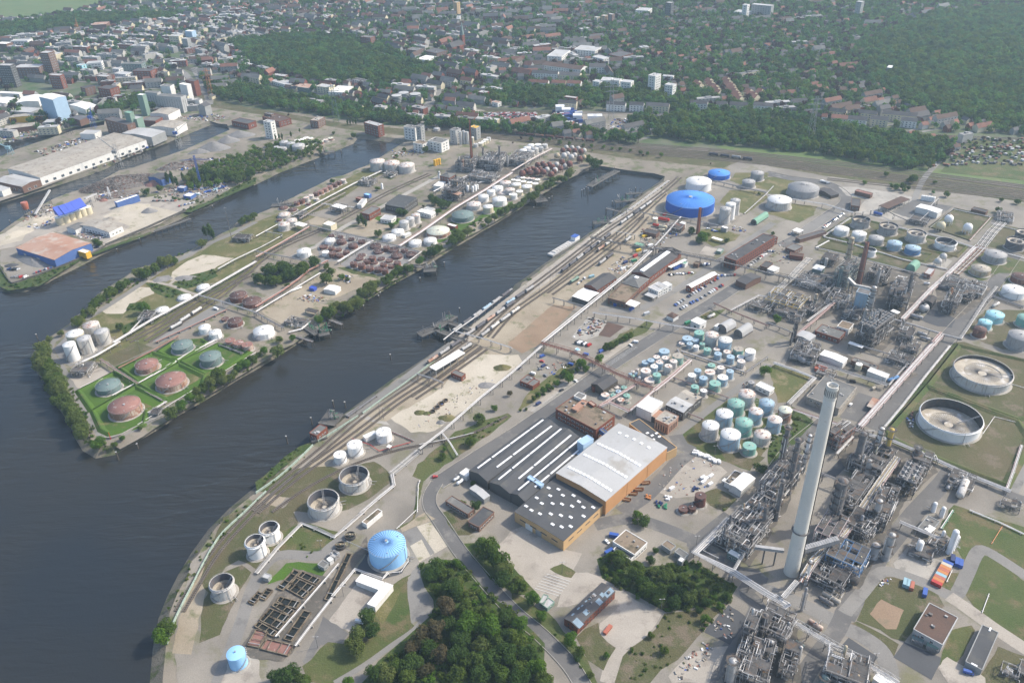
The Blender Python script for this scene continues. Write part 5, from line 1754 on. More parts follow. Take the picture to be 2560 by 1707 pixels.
aG([(1795,285),(1830,262),(1918,300),(1885,335)],4.5,'f_','g_','small brick hut on the pale sand plot',aN=(1,3,1.4,1.2,1.2),name='hut',d5=None)
t=aG([(1610,240),(1850,75),(1898,100),(1665,285)],7.5,'d_','c_','white arched loading canopy over the railway sidings',kind='canopy',name='loading_canopy',aO='canopy')
aG([(490,840),(590,762),(648,788),(560,870)],6,'f_','g_','red brick pump house on stilts in the river',name='river_pump_house',zb=.5,aN=(1,3,1.6,1.4,1.5),aR=4)
aG([(990,870),(1085,815),(1100,840),(1008,898)],4,'a_','c_','long white shelter beside the riverside tanks',name='shelter')
aG([(1192,968),(1220,955),(1252,958),(1225,985)],3.5,'steel','c_','little white canopy by the red pipes',kind='canopy',name='canopy')
T(2,1)
aG([(655,1055),(848,935),(940,985),(800,1095)],7,'f_','e_','brick hall with dark slate gable roof near the rail yard',kind='gable',aF=3,aV=0,name='hall',aO='hall',aN=(1,5,2,2,3))
aG([(540,1150),(670,1080),(795,1120),(705,1200)],5.5,'B_','c_','white-roofed hall annex beside the pipe rack',kind='gable',aF=1,aV=1,name='hall',aO='hall')
t=aG([(1120,935),(1345,735),(1512,790),(1262,985)],8,'f_','e_','long workshop with dark roof and a bright roof light',kind='gable',aF=3,name='workshop',aO='workshop',aN=(1,5,2.2,2,3))
ro=[c for c in dM[t.name]if c.name.startswith('roof')][0]
cx,a5,lu,lv=cA([(1120,935),(1345,735),(1512,790),(1262,985)],8)
for a,b in((-.48,-.15),(-.13,.46)):
 m=MB()
 m.box((a+b)/2*lu,0,11.0,(b-a)*lu,4.5,.9)
 m.build('roof_light','skylight_white',ro)
aG([(1345,735),(1385,700),(1550,745),(1512,785)],7,'f_','e_','dark hipped head building of the long workshop',kind='hip',aF=3,name='workshop',aO='workshop')
aG([(1010,1030),(1110,950),(1262,992),(1165,1078)],7,'f_','g_','grey hip-roofed hall with one white skylight',kind='hip',aF=3.5,name='hall',aO='hall',cQ=[(.45,.5,4,4)],aN=(1,5,2,2,3))
aG([(870,1168),(1020,1042),(1178,1080),(1040,1205)],6.5,'h_','x_','brick shed with brown mossy flat roof near the rail yard',name='shed',aO='shed',aN=(1,4,3,2.2,1.5),bP='h_')
aG([(1040,1218),(1085,1185),(1180,1212),(1125,1258)],5,'d_','c_','white shelter with blue containers under it',kind='canopy',name='shelter')
t=aG([(1605,1058),(1830,925),(1868,948),(1660,1078)],6,'f_','c_','long brick shed with a white roof beside the car park',kind='gable',aF=1.6,name='shed',aO='shed',aN=(1,5,2.5,2,2))
aG([(1972,792),(2278,600),(2398,600),(2068,838)][0:1]+[(2290,575),(2400,605),(2068,838)],11,'f_','e_','long red brick office block with rows of windows',aN=(3,4.2,2.2,1.8,1.2),aR=8,bP='f_',name='office_block')
aG([(2085,1000),(2180,935),(2275,965),(2150,1060)],6,'h_','e_','brown brick hall with hipped dark roof on the works road',kind='gable',aF=1.6,aV=1,name='hall',aO='hall')
aG([(1258,1068),(1300,1042),(1380,1082),(1342,1112)],7,'a_','b_','white two-storey site office with window bands, front unit',aN=(2,3,2.2,1.3,1.2),name='site_office')
aG([(1308,1040),(1345,1018),(1425,1060),(1385,1090)],7,'a_','b_','white two-storey site office, middle unit',aN=(2,3,2.2,1.3,1.2),name='site_office')
aG([(1395,1030),(1420,1012),(1460,1045),(1428,1065)],6.5,'a_','c_','white two-storey site office, small rear unit',aN=(2,3,2.2,1.3,1.2),name='site_office')
aG([(1218,1140),(1250,1115),(1335,1150),(1300,1175)],3.5,'steel','b_','striped bicycle shelter roof beside the site offices',kind='canopy',name='shelter')
aG([(1425,1325),(1468,1298),(1525,1325),(1482,1358)],4,'a_','y_','small gate lodge with brown hipped roof',kind='hip',aF=1.4,name='gate_lodge')
aG([(1648,1375),(1700,1340),(1782,1380),(1725,1418)],6.5,'a_','c_','white cube building with big windows below the lawn',aN=(1,5,2.5,2.5,1.2),name='white_house')
for i,q in enumerate(([(1900,1440),(1970,1385),(2042,1425),(1975,1490)],[(2045,1490),(2130,1425),(2202,1460),(2120,1530)])):
 aG(q,2.0,'steel','b_',('riverward','inland')[i]+' one of two silver arched sheds',kind='arch',aF=5.5,aV=0,name='arched_shed',aO='shed',a6=[(3,.5,4,4,'dark_void')])
aG([(1862,1425),(1890,1400),(1925,1415),(1895,1445)],3.5,'a_','c_','white lean-to at the silver arched shed',name='lean_to')
aG([(2202,480),(2295,400),(2330,420),(2265,495)],1.5,'B_','H_','dark green arched shed by the dry lawn',kind='arch',aF=5,name='arched_shed',aO='shed',a6=[(3,.5,4,4,'dark_void')])
aG([(1925,515),(1940,503),(1985,520),(1970,537)],5,'d_','c_','little white shelter below the silo trio',name='shelter')
aG([(1832,618),(1850,605),(1935,635),(1920,650)],3,'steel','c_','white garden canopy on the office lawn',kind='canopy',name='canopy')
aG([(1880,735),(1900,710),(1940,718),(1920,750)],3,'w_','b_','pale green kiosk beside the concrete plot',name='kiosk')
aG([(1200,555),(1240,535),(1355,555),(1325,590)],5,'h_','e_','brick pump house with dark roof by the red pipes',name='pump_house')
aG([(1480,505),(1510,480),(1590,500),(1560,525)],5,'h_','t_','low reddish building beside the brick stack',name='pump_house',aR=3)
aG([(1540,480),(1560,467),(1597,475),(1580,492)],6,'a_','c_','white cube on the reddish pump building',name='plant_cube')
aG([(1120,675),(1145,655),(1215,675),(1185,695)],4,'w_','H_','mint green hut among the rail yard stores',name='hut')
aG([(1460,890),(1560,800),(1580,812),(1480,905)],4.5,'steel','c_','long narrow white canopy in the workshop yard',kind='canopy',name='canopy')
aG([(1545,845),(1572,825),(1615,840),(1590,860)],4,'a_','H_','white cabin with greenish roof below the footbridge rack',name='cabin')
aG([(1665,850),(1690,832),(1730,842),(1710,865)],4,'h_','x_','small brown hut below the pipe bridge',name='hut')
aG([(2275,875),(2330,830),(2400,850),(2350,890)],5,'h_','e_','small brick hut beside the office car park',name='hut')
T(3,1)
aG([(305,625),(460,528),(495,545),(325,655)],4,'h_','e_','long narrow brick garage row beside the pale lane',name='garage_row')
aG([(165,705),(235,665),(312,695),(250,740)],4.5,'h_','g_','brown brick canteen beside the pale lane',name='canteen',aN=(1,4,2,1.3,1))
aG([(190,775),(215,755),(330,760),(320,790)],4.5,'f_','y_','small fire station annex with red walls',name='fire_station')
aG([(220,545),(265,528),(322,545),(290,575)],4.5,'steel','c_','white gate canopy over the works entrance',kind='canopy',name='gate_canopy')
aG([(750,320),(780,255),(855,262),(838,325)],6,'h_','e_','brown brick customs house at the lorry road',aN=(1,4,2,1.5,2),name='customs_house')
aG([(990,315),(1240,248),(1325,268),(1085,345)],5.5,'d_','y_','long lorry loading canopy with a brown roof',kind='canopy',name='loading_canopy',aO='canopy')
aG([(1365,325),(1405,308),(1590,355),(1560,400)],7,'a_','c_','white tanker loading shed with open bays',kind='gable',aF=.8,name='loading_shed',a6=[(0,.2,5,5.5,'dark_void'),(0,.5,5,5.5,'dark_void'),(0,.8,5,5.5,'dark_void')])
aG([(500,175),(530,140),(600,215),(560,240)],4,'timber','e_','dark shed hidden in shrubs beside the lorry road',kind='gable',aF=1.5,name='shed',aO='shed')
aG([(805,185),(820,168),(960,210),(940,225)],5,'h_','D_','low reddish checkpoint on the lorry yard',name='checkpoint')
aG([(1270,890),(1315,850),(1398,870),(1345,915)],2,'H_','H_','mint green arched shed in the works',kind='arch',aF=5,name='arched_shed',aO='shed')
aG([(1435,940),(1475,890),(1535,905),(1490,955)],5,'D_','b_','small hall with grey roof and maroon wall',name='hall',aO='hall')
aG([(410,895),(440,860),(525,880),(490,920)],6,'q_','c_','white-roofed control house among the pipes',kind='hip',aF=1.5,name='control_house')
aG([(640,1430),(680,1370),(785,1408),(742,1460)],6.5,'a_','x_','white two-storey laboratory with raised parapet',aN=(2,4,2.2,1.4,1),name='laboratory')
aG([(430,1470),(500,1410),(705,1480),(660,1545)],5,'f_','g_','red brick workshop beside the white laboratory',aN=(1,5,2.5,1.8,1.4),name='workshop',aR=6)
aG([(265,1505),(310,1465),(435,1510),(380,1568)],5,'k_','b_','pale ribbed hall below the maroon pipe rack',kind='gable',aF=1,name='hall',aO='hall')
aG([(1435,1195),(1475,1145),(1550,1165),(1510,1220)],6,'i_','i_','dark corrugated hall beside the fire training pit',kind='gable',aF=1.5,name='hall',aO='hall')
aG([(1175,985),(1200,960),(1258,980),(1240,1005)],6,'a_','c_','white-roofed cabin among the far process frames',name='cabin')
aG([(1125,1290),(1150,1272),(1212,1300),(1190,1318)],5,'steel','c_','white canopy roof in front of the lattice heater',kind='canopy',name='canopy')
aG([(0,900),(40,868),(97,890),(60,930)],4.5,'a_','c_','white cabin block on the works crossing',name='cabin')
aG([(1870,350),(1890,330),(2020,365),(2000,385)],4,'h_','e_','low dark switch house by the railway',name='switch_house')
aG([(0,620),(35,590),(48,600),(20,660)],8,'f_','e_','end wing of the long brick office',name='office_wing',aN=(2,4,2,1.5,1))
#peninsula
T(1,1)
t=aG([(1172,315),(1310,235),(1495,262),(1360,338)],8,'B_','e_','dark sawtooth hall on the peninsula',kind='flat',name='sawtooth_hall',aO='hall',aN=(1,5,3,2,3))
cx,a5,lu,lv=cA([(1172,315),(1310,235),(1495,262),(1360,338)],8)
ro=[c for c in dM[t.name]if c.name.startswith('roof')][0]
for k in range(7):
 m=MB()
 x0=-lu/2+.5+k*(lu-1)/7
 w_=(lu-1)/7
 m.add([(x0,-lv/2+.5,8.1),(x0+w_*.9,-lv/2+.5,8.1),(x0,-lv/2+.5,10.6),(x0,lv/2-.5,8.1),(x0+w_*.9,lv/2-.5,8.1),(x0,lv/2-.5,10.6)],[(0,1,2),(4,3,5),(1,4,5,2),(0,2,5,3)])
 m.build('sawtooth','g_',ro)
aG([(985,378),(1040,332),(1155,338),(1020,412)],8,'f_','g_','brick shed with grey roof beside the poplars',aN=(1,4,2,2,3),name='shed',aO='shed')
aG([(625,487),(662,458),(735,482),(680,512)],7,'o_','c_','plain cream box building beside the peninsula tracks',name='store_building')
aG([(1145,440),(1185,402),(1283,418),(1240,458)],5,'a_','b_','white flat office pavilion on the peninsula lawn',aN=(1,4,2.5,1.5,1.4),name='pavilion')
aG([(1480,372),(1520,350),(1645,380),(1605,408)],5,'a_','c_','long white hall behind the silo trio',kind='gable',aF=.6,name='hall',aO='hall',aN=(1,4,2,1.3,1.5))
aG([(1545,345),(1575,330),(1640,350),(1615,368)],5,'a_','b_','small white block behind the long white hall',name='office')
aG([(1640,135),(1675,95),(1730,105),(1700,150)],6,'a_','c_','bright white store beside the peninsula boiler house',name='store_building')
aG([(1695,45),(1745,15),(1828,35),(1775,70)],12,'f_','g_','brick boiler house with hipped grey roof',kind='hip',aF=3,aN=(3,4,2,2,1),name='boiler_house')
aG([(1750,195),(1790,178),(1895,205),(1850,230)],10,'i_','u_','steel frame tower with rusty roof on the peninsula',kind='canopy',name='plant_canopy')
aG([(1755,495),(1775,482),(1850,500),(1825,520)],4,'f_','c_','white-roofed pump hut beside the pale green tank',name='hut')
aG([(635,1085),(665,1045),(775,1070),(720,1115)],4,'a_','c_','white ruined shed with a broken roof in the sandy yard',kind='gable',aF=1,name='ruined_shed')
aG([(490,1072),(515,1055),(553,1068),(530,1088)],3,'blue_panel','blue_panel','blue container in the sandy yard',name='container')
aG([(455,1280),(480,1255),(575,1285),(540,1312)],4,'w_','i_','burnt-out building frame near the peninsula jetty',kind='canopy',name='ruined_shed')
aG([(680,330),(740,310),(845,325),(800,350)],8,'steel','c_','white-roofed loading rack beside the peninsula tracks',kind='canopy',name='loading_canopy')
aG([(915,305),(985,265),(1025,250),(960,320)],5,'a_','b_','long pale shelter on the peninsula tracks',name='shelter')
aG([(1350,590),(1400,560),(1420,570),(1370,600)],3,'a_','c_','white low wall building by the bank tanks',name='hut')
aG([(355,490),(395,470),(470,492),(425,520)],6,'steel','c_','white canopy beside the grey tank trio',kind='canopy',name='canopy')
aG([(990,215),(1015,205),(1055,215),(1035,232)],4,'v_','O_','blue-roofed kiosk on the peninsula yard',name='kiosk')
aG([(915,250),(940,240),(985,250),(960,265)],4,'f_','D_','maroon hut on the peninsula yard',name='hut')
#scrap peninsula
T(0,1)
t=aG([(130,712),(480,570),(852,662),(505,812)],9,'v_','u_','large blue-walled warehouse with rust-stained pale roof',kind='gable',aF=2.2,aV=1,name='warehouse',aO='warehouse',a6=[(1,.2,4,5,'b_'),(1,.55,5,5,'b_'),(0,.5,5,5,'b_')])
aG([(615,522),(720,470),(790,500),(690,545)],6,'a_','g_','grey-roofed store joined to the long old shed',kind='gable',aF=1.5,name='store_building')
aG([(720,500),(840,445),(1135,505),(1000,562)],7,'a_','n_','long old shed with dusty grey roof beside the sand yard',kind='gable',aF=2.2,aV=0,aN=(1,5,2.4,1.6,2),name='shed',aO='shed')
aG([(720,730),(750,712),(820,738),(775,765)],7,'L_','c_','yellow box trailer hall beside the blue warehouse',name='store_building')
aG([(1075,290),(1240,212),(1250,222),(1085,305)],8,'v_','c_','long white and blue covered wall of the scrap yard',name='store_building')
aG([(1380,50),(1450,20),(1560,45),(1470,95)],9,'v_','F_','blue scrap hall with dark roof',kind='gable',aF=2,name='hall',aO='hall')
aG([(1695,225),(1730,200),(1785,212),(1745,245)],4,'v_','c_','white-roofed office of the blue machine yard',name='office')
aG([(1640,150),(1660,135),(1705,145),(1685,170)],6,'v_','b_','blue cabin stack at the machine yard',name='cabin')
t=thg('silo_housing',None,'silo roof',(0,0,0))
L(t,'blue panelled housing with sloping roof over the gravel silos')
for k,(x,y)in enumerate(((540,372),(592,358),(645,340),(697,318),(742,300))):
 c=g(x,y,19)
 a=math.atan2((g(742,300,19)-g(540,372,19)).y,(g(742,300,19)-g(540,372,19)).x)
 m=MB()
 m.add([(-3.7,-4.5,-4),(3.7,-4.5,-4),(3.7,5,-4),(-3.7,5,-4),(-3.7,-4.5,-3),(3.7,-4.5,-3),(3.7,5,5),(-3.7,5,5)],[(0,1,5,4),(4,5,6,7),(2,3,7,6),(1,2,6,5),(3,0,4,7)])
 m.build('panel_housing','blue_panel',t,c,a)
t=thg('hopper',None,'hopper',g(258,400))
L(t,'rusty orange loading hopper on legs at the gravel quay')
m=MB()
m.cyl(0,0,7,12,3,12,4)
m.cyl(0,0,12,16,4,12)
m.build('bowl','paint_brick',t)
for k in range(4):
 MB().beam((2.8*(-1)**k,2.8*(-1)**(k//2),0),(2.4*(-1)**k,2.4*(-1)**(k//2),8),.5).build('leg','steel',t)
def cO(p,q,z0,z1,aZ,aM,w=2.2,leg=14,trim='steel'):
 a,b=V3((p.x,p.y,0)),V3((q.x,q.y,0))
 t=thg('conveyor',None,'conveyor',a)
 L(t,aM)
 d=b-a
 m=MB()
 m.beam((0,0,z0),d+V3((0,0,z1)),w,1.6)
 m.build('gallery',aZ,t)
 n=max(1,int(d.length/leg))
 for k in range(n):
  f=(k+.7)/n
  c=d*f
  z=z0+(z1-z0)*f
  s=V3((-d.y,d.x,0)).normalized()*w*.6
  lm=MB()
  lm.beam(c-s,c-s*.6+V3((0,0,z)),.35)
  lm.beam(c+s,c+s*.6+V3((0,0,z)),.35)
  lm.beam(c-s,c+s*.8+V3((0,0,z*.6)),.2)
  lm.build('trestle',trim,t)
cO(g(330,420),g(500,300),3,18,'b_','inclined conveyor rising to the gravel silo housing')
cO(g(820,380),g(900,265),18,8,'b_','pale conveyor leaving the gravel silos')
T(0,1)
#heaps
def a7(pts_c,rx,ry,h,aZ,aM,seed=0,a5=0.0,bB=.25,name='heap',aO='heap'):
 t=MB()
 n,k=22,6
 vs=[(0,0,h)]
 for j in range(1,k+1):
  for i in range(n):
   a=2*math.pi*i/n
   f=j/k
   q=1+.22*noise.noise(V3((math.cos(a)*1.5,math.sin(a)*1.5,seed)))
   z=h*(1-f)**.9*(1+bB*noise.noise(V3((a*2,j*.9,seed+5))))if j<k else-.1
   vs.append((rx*f*q*math.cos(a),ry*f*q*math.sin(a),z))
 fs=[(0,1+i,1+(i+1)%n)for i in range(n)]
 for j in range(k-1):
  for i in range(n):
   a,b=1+j*n+i,1+j*n+(i+1)%n
   fs.append((a,a+n,b+n,b))
 t.add(vs,fs,aZ not in('scrap_metal',))
 o=t.build(name,aZ,None,pts_c,a5)
 o['category']=aO
 L(o,aM)
 return o
aC('scrap_metal',(.16,.145,.13),(.22,.20,.185),.4,(.13,.07,.05),.3,.56,bV=1.0,dP=.9,aD=.5)
rs=random.Random(5)
sc=a7(g(1110,120),52,24,11,'scrap_metal','broad grey heap of scrap metal on the quay',3,.5,.5,'scrap_heap')
sb=MB()
for k in range(2600):
 f=math.sqrt(rs.random())
 a=rs.uniform(0,6.28)
 z=11*(1-f)**.9
 p=V3((52*f*math.cos(a),24*f*math.sin(a),z+rs.uniform(-.2,.6)))
 d=V3((rs.uniform(-1,1),rs.uniform(-1,1),rs.uniform(-.6,.8)))*rs.uniform(.6,1.8)
 sb.beam(p-d,p+d,rs.uniform(.2,1.3),rs.uniform(.1,.5))
b6(sb.build('scrap_pieces','scrap_metal',sc),kind='stuff')
T(0,1)
a7(g(1420,130),14,8,7,'D_','dark rusty scrap heap beside the blue hall',9,0,.5,'scrap_heap')
a7(g(300,830),30,9,5,'gravel_heap','long grey gravel ridge before the blue warehouse',1,-.6,.35,'gravel_heap')
a7(g(105,870),8,5,2.5,'G_','small dark heap of asphalt on the point yard',2,0,.3,'gravel_heap')
a7(g(1180,345),24,13,4,'pale_sand','wide low sand heap in the sand yard',4,.4,.4,'sand_heap')
a7(g(1370,375),11,7,5,'gravel_heap','pointed grey gravel heap in the sand yard',5,0,.3,'gravel_heap')
a7(g(1030,450),14,10,4,'n_','brownish earth heap in the sand yard',6,0,.3,'earth_heap')
a7(g(330,470),22,12,5,'pale_sand','pale sand heap at the gravel works',7,.6,.3,'sand_heap')
a7(g(110,590),26,12,4,'pale_sand','long pale sand heap on the point',8,.7,.3,'sand_heap')
a7(g(1470,1000),9,6,1.5,'gravel_heap','flat grey stone heap in the dry field',10,0,.3,'gravel_heap')
a7(g(1700,985),12,7,2,'gravel_heap','grey stone heap at the scrub edge',11,0,.3,'gravel_heap')
a7(g(950,330-55),6,4,3,'D_','reddish scrap heap before the white crane',12,0,.5,'scrap_heap')
a7(g(1100,225),30,10,5,'scrap_metal','lower scrap heap behind the blue wall',13,.45,.5,'scrap_heap')
T(0,0)
a7(g(1960,1370),26,12,12,'gravel_heap','blue-grey crushed stone heap at the canal',14,.2,.25,'gravel_heap')
a7(g(2090,1300),18,10,9,'gravel_heap','second stone heap at the canal head',15,.2,.25,'gravel_heap')
a7(g(2200,1250),24,12,9,'gravel_heap','wide stone heap near the brick depot',16,.2,.25,'gravel_heap')
a7(g(1830,1400),16,8,6,'gravel_heap','low stone heap at the canal edge',17,.2,.25,'gravel_heap')
a7(g(1780,1500),30,12,8,'scrap_metal','far scrap heap under the poplars',18,.3,.5,'scrap_heap')
a7(g(1600,1540),26,10,8,'scrap_metal','far scrap heap at the canal',19,.3,.5,'scrap_heap')
T(1,2)
for x,y,rx,ry,h,b in((1500,655,5,4,2.2,'bushy mound beside the round pits'),(1570,662,4,3,1.6,'little bushy mound at the round pits'),(1750,705,7,5,2.6,'overgrown mound near the rack corner'),(1695,745,4,3,2,'grey stone mound near the rack corner'),(2262,245,8,5,3.6,'grassy cone mound on the sand plot'),(2115,405,8,5,2,'rubble mound on the sand plot')):
 a7(g(x,y),rx,ry,h,'dry_grass' if 'stone' not in b and 'rubble' not in b else 'gravel_heap',b,int(x),0,.4,'mound','mound')
for i,(x,y,w)in enumerate(((1622,648,2.3),(1662,612,2.6),(1700,578,2.7),(1740,548,2.3))):
 t=thg('round_pit',None,'pit',g(x,y))
 L(t,'round brick pit ring on the pale sand plot','','sky')
 m=MB()
 m.cyl(0,0,0,1.2,w,20,cS=False)
 m.cyl(0,0,0,1.2,w-.4,20,cS=False,bO=True)
 m.ring(0,0,1.2,w-.4,w,20)
 m.build('rim','x_',t)
 MB().cyl(0,0,0,.12,w-.35,20).build('bottom','dark_void',t)
#the refinery
T(3,3)
def chimney_at(tb,xb,yb,tt,xt,yt,wb,wt,*a,**k):
 T(*tb)
 b=g(xb,yb)
 o=TI
 T(*tt)
 aW=G(TI[0]+xt/KZ,TI[1]+yt/KZ,0)
 tx,ty=xt,yt
 dx=(TI[0]-o[0])*KZ
 dy=(TI[1]-o[1])*KZ
 T(*tb)
 return c6(xb,yb,tx+dx,ty+dy,wb,wt,*a,**k)
th,ch,crb,crt=chimney_at((3,3),212,552,(3,2),597,402,68,53,'Y_','very tall pale concrete chimney tapering over the refinery',dW=(.255,),n=40)
eY=MB()
for k in range(20):
 a=k*math.pi/10
 r=crt+.35
 eY.beam((r*math.cos(a),r*math.sin(a),ch*.955),(r*math.cos(a),r*math.sin(a),ch*.985),.22)
eY.build('vent_slots','i_',th)
cp=MB()
cp.cyl(0,0,ch*.94,ch,crt+.3,40,cS=False)
cp.build('crown_band','Y_',th)
T(3,1)
c6(826,1042,906,656,27,18,'ah_','redbrown round chimney among the far process frames',dW=(.35,))
T(2,1)
c6(1704,578,1717,340,17,12,'Z_','slim orange brick chimney in the shrubs beside the blue tank')
T(1,0)
c6(1983,1528,1955,1106,14,6,'Z_','tall slender red brick chimney on the peninsula')
def F(q,h,aM,pl_='',a2='chimney',**k):
 cx,a5,lu,lv=cA(q,0)
 return steel_frame((cx.x,cx.y,0),a5,lu,lv,h,aM,pl_,a2,seed=int(abs(cx.x*3+cx.y)),**k)
def FS(a8,pl_,a2='chimney',**kw):
 for q,h,aM,k in a8:
  F(q,h,aM,pl_,a2,**{**kw,**k})
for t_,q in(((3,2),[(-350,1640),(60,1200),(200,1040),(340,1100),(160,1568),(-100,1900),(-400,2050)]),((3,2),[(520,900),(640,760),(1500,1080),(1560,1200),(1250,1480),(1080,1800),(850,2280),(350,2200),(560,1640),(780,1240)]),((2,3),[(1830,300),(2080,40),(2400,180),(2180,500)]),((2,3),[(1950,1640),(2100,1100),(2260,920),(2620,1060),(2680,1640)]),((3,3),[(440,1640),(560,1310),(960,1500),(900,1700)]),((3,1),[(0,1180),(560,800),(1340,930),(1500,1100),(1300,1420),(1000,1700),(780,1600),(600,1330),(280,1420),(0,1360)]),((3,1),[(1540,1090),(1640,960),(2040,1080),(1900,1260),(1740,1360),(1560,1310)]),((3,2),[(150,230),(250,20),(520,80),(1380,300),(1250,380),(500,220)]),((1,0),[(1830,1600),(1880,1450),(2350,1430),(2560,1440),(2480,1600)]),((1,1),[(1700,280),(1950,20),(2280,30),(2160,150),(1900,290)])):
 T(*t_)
 sht('process_floor_shade',gs(q),'stained_shade_concrete',sf=1.5)  # concrete ground with the shade among the frames put into its dark colour
T(2,3)
FS([([(1865,300),(2085,70),(2340,190),(2150,450)],12,'pipe-laden steel process frame',dict(aI=22))],'inside the white pipe corner')
T(3,2)
FS([([(-110,1490),(70,1240),(230,1310),(60,1590)],15,'narrow multi-deck process frame',dict(aI=20)),([(70,1230),(180,1060),(320,1110),(240,1310)],11,'low process frame with gratings',dict()),([(-330,1720),(-120,1500),(60,1590),(-120,1850)],11,'crowded process frame of pumps and pipes',dict(aI=22))],'on the river side of the chimney')
FS([([(545,960),(640,850),(745,915),(650,1040)],14,'rusty brown heater frame',dict(aZ='N_',dF=.9)),([(1140,1390),(1240,1230),(1420,1300),(1300,1440)],13,'air cooler bank on a tall dark frame',dict(aZ='i_',eP=True)),([(740,1190),(850,1000),(1120,1130),(1010,1330)],13,'dense many-decked process frame',dict(aI=20)),([(880,1690),(1020,1420),(1170,1480),(1060,1760)],13,'tight frame of columns and pipes',dict(aI=24,aZ='i_')),([(640,1560),(760,1310),(900,1370),(790,1660)],13,'frame with grey decks',dict(dF=.9)),([(1290,1190),(1340,1100),(1500,1150),(1440,1240)],12,'small frame below the bund corner',dict())],'behind the chimney',bay=5)
T(3,3)
FS([([(390,310),(520,120),(700,200),(590,400)],14,'pinkish pipe frame',dict(aZ='X_',aI=16)),([(505,520),(600,340),(890,480),(815,670)],13,'long dark furnace frame with blue railings',dict(aZ='P_',dF=.9)),([(400,640),(480,480),(760,620),(650,790)],9,'low tangle of steel and pipes',dict(aI=26)),([(690,200),(790,60),(1010,150),(900,320)],11,'pump and exchanger frame',dict(aI=20)),([(880,60),(960,-80),(1130,-20),(1040,110)],9,'low exchanger frame at the road',dict())],'just inland of the chimney',bay=5)
T(2,3)
FS([([(1990,1600),(2110,1260),(2400,1380),(2300,1680)],14,'tall steel frame with a rusty top deck',dict(aI=20)),([(2230,1170),(2330,960),(2580,1080),(2470,1290)],13,'frame crowned with white looped pipes',dict(aI=22)),([(2090,1260),(2150,1090),(2250,1140),(2190,1300)],20,'slim lattice tower with white pipe loops',dict(bay=4,aI=20))],'at the bottom of the works')
T(3,3)
FS([([(70,1520),(160,1270),(290,1320),(220,1580)],10,'half-open pipe frame',dict()),([(480,1600),(560,1340),(900,1490),(860,1700)],12,'frame of white and grey pipework',dict(aI=26)),([(1250,420),(1330,290),(1540,380),(1480,440)],4,'low skid of white coolers and vessels',dict(dF=.9)),([(1440,330),(1520,230),(1640,300),(1590,400)],5,'low pipe manifold frame',dict()),([(2110,1500),(2140,1420),(2300,1480),(2270,1560)],4,'small outdoor switch rack',dict()),([(2270,1510),(2310,1400),(2450,1460),(2400,1568)],4,'larger outdoor switch rack',dict())],'inland at the bottom of the works')
T(3,2)
FS([([(1640,1330),(1680,1210),(1900,1290),(1840,1420)],5,'low pump frame at the tank lawn',dict(aI=18)),([(200,180),(270,50),(470,100),(420,220)],8,'grey exchanger frame',dict(aI=20)),([(1080,200),(1130,130),(1340,190),(1290,260)],5,'low pipe manifold',dict(aI=20)),([(1190,100),(1240,10),(1400,50),(1350,140)],5,'low pump frame',dict(aI=18)),([(430,330),(470,280),(620,330),(590,370)],4,'small rooftop-level pipe frame',dict()),([(2120,1540),(2160,1470),(2330,1520),(2280,1568)],4,'little valve station',dict())],'beside the long road',bay=5)
T(3,1)
FS([([(825,1590),(950,1450),(1075,1500),(965,1680)],21,'big lattice cooler structure with slatted top',dict(eP=True,bay=5)),([(600,1070),(690,960),(800,1000),(720,1110)],20,'tall blue-tinged furnace frame',dict(aZ='q_',aI=20)),([(0,1240),(60,1120),(330,1230),(280,1350)],8,'frame of bright yellow pipework',dict(aZ='aa_',aI=24)),([(240,1050),(330,960),(560,1050),(490,1130)],6,'low pipe frame',dict(aI=20)),([(1080,1260),(1120,1160),(1300,1190),(1250,1300)],15,'tall open frame with drums',dict(aI=18)),([(1120,1130),(1180,1060),(1330,1080),(1290,1170)],10,'square process frame',dict()),([(1560,1090),(1640,990),(2000,1090),(1940,1160)],5,'wide low field of pipes',dict(aI=26)),([(1590,1300),(1640,1190),(1760,1220),(1700,1330)],13,'frame round the orange column',dict(aI=20)),([(1170,1570),(1220,1480),(1340,1510),(1300,1600)],7,'frame of silver valves',dict(aI=24)),([(520,1240),(600,1130),(760,1170),(700,1290)],7,'mid-height pipe frame',dict()),([(690,1350),(740,1260),(880,1300),(820,1390)],6,'low pump frame',dict(aI=20)),([(60,1330),(110,1250),(330,1330),(290,1410)],6,'pipe frame behind the tree',dict()),([(900,1010),(960,930),(1110,970),(1060,1050)],10,'frame with black ducts',dict(aZ='i_')),([(1290,480),(1320,450),(1480,470),(1440,520)],5,'loading pump frame',dict()),([(280,1300),(350,1230),(480,1290),(420,1350)],6,'small pipe frame',dict()),([(1760,1200),(1800,1130),(1890,1160),(1850,1230)],8,'dark pump frame',dict(aZ='i_')),([(480,860),(520,810),(640,840),(600,890)],8,'frame with slim silos',dict()),([(2070,470),(2120,400),(2260,420),(2220,480)],4,'valve field by the railway',dict(aI=22))],'in the far works','chimney')
T(2,1)
FS([([(1430,560),(1470,530),(1560,560),(1530,590)],6,'small pipe frame beside the brick stack',dict()),([(2180,1270),(2230,1210),(2400,1270),(2340,1330)],5,'brown pipe trestle frame',dict(aZ='i_'))],'','chimney')
T(1,0)
FS([([(1850,1570),(1890,1500),(2040,1520),(2010,1590)],12,'process frame',dict(aI=24)),([(2070,1560),(2120,1480),(2290,1490),(2250,1580)],14,'dense process frame',dict(aI=30))],'below the red stack','redstack')
T(2,0)
FS([([(-40,1520),(40,1440),(190,1460),(120,1540)],9,'pipe-filled process frame',dict(aI=30))],'behind the sphere crowd','redstack')
T(1,1)
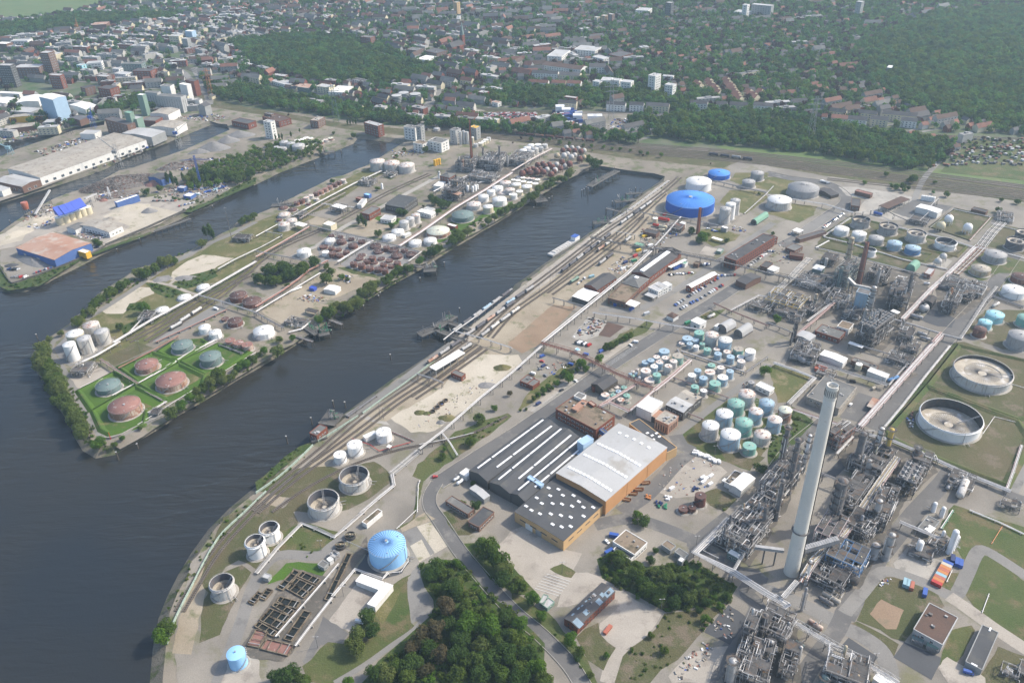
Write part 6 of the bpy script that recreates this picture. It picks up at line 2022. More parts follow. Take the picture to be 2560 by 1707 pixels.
FS([([(1720,260),(1770,210),(1900,230),(1850,285)],13,'rusty topped process frame',dict(aZ='i_',aI=22)),([(1960,80),(2000,40),(2240,60),(2150,130)],6,'wide low exchanger field',dict(aI=30)),([(1780,150),(1830,110),(1920,130),(1880,170)],9,'frame beside the boiler house',dict()),([(690,385),(740,350),(850,360),(800,400)],7,'filling rack frame',dict(aI=20)),([(345,440),(390,400),(470,405),(430,450)],5,'valve frame at the grey tanks',dict()),([(950,130),(1000,90),(1110,110),(1060,150)],5,'pipe manifold above the tracks',dict(aI=26)),([(260,1420),(330,1370),(500,1400),(430,1450)],4,'pump field at the jetty',dict(aI=22)),([(1180,60),(1210,30),(1290,40),(1270,70)],5,'vessel skid in the dry grass',dict()),([(1890,180),(1920,140),(2030,150),(2000,190)],7,'frame of white bottles',dict(aZ='d_'))],'on the peninsula','redstack')
T(0,2)
FS([([(690,330),(730,230),(870,260),(820,330)],6,'white loading frame',dict(aZ='d_')),([(1380,690),(1420,630),(1500,640),(1460,690)],2.5,'small valve frame',dict(aZ='d_'))],'at the point','tip')
T(0,1)
FS([([(2130,660),(2190,620),(2330,620),(2290,660)],5,'pipe manifold by the mast',dict()),([(1290,1400),(1340,1330),(1440,1340),(1400,1410)],6,'valve frame beside the flat tanks',dict(aZ='d_'))],'on the peninsula','tip')
#columns
T(3,2)
for a in((112,1180,778,22,'steel','grey distillation column ringed with platforms',5),(182,1400,888,24,'steel','grey distillation column ringed with platforms',5),(318,1195,856,17,'J_','white coil-banded column with rusty top',6),(795,1175,832,30,'steel','smooth grey distillation column',2),(985,1045,792,22,'J_','white coil-banded column in yellow scaffold',5),(1062,1090,800,24,'aa_','yellowed column with scaffolding',4),(1322,1160,966,25,'steel','grey column at the bund corner',4),(590,1690,1262,50,'steel','fat grey reactor column with rusty rings',6),(962,1700,1452,28,'d_','pale column beside the diagonal rack',3),(890,1265,1085,22,'d_','small pale column',3),(70,1640,1270,20,'steel','grey distillation column ringed with platforms',5),(250,1320,1100,14,'d_','thin pale column',3),(-60,1760,1500,16,'steel','grey distillation column ringed with platforms',4)):
 bL(a[0],a[1],a[2],a[3],a[4],a[5],'near the chimney' if 'grey dist' in a[5]else 'near the chimney','chimney',a[6])
T(3,3)
for a in((960,410,290,42,'r_','stout grey vessel column',2),(1075,430,195,34,'d_','tall grey vessel column',3),(1370,380,262,30,'l_','white upright gas bottle column',0),(1660,370,165,28,'l_','tallest white gas bottle column',0),(1690,340,200,22,'l_','white gas bottle column',0),(1715,310,215,20,'l_','white gas bottle column',0),(500,1568+40,1500,36,'q_','stout green-grey vessel column',1),(345,660,440,12,'J_','thin pale column',1),(305,905,690,12,'r_','slanting-looking thin pale column',0),(1585,270,170,14,'l_','white gas bottle column',0)):
 bL(a[0],a[1],a[2],a[3],a[4],a[5],'inland of the chimney','chimney',a[6])
T(3,2)
for a in((1515,1560,1478,20,'l_','white upright gas bottle',0),(1590,1610,1520,20,'l_','white upright gas bottle',0)):
 bL(a[0],a[1],a[2],a[3],a[4],a[5],'beside the pump house','chimney',a[6])
T(2,3)
for a in((1985,1600,1350,42,'d_','stout pale column with top pipes',3),(2290,1150,935,26,'steel','grey column topped by yellow valves',4),(1965,330,205,22,'n_','pinkish small column inside the white pipe corner',3),(2190,250,140,32,'steel','ribbed grey column inside the white pipe corner',3),(2350,1350,1180,22,'d_','pale column in the looped frame',3)):
 bL(a[0],a[1],a[2],a[3],a[4],a[5],'','chimney',a[6])
T(3,1)
for a in((705,930,608,24,'A_','tall rusty column with yellow ladders',6),(990,1070,895,13,'d_','slim pale column',2),(915,1340,1060,24,'d_','tall pale lattice-ringed column',8),(1255,1230,932,16,'steel','slim ringed column',6),(425,1255,1130,13,'A_','short ochre column',3),(370,1250,1185,10,'D_','short purple column',1),(1650,1230,1075,9,'paint_orange','thin orange column',2),(790,1000,850,10,'d_','slim pale column',3),(640,1080,880,18,'q_','blue-grey furnace flue',2),(235,1568,1380,16,'i_','dark column at the maroon rack',3),(205,1600,1480,9,'i_','thin dark column',0),(1230,1450,1370,8,'d_','slim pale column',1),(870,1420,1270,18,'d_','pale column at the lattice cooler',4)):
 bL(a[0],a[1],a[2],a[3],a[4],a[5],'in the far works','chimney',a[6])
T(1,0)
for a in((2240,1520,1340,9,'steel','slim grey column',3),(2090,1490,1352,8,'steel','slim grey column',3),(1903,1568,1468,14,'z_','rusty pink column',2),(1870,1560,1465,10,'steel','slim grey column',2),(2150,1530,1400,10,'d_','slim pale column',3),(2310,1530,1430,9,'d_','slim pale column',2)):
 bL(a[0],a[1],a[2],a[3],a[4],a[5],'below the red stack','redstack',a[6])
T(1,1)
for a in((1685,70,5,10,'l_','white upright column',1),(1990,195,140,12,'l_','white bottle column',0),(1945,190,135,12,'l_','white bottle column',0),(2015,185,130,12,'l_','white bottle column',0),(2035,170,125,10,'l_','white bottle column',0),(1160,165,115,10,'l_','white bottle column',0),(1905,230,160,8,'steel','slim grey column',2)):
 bL(a[0],a[1],a[2],a[3],a[4],a[5],'on the peninsula','redstack',a[6])
def DR(a8,pl_,a2='chimney'):
 for x0,y0,x1,y1,w,aZ,aM,*z in a8:
  a,b=g(x0,y0),g(x1,y1)
  r=(g(x0+w,y0)-a).length
  drum((a+b)/2,math.atan2(b.y-a.y,b.x-a.x),(b-a).length,r,z[0]if z else.8,aZ,aM,pl_,a2)
T(3,3)
DR([(500,760,650,850,22,'n_','brownish horizontal drum'),(470,800,585,870,20,'steel','grey horizontal drum'),(370,1020,485,1095,26,'z_','white rust-spotted horizontal drum'),(640,640,760,700,20,'i_','dark horizontal drum'),(540,560,800,690,46,'i_','huge black horizontal furnace drum',2),(250,1200,320,1250,16,'q_','blue-grey horizontal drum')],'at the foot of the chimney')
T(3,2)
DR([(1745,1460,1800,1330,36,'m_','silver horizontal drum on the lawn',2),(1640,1370,1690,1310,18,'d_','grey horizontal drum'),(250,140,400,190,30,'steel','grey horizontal exchanger drum',2),(240,160,330,210,26,'r_','ribbed horizontal exchanger drum'),(700,190,720,180,10,'steel','little drum'),(1100,380,1190,350,18,'P_','blue horizontal drum'),(1090,1568,1180,1500,24,'i_','dark horizontal drum')],'beside the long road')
T(3,1)
DR([(1310,1345,1410,1370,17,'r_','grey horizontal drum'),(1400,1300,1450,1290,34,'d_','fat silver drum'),(1370,1500,1450,1525,14,'d_','silver horizontal drum'),(1390,1540,1480,1565,14,'d_','silver horizontal drum'),(260,1030,340,1060,14,'r_','grey horizontal drum'),(430,1090,500,1110,12,'steel','grey horizontal drum'),(1560,1080,1640,1100,12,'steel','grey horizontal drum'),(1050,1060,1090,1050,16,'i_','dark horizontal drum'),(1430,1045,1480,1050,10,'l_','white horizontal drum'),(2060,1260,2110,1230,14,'m_','pale horizontal drum')],'in the far works')
T(1,2)
DR([(1820,1290,1865,1262,14,'l_','white horizontal gas tank'),(1850,1322,1900,1288,15,'l_','white horizontal gas tank')],'behind the dark warehouse','sky')
T(2,1)
DR([(1345,455,1440,470,14,'red_paint','bright red horizontal tank'),(1295,510,1350,520,12,'red_paint','bright red horizontal tank'),(1800,1360,1855,1335,14,'m_','pale horizontal tank'),(1350,525,1415,535,14,'o_','cream horizontal tank'),(1345,555,1400,560,12,'o_','cream horizontal tank')],'among the works yards','bigblue')
T(3,1)
DR([(970,402,1040,420,14,'paint_blue','blue horizontal tank')],'on the lorry road verge','bigblue')
T(1,1)
DR([(290,1130,420,1080,8,'l_','long white horizontal tank'),(1235,75,1290,45,8,'m_','pale horizontal tank')]+[(2040+14*k,125-3*k,2080+14*k,108-3*k,6,'m_','pale horizontal exchanger')for k in range(8)],'on the peninsula','redstack')
#ducts of the chimney
T(3,3)
aM=g(212,552)
def d8(x0,y0,z0,x1,y1,z1,w,aZ,aM,cH=True):
 a,b=g(x0,y0,z0),g(x1,y1,z1)
 t=thg('flue_duct',None,'duct',(a.x,a.y,0))
 L(t,aM)
 o=V3((a.x,a.y,0))
 m=MB()
 m.beam(a-o,b-o,w,w)
 m.build('casing',aZ,t)
 if cH:
  m=MB()
  n=int((b-a).length/1.6)
  for i in range(n):
   p,q=(a-o).lerp(b-o,i/n),(a-o).lerp(b-o,(i+.25)/n)
   m.beam(p,q,w*1.12,w*1.12)
  m.build('ribs','d_',t)
 for f in(.35,.75):
  c=(a-o).lerp(b-o,f)
  m=MB()
  m.beam((c.x,c.y,0),c,.7)
  m.build('support','steel',t)
d8(330,342,16,640,252,18,3.4,'d_','ribbed grey flue duct running into the tall chimney')
d8(-120,318,14,145,352,14,2.2,'d_','slim pale flue duct on the river side of the chimney',False)
T(3,1)
d8(735,985,18,800,1050,14,2.4,'d_','bent pale flue at the redbrown chimney',False)
d8(800,1050,14,960,1085,12,2.2,'d_','level pale flue at the redbrown chimney',False)
aG([(812,1110),(840,1075),(955,1100),(925,1145)],20,'C_','steel','blue-grey clad boiler house below the redbrown chimney',name='boiler_house')
#pipe racks
Wp,Gp,Pk,Ru,Lt='J_','r_','X_','N_','d_'
def RK(a8):
 for aJ,z,bQ,aM,*k in a8:
  rack(aJ,z,bQ,aM,'',**(k[0]if k else{}))
T(0,1)
RK([([(1040,1575),(1400,1360),(1800,1145),(2080,985),(2350,830)],5,[Wp,Gp,Wp,Wp,Gp],'long white pipe rack past the low flat tanks'),([(2000,900),(2140,820),(2350,720)],4,[Wp,Gp,Wp],'white pipe branch beside the sand clearing'),([(1430,1568),(1760,1420),(2080,1272)],2.2,[Ru,Ru,Gp],'rusty pipe row along the peninsula road'),([(1820,1140),(2060,1205),(2200,1250),(2350,1300)],5,[Gp,Lt,Gp],'grey pipe bridge beside the rust red tanks'),([(1180,1490),(1310,1350),(1400,1300)],2.5,[Gp,Wp,Gp],'bent pipe branch at the flat tanks')])
T(1,1)
RK([([(0,790),(240,655),(490,512)],5,[Ru,Ru,Pk,Pk],'maroon pipe rack past the grey tank trio'),([(0,722),(120,660),(240,592)],3,[Wp,Gp],'short white pipe row in the dry grass'),([(0,600),(100,545),(200,490)],3,[Wp,Wp],'short white pipe row above the dry field'),([(0,1290),(300,1110),(590,935)],3,[Wp,Wp,Gp],'long bright white pipe row on the sandy yard'),([(0,1245),(240,1100),(400,985),(480,915),(660,820)],4,[Ru,Ru,Ru,Pk],'rusty pipe rack beside the sandy yard wood'),([(750,835),(910,735),(1075,638)],4,[Wp,Gp,Wp,Wp],'white pipe rack between the two rusty tank yards'),([(740,560),(1020,620),(1310,690),(1500,742)],6,[Gp,'steel',Gp],'dark pipe bridge over the rusty tank yards'),([(1310,690),(1510,560),(1830,335),(2100,175),(2350,15)],5,[Pk,Wp,Wp,Gp,Pk,Ru],'long pink and white rack along the peninsula bank'),([(0,735),(330,800),(600,855)],5,[Gp,'steel',Lt],'grey cross rack at the white tank'),([(330,415),(620,262),(900,115),(1150,0)],4,[Wp,Wp,Gp,Lt],'white rack below the single-file tanks'),([(400,440),(640,290),(820,200)],5,['steel',Gp,Ru],'dark rack below the single-file tanks'),([(80,555),(240,585)],5,[Gp,Lt],'short grey crossing rack'),([(490,500),(740,560)],5,[Gp,Gp],'grey crossing rack at the cream building'),([(600,300),(760,320),(900,335)],5,[Wp,Gp,Wp],'white cross rack at the filling frames'),([(1520,740),(1400,830)],3,[Wp,Wp],'short white pipe row to the waterside'),([(0,1300),(120,1370),(250,1440)],4,[Gp,'steel',Gp],'grey cross rack at the jetty tank'),([(300,1480),(420,1450),(500,1380)],2,[Wp,Wp,Wp],'bright white pipe row at the jetty'),([(1630,190),(1800,100),(1980,30)],5,[Wp,Wp,Lt],'white rack behind the bright white store')])
T(0,2)
RK([([(1270,388),(1640,165),(1760,95),(1990,-20)],1.2,[Wp,Wp,Wp],'flat white pipe row between the green bunds',dict(c4=1.1)),([(920,160),(1060,255),(1265,385)],4,[Pk,Ru,Gp],'pinkish pipe bridge between the green bunds'),([(1290,430),(1400,490),(1525,560)],1.5,[Pk,Gp],'low pipe row down to the point valves'),([(1085,245),(1390,90),(1640,-50)],3,[Ru,Ru],'rusty pipe row behind the rusty white tank'),([(690,215),(880,130),(1100,0)],5,[Wp,Wp,Gp,Wp],'white rack at the silo bundle'),([(1230,785),(1700,490),(2090,255),(2350,100)],1.2,[Wp],'single white pipe along the point bank',dict(bF=16)),([(1360,655),(1530,550)],1.5,[Wp,Gp,Wp],'short white pipe row at the point valves'),([(1030,495),(1230,390)],1.2,[Wp,Wp],'white pipe row at the slate green tank'),([(740,430),(940,335)],1.2,[Wp,Wp,Wp],'covered white pipe row in the point yard',dict(c4=1.2)),([(2010,25),(2230,110)],1.5,[Gp,'steel',Gp],'grey pipe row in front of the rusty trio')])
T(2,0)
RK([([(0,1568),(200,1450),(365,1365)],6,[Pk,Wp,Ru,Wp],'pink rack beside the sphere crowd')])
T(1,2)
RK([([(1500,985),(1705,830),(2060,515),(2350,285),(2640,25)],6,[Wp,Lt,Wp],'very long white pipe rack past the sand plot'),([(1500,945),(1760,895),(2000,838)],4,[Wp],'single thin white pipe over the curved track'),([(1700,830),(1780,930),(1850,1045)],3.5,[Wp,Wp],'white pipe branch down to the warehouse road'),([(960,1575),(1140,1420),(1265,1320),(1245,1215)],1.2,[Wp,Gp,Wp,Lt],'low white pipe row beside the open tanks'),([(1240,1215),(1370,1110),(1500,1000)],1.0,[Lt,Gp,Wp,Lt,Gp,Wp,Lt],'broad pipe manifold beside the road',dict(c4=.9,r=.18)),([(880,890),(1050,950),(1130,1005),(1240,975),(1420,925)],1.2,['red_paint'],'red pipe between the three white tanks'),([(1480,1568),(1490,1320),(1505,1270)],1.5,[Wp],'white pipe down the road verge',dict(bF=14)),([(1250,830),(1370,880),(1450,915)],1.0,[Ru,Gp],'rusty pipe row behind the largest white tank'),([(1470,295),(1600,335),(1720,380)],6,[Lt,Gp],'thin pipe gantry over the sidings')])
T(1,1)
RK([([(1720,1550),(1820,1470),(2060,1530),(2350,1625)],6,[Wp,Lt],'white pipe bridge from the big jetty'),([(1830,1470),(2020,1335)],6,[Wp,Lt],'white pipe branch on the big jetty'),([(2020,1340),(2350,1080)],3,[Gp,Gp,Lt],'pipe row along the quay edge')])
T(2,1)
RK([([(285,1568),(690,1240),(1050,950),(1310,700)],7,[Wp,Wp,Lt,Gp,Wp],'long white rack past the white-roofed hall'),([(1310,690),(1430,560),(1550,420)],6,[Gp,Wp,Lt],'pipe rack up to the blue tank'),([(720,610),(1010,670),(1310,722)],8,['steel',Gp,'steel'],'dark truss pipe bridge over the rail yard',dict(b5='i_')),([(1310,705),(1620,775),(1940,835),(2350,935),(2560,985)],8,['steel',Gp,Gp,'steel'],'dark truss pipe bridge past the office block',dict(b5='i_')),([(370,1165),(680,1245)],6,[Lt,'steel'],'short dark bridge over the sidings'),([(740,1300),(1100,1350),(1500,1420),(1775,1462)],6,[Wp,Lt,Gp],'grey pipe bridge below the gate lodge'),([(1040,350),(1300,405),(1550,440)],7,[Gp,'steel'],'grey gantry beside the big blue tank'),([(1290,372),(1550,425),(1900,500)],4,[Gp,Lt,'steel'],'pipe rack in front of the big blue tank'),([(1860,92),(2120,152),(2340,200)],4,['steel',Gp,'steel',Gp],'dark rack between the grey tanks'),([(2130,395),(2330,215),(2400,140)],1.2,[Wp,Gp],'white pipe row across the dry lawn'),([(1850,1212),(2000,1280),(2350,1420)],5,[Ru,'steel',Ru],'brown pipe trestle above the arched sheds'),([(2000,1280),(2270,1140),(2400,1170)],5,[Wp,Gp,Lt],'white angled rack by the asphalt plot'),([(900,470),(1060,370),(1440,90)],1.5,[Wp,Gp,Wp],'pipe row along the harbour edge',dict(c4=1.0)),([(700,640),(900,470)],1.2,['V_'],'pale pipe run along the quay'),([(950,555),(1140,590)],6,[Wp],'single white gantry over the tracks')])
T(2,2)
RK([([(275,15),(560,95),(950,290),(1170,380),(1295,425)],7,[Ru,'N_','steel',Ru],'long brown pipe bridge over the main road',dict(b5='N_')),([(1305,450),(1480,310),(1640,170)],4,[Pk,Wp,Ru,Pk,Pk],'pink rack beside the packed tanks'),([(790,600),(960,500),(1150,385)],5,[Pk,Pk,Ru,Pk],'pink rack to the mossy factory'),([(1080,635),(1190,545),(1300,450)],5,[Pk,Wp,Pk,Ru],'pink rack beside the white building'),([(800,590),(900,555),(1080,640)],6,[Ru,Pk,Pk,Ru],'rusty pink rack corner over the yard',dict(dK=True)),([(1640,170),(1540,110),(1520,70)],2,[Gp,Gp],'grey pipe row at the packed tanks'),([(1550,90),(1830,180),(2130,280)],2,['steel',Gp,Wp],'dark pipe row below the walled group'),([(1480,330),(1620,385),(1990,520)],3,[Gp,Ru],'pipe row linking the tank groups'),([(1620,660),(1760,715)],3,[Ru,Gp],'brown pipe row leaving the halls'),([(2130,290),(2350,140)],3,[Gp,'steel'],'dark pipe row at the scrubby corner')])
T(3,2)
RK([([(845,775),(1045,550),(1230,340),(1400,150),(1600,-70)],5,[Pk,Wp,Pk,Wp,Wp,Pk],'long pinkish rack beside the straight road',dict(eF=True)),([(1060,795),(1240,580),(1450,310),(1670,40)],1.5,[Wp,Wp,Lt],'low white pipe row along the bund foot'),([(50,195),(250,265),(430,335),(310,450),(190,570)],3,[Wp,Lt,Wp,Wp],'zigzag white pipe row round the lawn',dict(c4=1)),([(220,620),(430,690),(700,775),(870,830)],5,[Wp,Pk,Gp,Ru],'crossing rack behind the chimney'),([(870,840),(1130,905),(1500,1065),(1830,1215),(2230,1375)],3,[Wp,Gp,Lt,Wp,Lt],'pale rack along the tank lawn foot'),([(1190,1060),(1000,1330),(840,1568),(700,1750),(420,2010),(330,2160)],9,['J_','A_',Gp,Wp,'A_',Wp,Pk],'wide diagonal rack crossing the process area',dict(eF=True)),([(450,190),(760,290),(1100,395)],5,['steel',Gp,'steel',Lt],'dark rack before the flat grey building',dict(dK=True)),([(870,45),(1090,110),(1310,175)],4,[Gp,'steel',Gp],'grey rack behind the lab yard'),([(1110,400),(1200,290),(1310,175)],3,[Wp,Gp],'short pipe row at the road bend'),([(2330,950),(2250,1200),(2190,1360)],2,[Pk,Wp,Lt],'pinkish pipe row on the far bund'),([(630,1030),(780,870)],6,[Wp,Wp,Lt],'white covered pipe run beside the heater'),([(690,750),(870,820),(980,820)],6,[Wp],'single white pipe loop behind the chimney'),([(-350,2160),(-200,1900),(240,1280),(330,1130)],6,[Wp,Lt,Gp],'white rack along the river-side road'),([(1500,1080),(1540,1040),(1560,1090)],5,[Wp],'white expansion loop at the bund'),([(1970,850),(2080,690),(2290,745)],.8,[Wp],'thin white pipe on the brown lawn'),([(2230,390),(2400,440)],.8,[Wp],'thin white pipe beside the far wide tank'),([(1700,1300),(1830,1240),(1780,1400)],4,[Wp,Wp],'white pipe loop over the silver drum'),([(490,1210),(640,1270),(800,1330)],8,[Gp,'steel',Lt],'grey rack behind the chimney shaft')])
T(2,3)
RK([([(2005,62),(1685,372),(2040,545),(2350,745),(2540,850)],7,[Wp,Lt,Wp,Lt,Wp],'tall white L-shaped rack round the process corner',dict(dK=True)),([(1990,130),(1755,350),(1900,420)],2,[Wp],'low white pipe inside the rack corner')])
T(3,3)
RK([([(-10,1000),(110,900),(195,850),(60,760)],7,[Wp,Lt,Wp,Wp],'white rack bend at the lower works'),([(130,775),(260,625)],9,[Wp,Lt,Wp],'white covered bridge to the chimney foot',dict(dK=True)),([(200,985),(560,1200),(790,1325),(1110,1515),(1200,1570)],7,[Wp,Lt,Wp,Wp],'white truss rack at the bottom of the works',dict(b5='d_')),([(300,640),(380,480),(440,430)],8,[Ru,Wp,Ru],'rusty white rack at the furnace'),([(1210,85),(1400,165),(1600,250)],5,[Wp,Gp,Lt,Wp],'grey rack over the works road'),([(1590,150),(1650,60),(1700,-20)],1.5,['H_',Wp],'green and white pipe run across the lawn'),([(1850,-20),(2120,90),(2350,200)],1.2,[Wp,Wp],'white pipe row over the far lawn'),([(1640,640),(1690,530)],1,[Wp],'short white pipe on the container lawn'),([(400,420),(640,230),(820,0)],8,['A_',Gp,Wp],'ochre and grey rack beside the furnace'),([(1965,920),(2030,745)],.6,[Wp],'lone white pipe lying on the grass'),([(2050,290),(2150,130)],.6,['paint_orange'],'thin orange pipe lying on the lawn'),([(380,430),(520,500),(700,620)],6,[Gp,Gp,'steel'],'grey rack over the lower pipe tangle')])
T(3,1)
RK([([(1235,1358),(1500,1080),(1690,910),(1900,700)],5,[Pk,Wp,Wp,Lt,Wp,Pk],'pinkish rack beside the far works road',dict(eF=True)),([(1700,940),(1880,770),(1960,690)],1.5,[Ru,Wp,Ru,Wp,Ru,Wp,Ru,Wp],'broad field of rusty and white pipes',dict(c4=1.6)),([(1960,690),(2060,560),(2150,470)],1.5,[Wp,Wp,Gp,Wp,Wp,Gp,Wp],'broad field of white pipes',dict(c4=1.6)),([(270,1500),(440,1360),(625,1195)],5,[Ru,Pk,Ru,Pk],'maroon rack in the far works'),([(0,1395),(120,1440),(215,1480)],4,['steel',Gp],'dark rack by the lone works tree'),([(120,965),(320,1000),(520,1060),(640,1180),(900,1250),(1060,1305)],6,['steel',Gp,'steel',Lt],'winding grey rack through the far works'),([(1060,1335),(1350,1420),(1620,1505),(1760,1540)],5,['steel',Gp,'steel',Wp],'dark rack along the fire pit road'),([(70,1115),(210,980),(300,880),(380,800)],1.5,[Wp,Gp,Wp,Wp,Lt,Wp],'white pipe bundle by the canteen road',dict(c4=1.2)),([(0,1130),(70,1060)],4,[Gp,Gp],'short grey rack at the yellow pipes'),([(510,600),(640,510),(760,430)],1.2,[Wp,Gp,Wp],'white pipe row at the diagonal yard end'),([(510,605),(760,665),(1250,815),(1500,870),(1650,905)],1.2,[Wp,Gp,Wp],'white pipe row along the diagonal yard'),([(440,705),(560,640)],1.2,[Wp,Wp,Wp],'short white pipe row at the yard corner'),([(450,705),(760,780),(1100,870),(1500,980)],2,[Gp,Lt,Gp],'grey pipe row behind the redbrown chimney'),([(0,220),(350,280),(520,305),(785,385)],5,[Wp,Lt,Wp],'white rack over the lorry road'),([(790,390),(1030,350)],6,[Lt],'thin pale pipe bridge to the loading canopy'),([(1060,352),(1170,410),(1290,462)],6,['steel','steel'],'dark pipe bridge beside the loading canopy'),([(1390,460),(1480,375)],6,[Wp],'white tube up to the loading shed'),([(1490,325),(1565,255)],8,[Wp],'white tube up to the slim silos'),([(1700,350),(2050,425)],1.2,[Wp,Gp],'pipe row behind the ball tanks'),([(1490,520),(1700,350)],1.0,[Wp],'pipe row beside the ball tanks'),([(1200,520),(1560,600),(1850,690),(2020,720)],1.5,[Wp,Gp,Lt,Wp],'pale pipe row above the diagonal yard'),([(1850,640),(2040,430)],1.5,[Wp,Ru],'pipe row beside the ball tank road'),([(1990,1190),(2060,1150),(2350,1250)],1.5,['steel',Gp,'steel',Gp],'dark pipe bed above the aqua tanks',dict(c4=1.3)),([(1760,1540),(1830,1440),(1990,1190),(2100,1060)],1.5,[Wp,Gp,Lt,Gp],'grey pipe row beside the aqua tank road'),([(1510,1568),(1590,1480)],7,[Pk,Ru,Pk],'pink covered bridge over the works road'),([(480,945),(760,1000)],5,[Gp,Lt,'A_'],'pipe rack below the control house'),([(500,1130),(680,980)],6,[Gp,'steel',Gp],'grey rack towards the furnace frame'),([(640,1180),(520,1260),(360,1380)],4,[Wp,Gp,Wp],'white rack below the yellow pipes'),([(2200,760),(2400,815)],1.2,[Wp,Wp],'pipe row behind the grey lawn tank'),([(2050,480),(2350,560)],1.2,[Wp,Gp],'pipe row at the edge tank lawn')])
T(1,3)
RK([([(0,560),(200,320),(420,100),(560,150),(720,225),(830,130),(1000,-20)],1.4,[Wp,Lt,Gp,Lt],'bent grey pipe row round the garden lawn'),([(700,770),(910,520),(1160,610),(1215,550)],1.6,[Wp,Lt,Wp],'white pipe row behind the L-shaped workshop'),([(360,1225),(520,1010),(700,780)],2,[Lt,Wp,Lt],'pale pipe row along the settling basins'),([(180,1140),(450,830),(650,600),(760,470)],2.4,[Lt,Wp],'pale channel pipe over the settling basins'),([(830,262),(1030,350)],4,[Lt],'pale pipe bridge to the sky blue tank'),([(1225,555),(1330,545),(1405,440)],.8,[Wp],'thin white pipe round the sky blue tank'),([(1290,150),(1470,-20)],1,[Wp],'thin white pipe up the road verge')])
#settling basins
aC('basin_water',(.012,.016,.012),(.022,.02,.012),.2,bB=.1,aD=0,d9=.5)
aC('ab_',(.17,.135,.095),(.23,.19,.14),.3,(.09,.07,.05),.4,.54,aD=.3)
sht('basin_slab',gs([(-200,1330),(345,515),(700,610),(900,390),(1010,230),(1050,330),(660,800),(330,1290),(250,1370)]),'stained_shade_concrete',sf=1)
for i,q in enumerate(([(390,595),(425,560),(590,625),(550,668)],[(320,665),(368,622),(545,690),(500,738)],[(280,720),(318,680),(498,745),(440,778)],[(190,835),(230,780),(390,845),(372,895)],[(145,870),(185,840),(360,910),(320,945)],[(90,945),(130,895),(310,970),(270,1018)],[(35,1000),(80,955),(260,1030),(215,1075)],[(-20,1060),(20,1030),(200,1100),(165,1130)],[(250,1165),(450,920),(505,932),(320,1185)],[(205,700),(350,540),(395,560),(245,720)],[(590,800),(880,405),(915,405),(640,800)],[(-70,1240),(0,1080),(110,1120),(20,1230)],[(60,1250),(110,1170),(330,1240),(290,1330)],[(40,790),(100,710),(150,730),(80,810)],[(-60,830),(20,740),(60,760),(-20,850)])):
 cx,a5,lu,lv=cA(q,0)
 t=thg('settling_basin',None,'basin',(cx.x,cx.y,0),a5)
 L(t,'rusty red drained settling basin' if i in(11,12)else('long narrow channel basin' if i in(8,9,10)else 'dark water settling basin'),'beside the river lawn','sky')
 a,b=lu/2+.3,lv/2+.3
 P=[(-a,-b),(a,-b),(a,b),(-a,b)]
 for p,r_ in zip(P,P[1:]+P[:1]):
  m=MB()
  m.beam((*p,.7),(*r_,.7),.6,1.4)
  m.build('wall','ab_',t)
 m=MB()
 m.box(0,0,.1,lu,lv,.5)
 m.build('water_surface' if i not in(11,12)else 'bottom','basin_water' if i not in(11,12)else 'D_',t)
 for f in(-.3,.1,.38):
  m=MB()
  if lu>lv:
   m.beam((f*lu,-b,1.5),(f*lu,b,1.5),.35)
  else:
   m.beam((-a,f*lv,1.5),(a,f*lv,1.5),.35)
  m.build('skimmer_beam','d_' if f>.3 else 'ab_',t)
for x,y,w in((778,322,46),(868,232,48)):
 c=g(x,y)
 r=(g(x+w,y)-c).length
 t=thg('thickener_basin',None,'basin',c)
 L(t,'round black thickener basin with a bridge','beside the cabins','sky')
 m=MB()
 m.cyl(0,0,0,2.4,r,28,cS=False)
 m.cyl(0,0,0,2.4,r-.4,28,cS=False,bO=True)
 m.ring(0,0,2.4,r-.4,r,28)
 m.build('wall','i_',t)
 MB().cyl(0,0,0,1.4,r-.35,28).build('water_surface','basin_water',t)
 m=MB()
 for s in(-1,1):
  m.beam((-r,s*.6,2.9),(r,s*.6,2.9),.15,.5)
 for k in range(8):
  m.beam((-r+2*r*k/7,-.6,2.9),(-r+2*r*k/7,.6,2.9),.2)
 m.beam((0,0,.5),(0,0,3.4),.8)
 m.build('bridge','A_',t)
#flood wall of pale green panels
aC('flood_panel',(.36,.43,.36),(.31,.38,.32),.2,aD=.12)
def aU(aJ,aM,f=None,h=1.6,bF=5.0,aZ='flood_panel'):
 P=gs(aJ,0,f)
 P=bD(P,4)if len(P)>2 else P
 o=P[0].copy()
 t=thg('flood_wall',None,'wall',o)
 L(t,aM)
 mm=MB()
 mm.box(0,0,0,bF*.96,.45,h)
 mm.box(0,0,h,bF*.96,.8,.18)
 me=mm.mesh('wall_panel',aZ)
 for a,b in zip(P,P[1:]):
  d=b-a
  n=max(1,round(d.length/bF))
  for i in range(n):
   c=a.lerp(b,(i+.5)/n)-o
   k=link('wall_panel',me,t,c,math.atan2(d.y,d.x))
   k.scale.x=d.length/n/bF
 return t
T(1,2)
aU([(0,1400),(180,1275),(340,1140),(525,960)],'pale green flood wall curving along the lower river bank')
aU([(570,925),(750,815),(940,692)],'pale green flood wall behind the brick pump house')
aU([(980,668),(1180,525),(1460,325),(1560,245),(1700,130),(1850,20)],'pale green flood wall between quay road and sidings')
aU([(385,1480),(398,1435),(440,1350),(500,1240),(560,1180),(612,1130)],'pale green flood wall on the lowest river bend',D)
T(0,2)
aU([(925,885),(1010,895),(1110,868),(1230,805),(1500,690)],'grey concrete flood wall at the point',aZ='concrete')
T(0,1)
aU([(0,880),(90,1020),(170,1022),(500,905),(850,760),(970,695)],'dark concrete flood wall round the scrap peninsula',aZ='quay_stone')
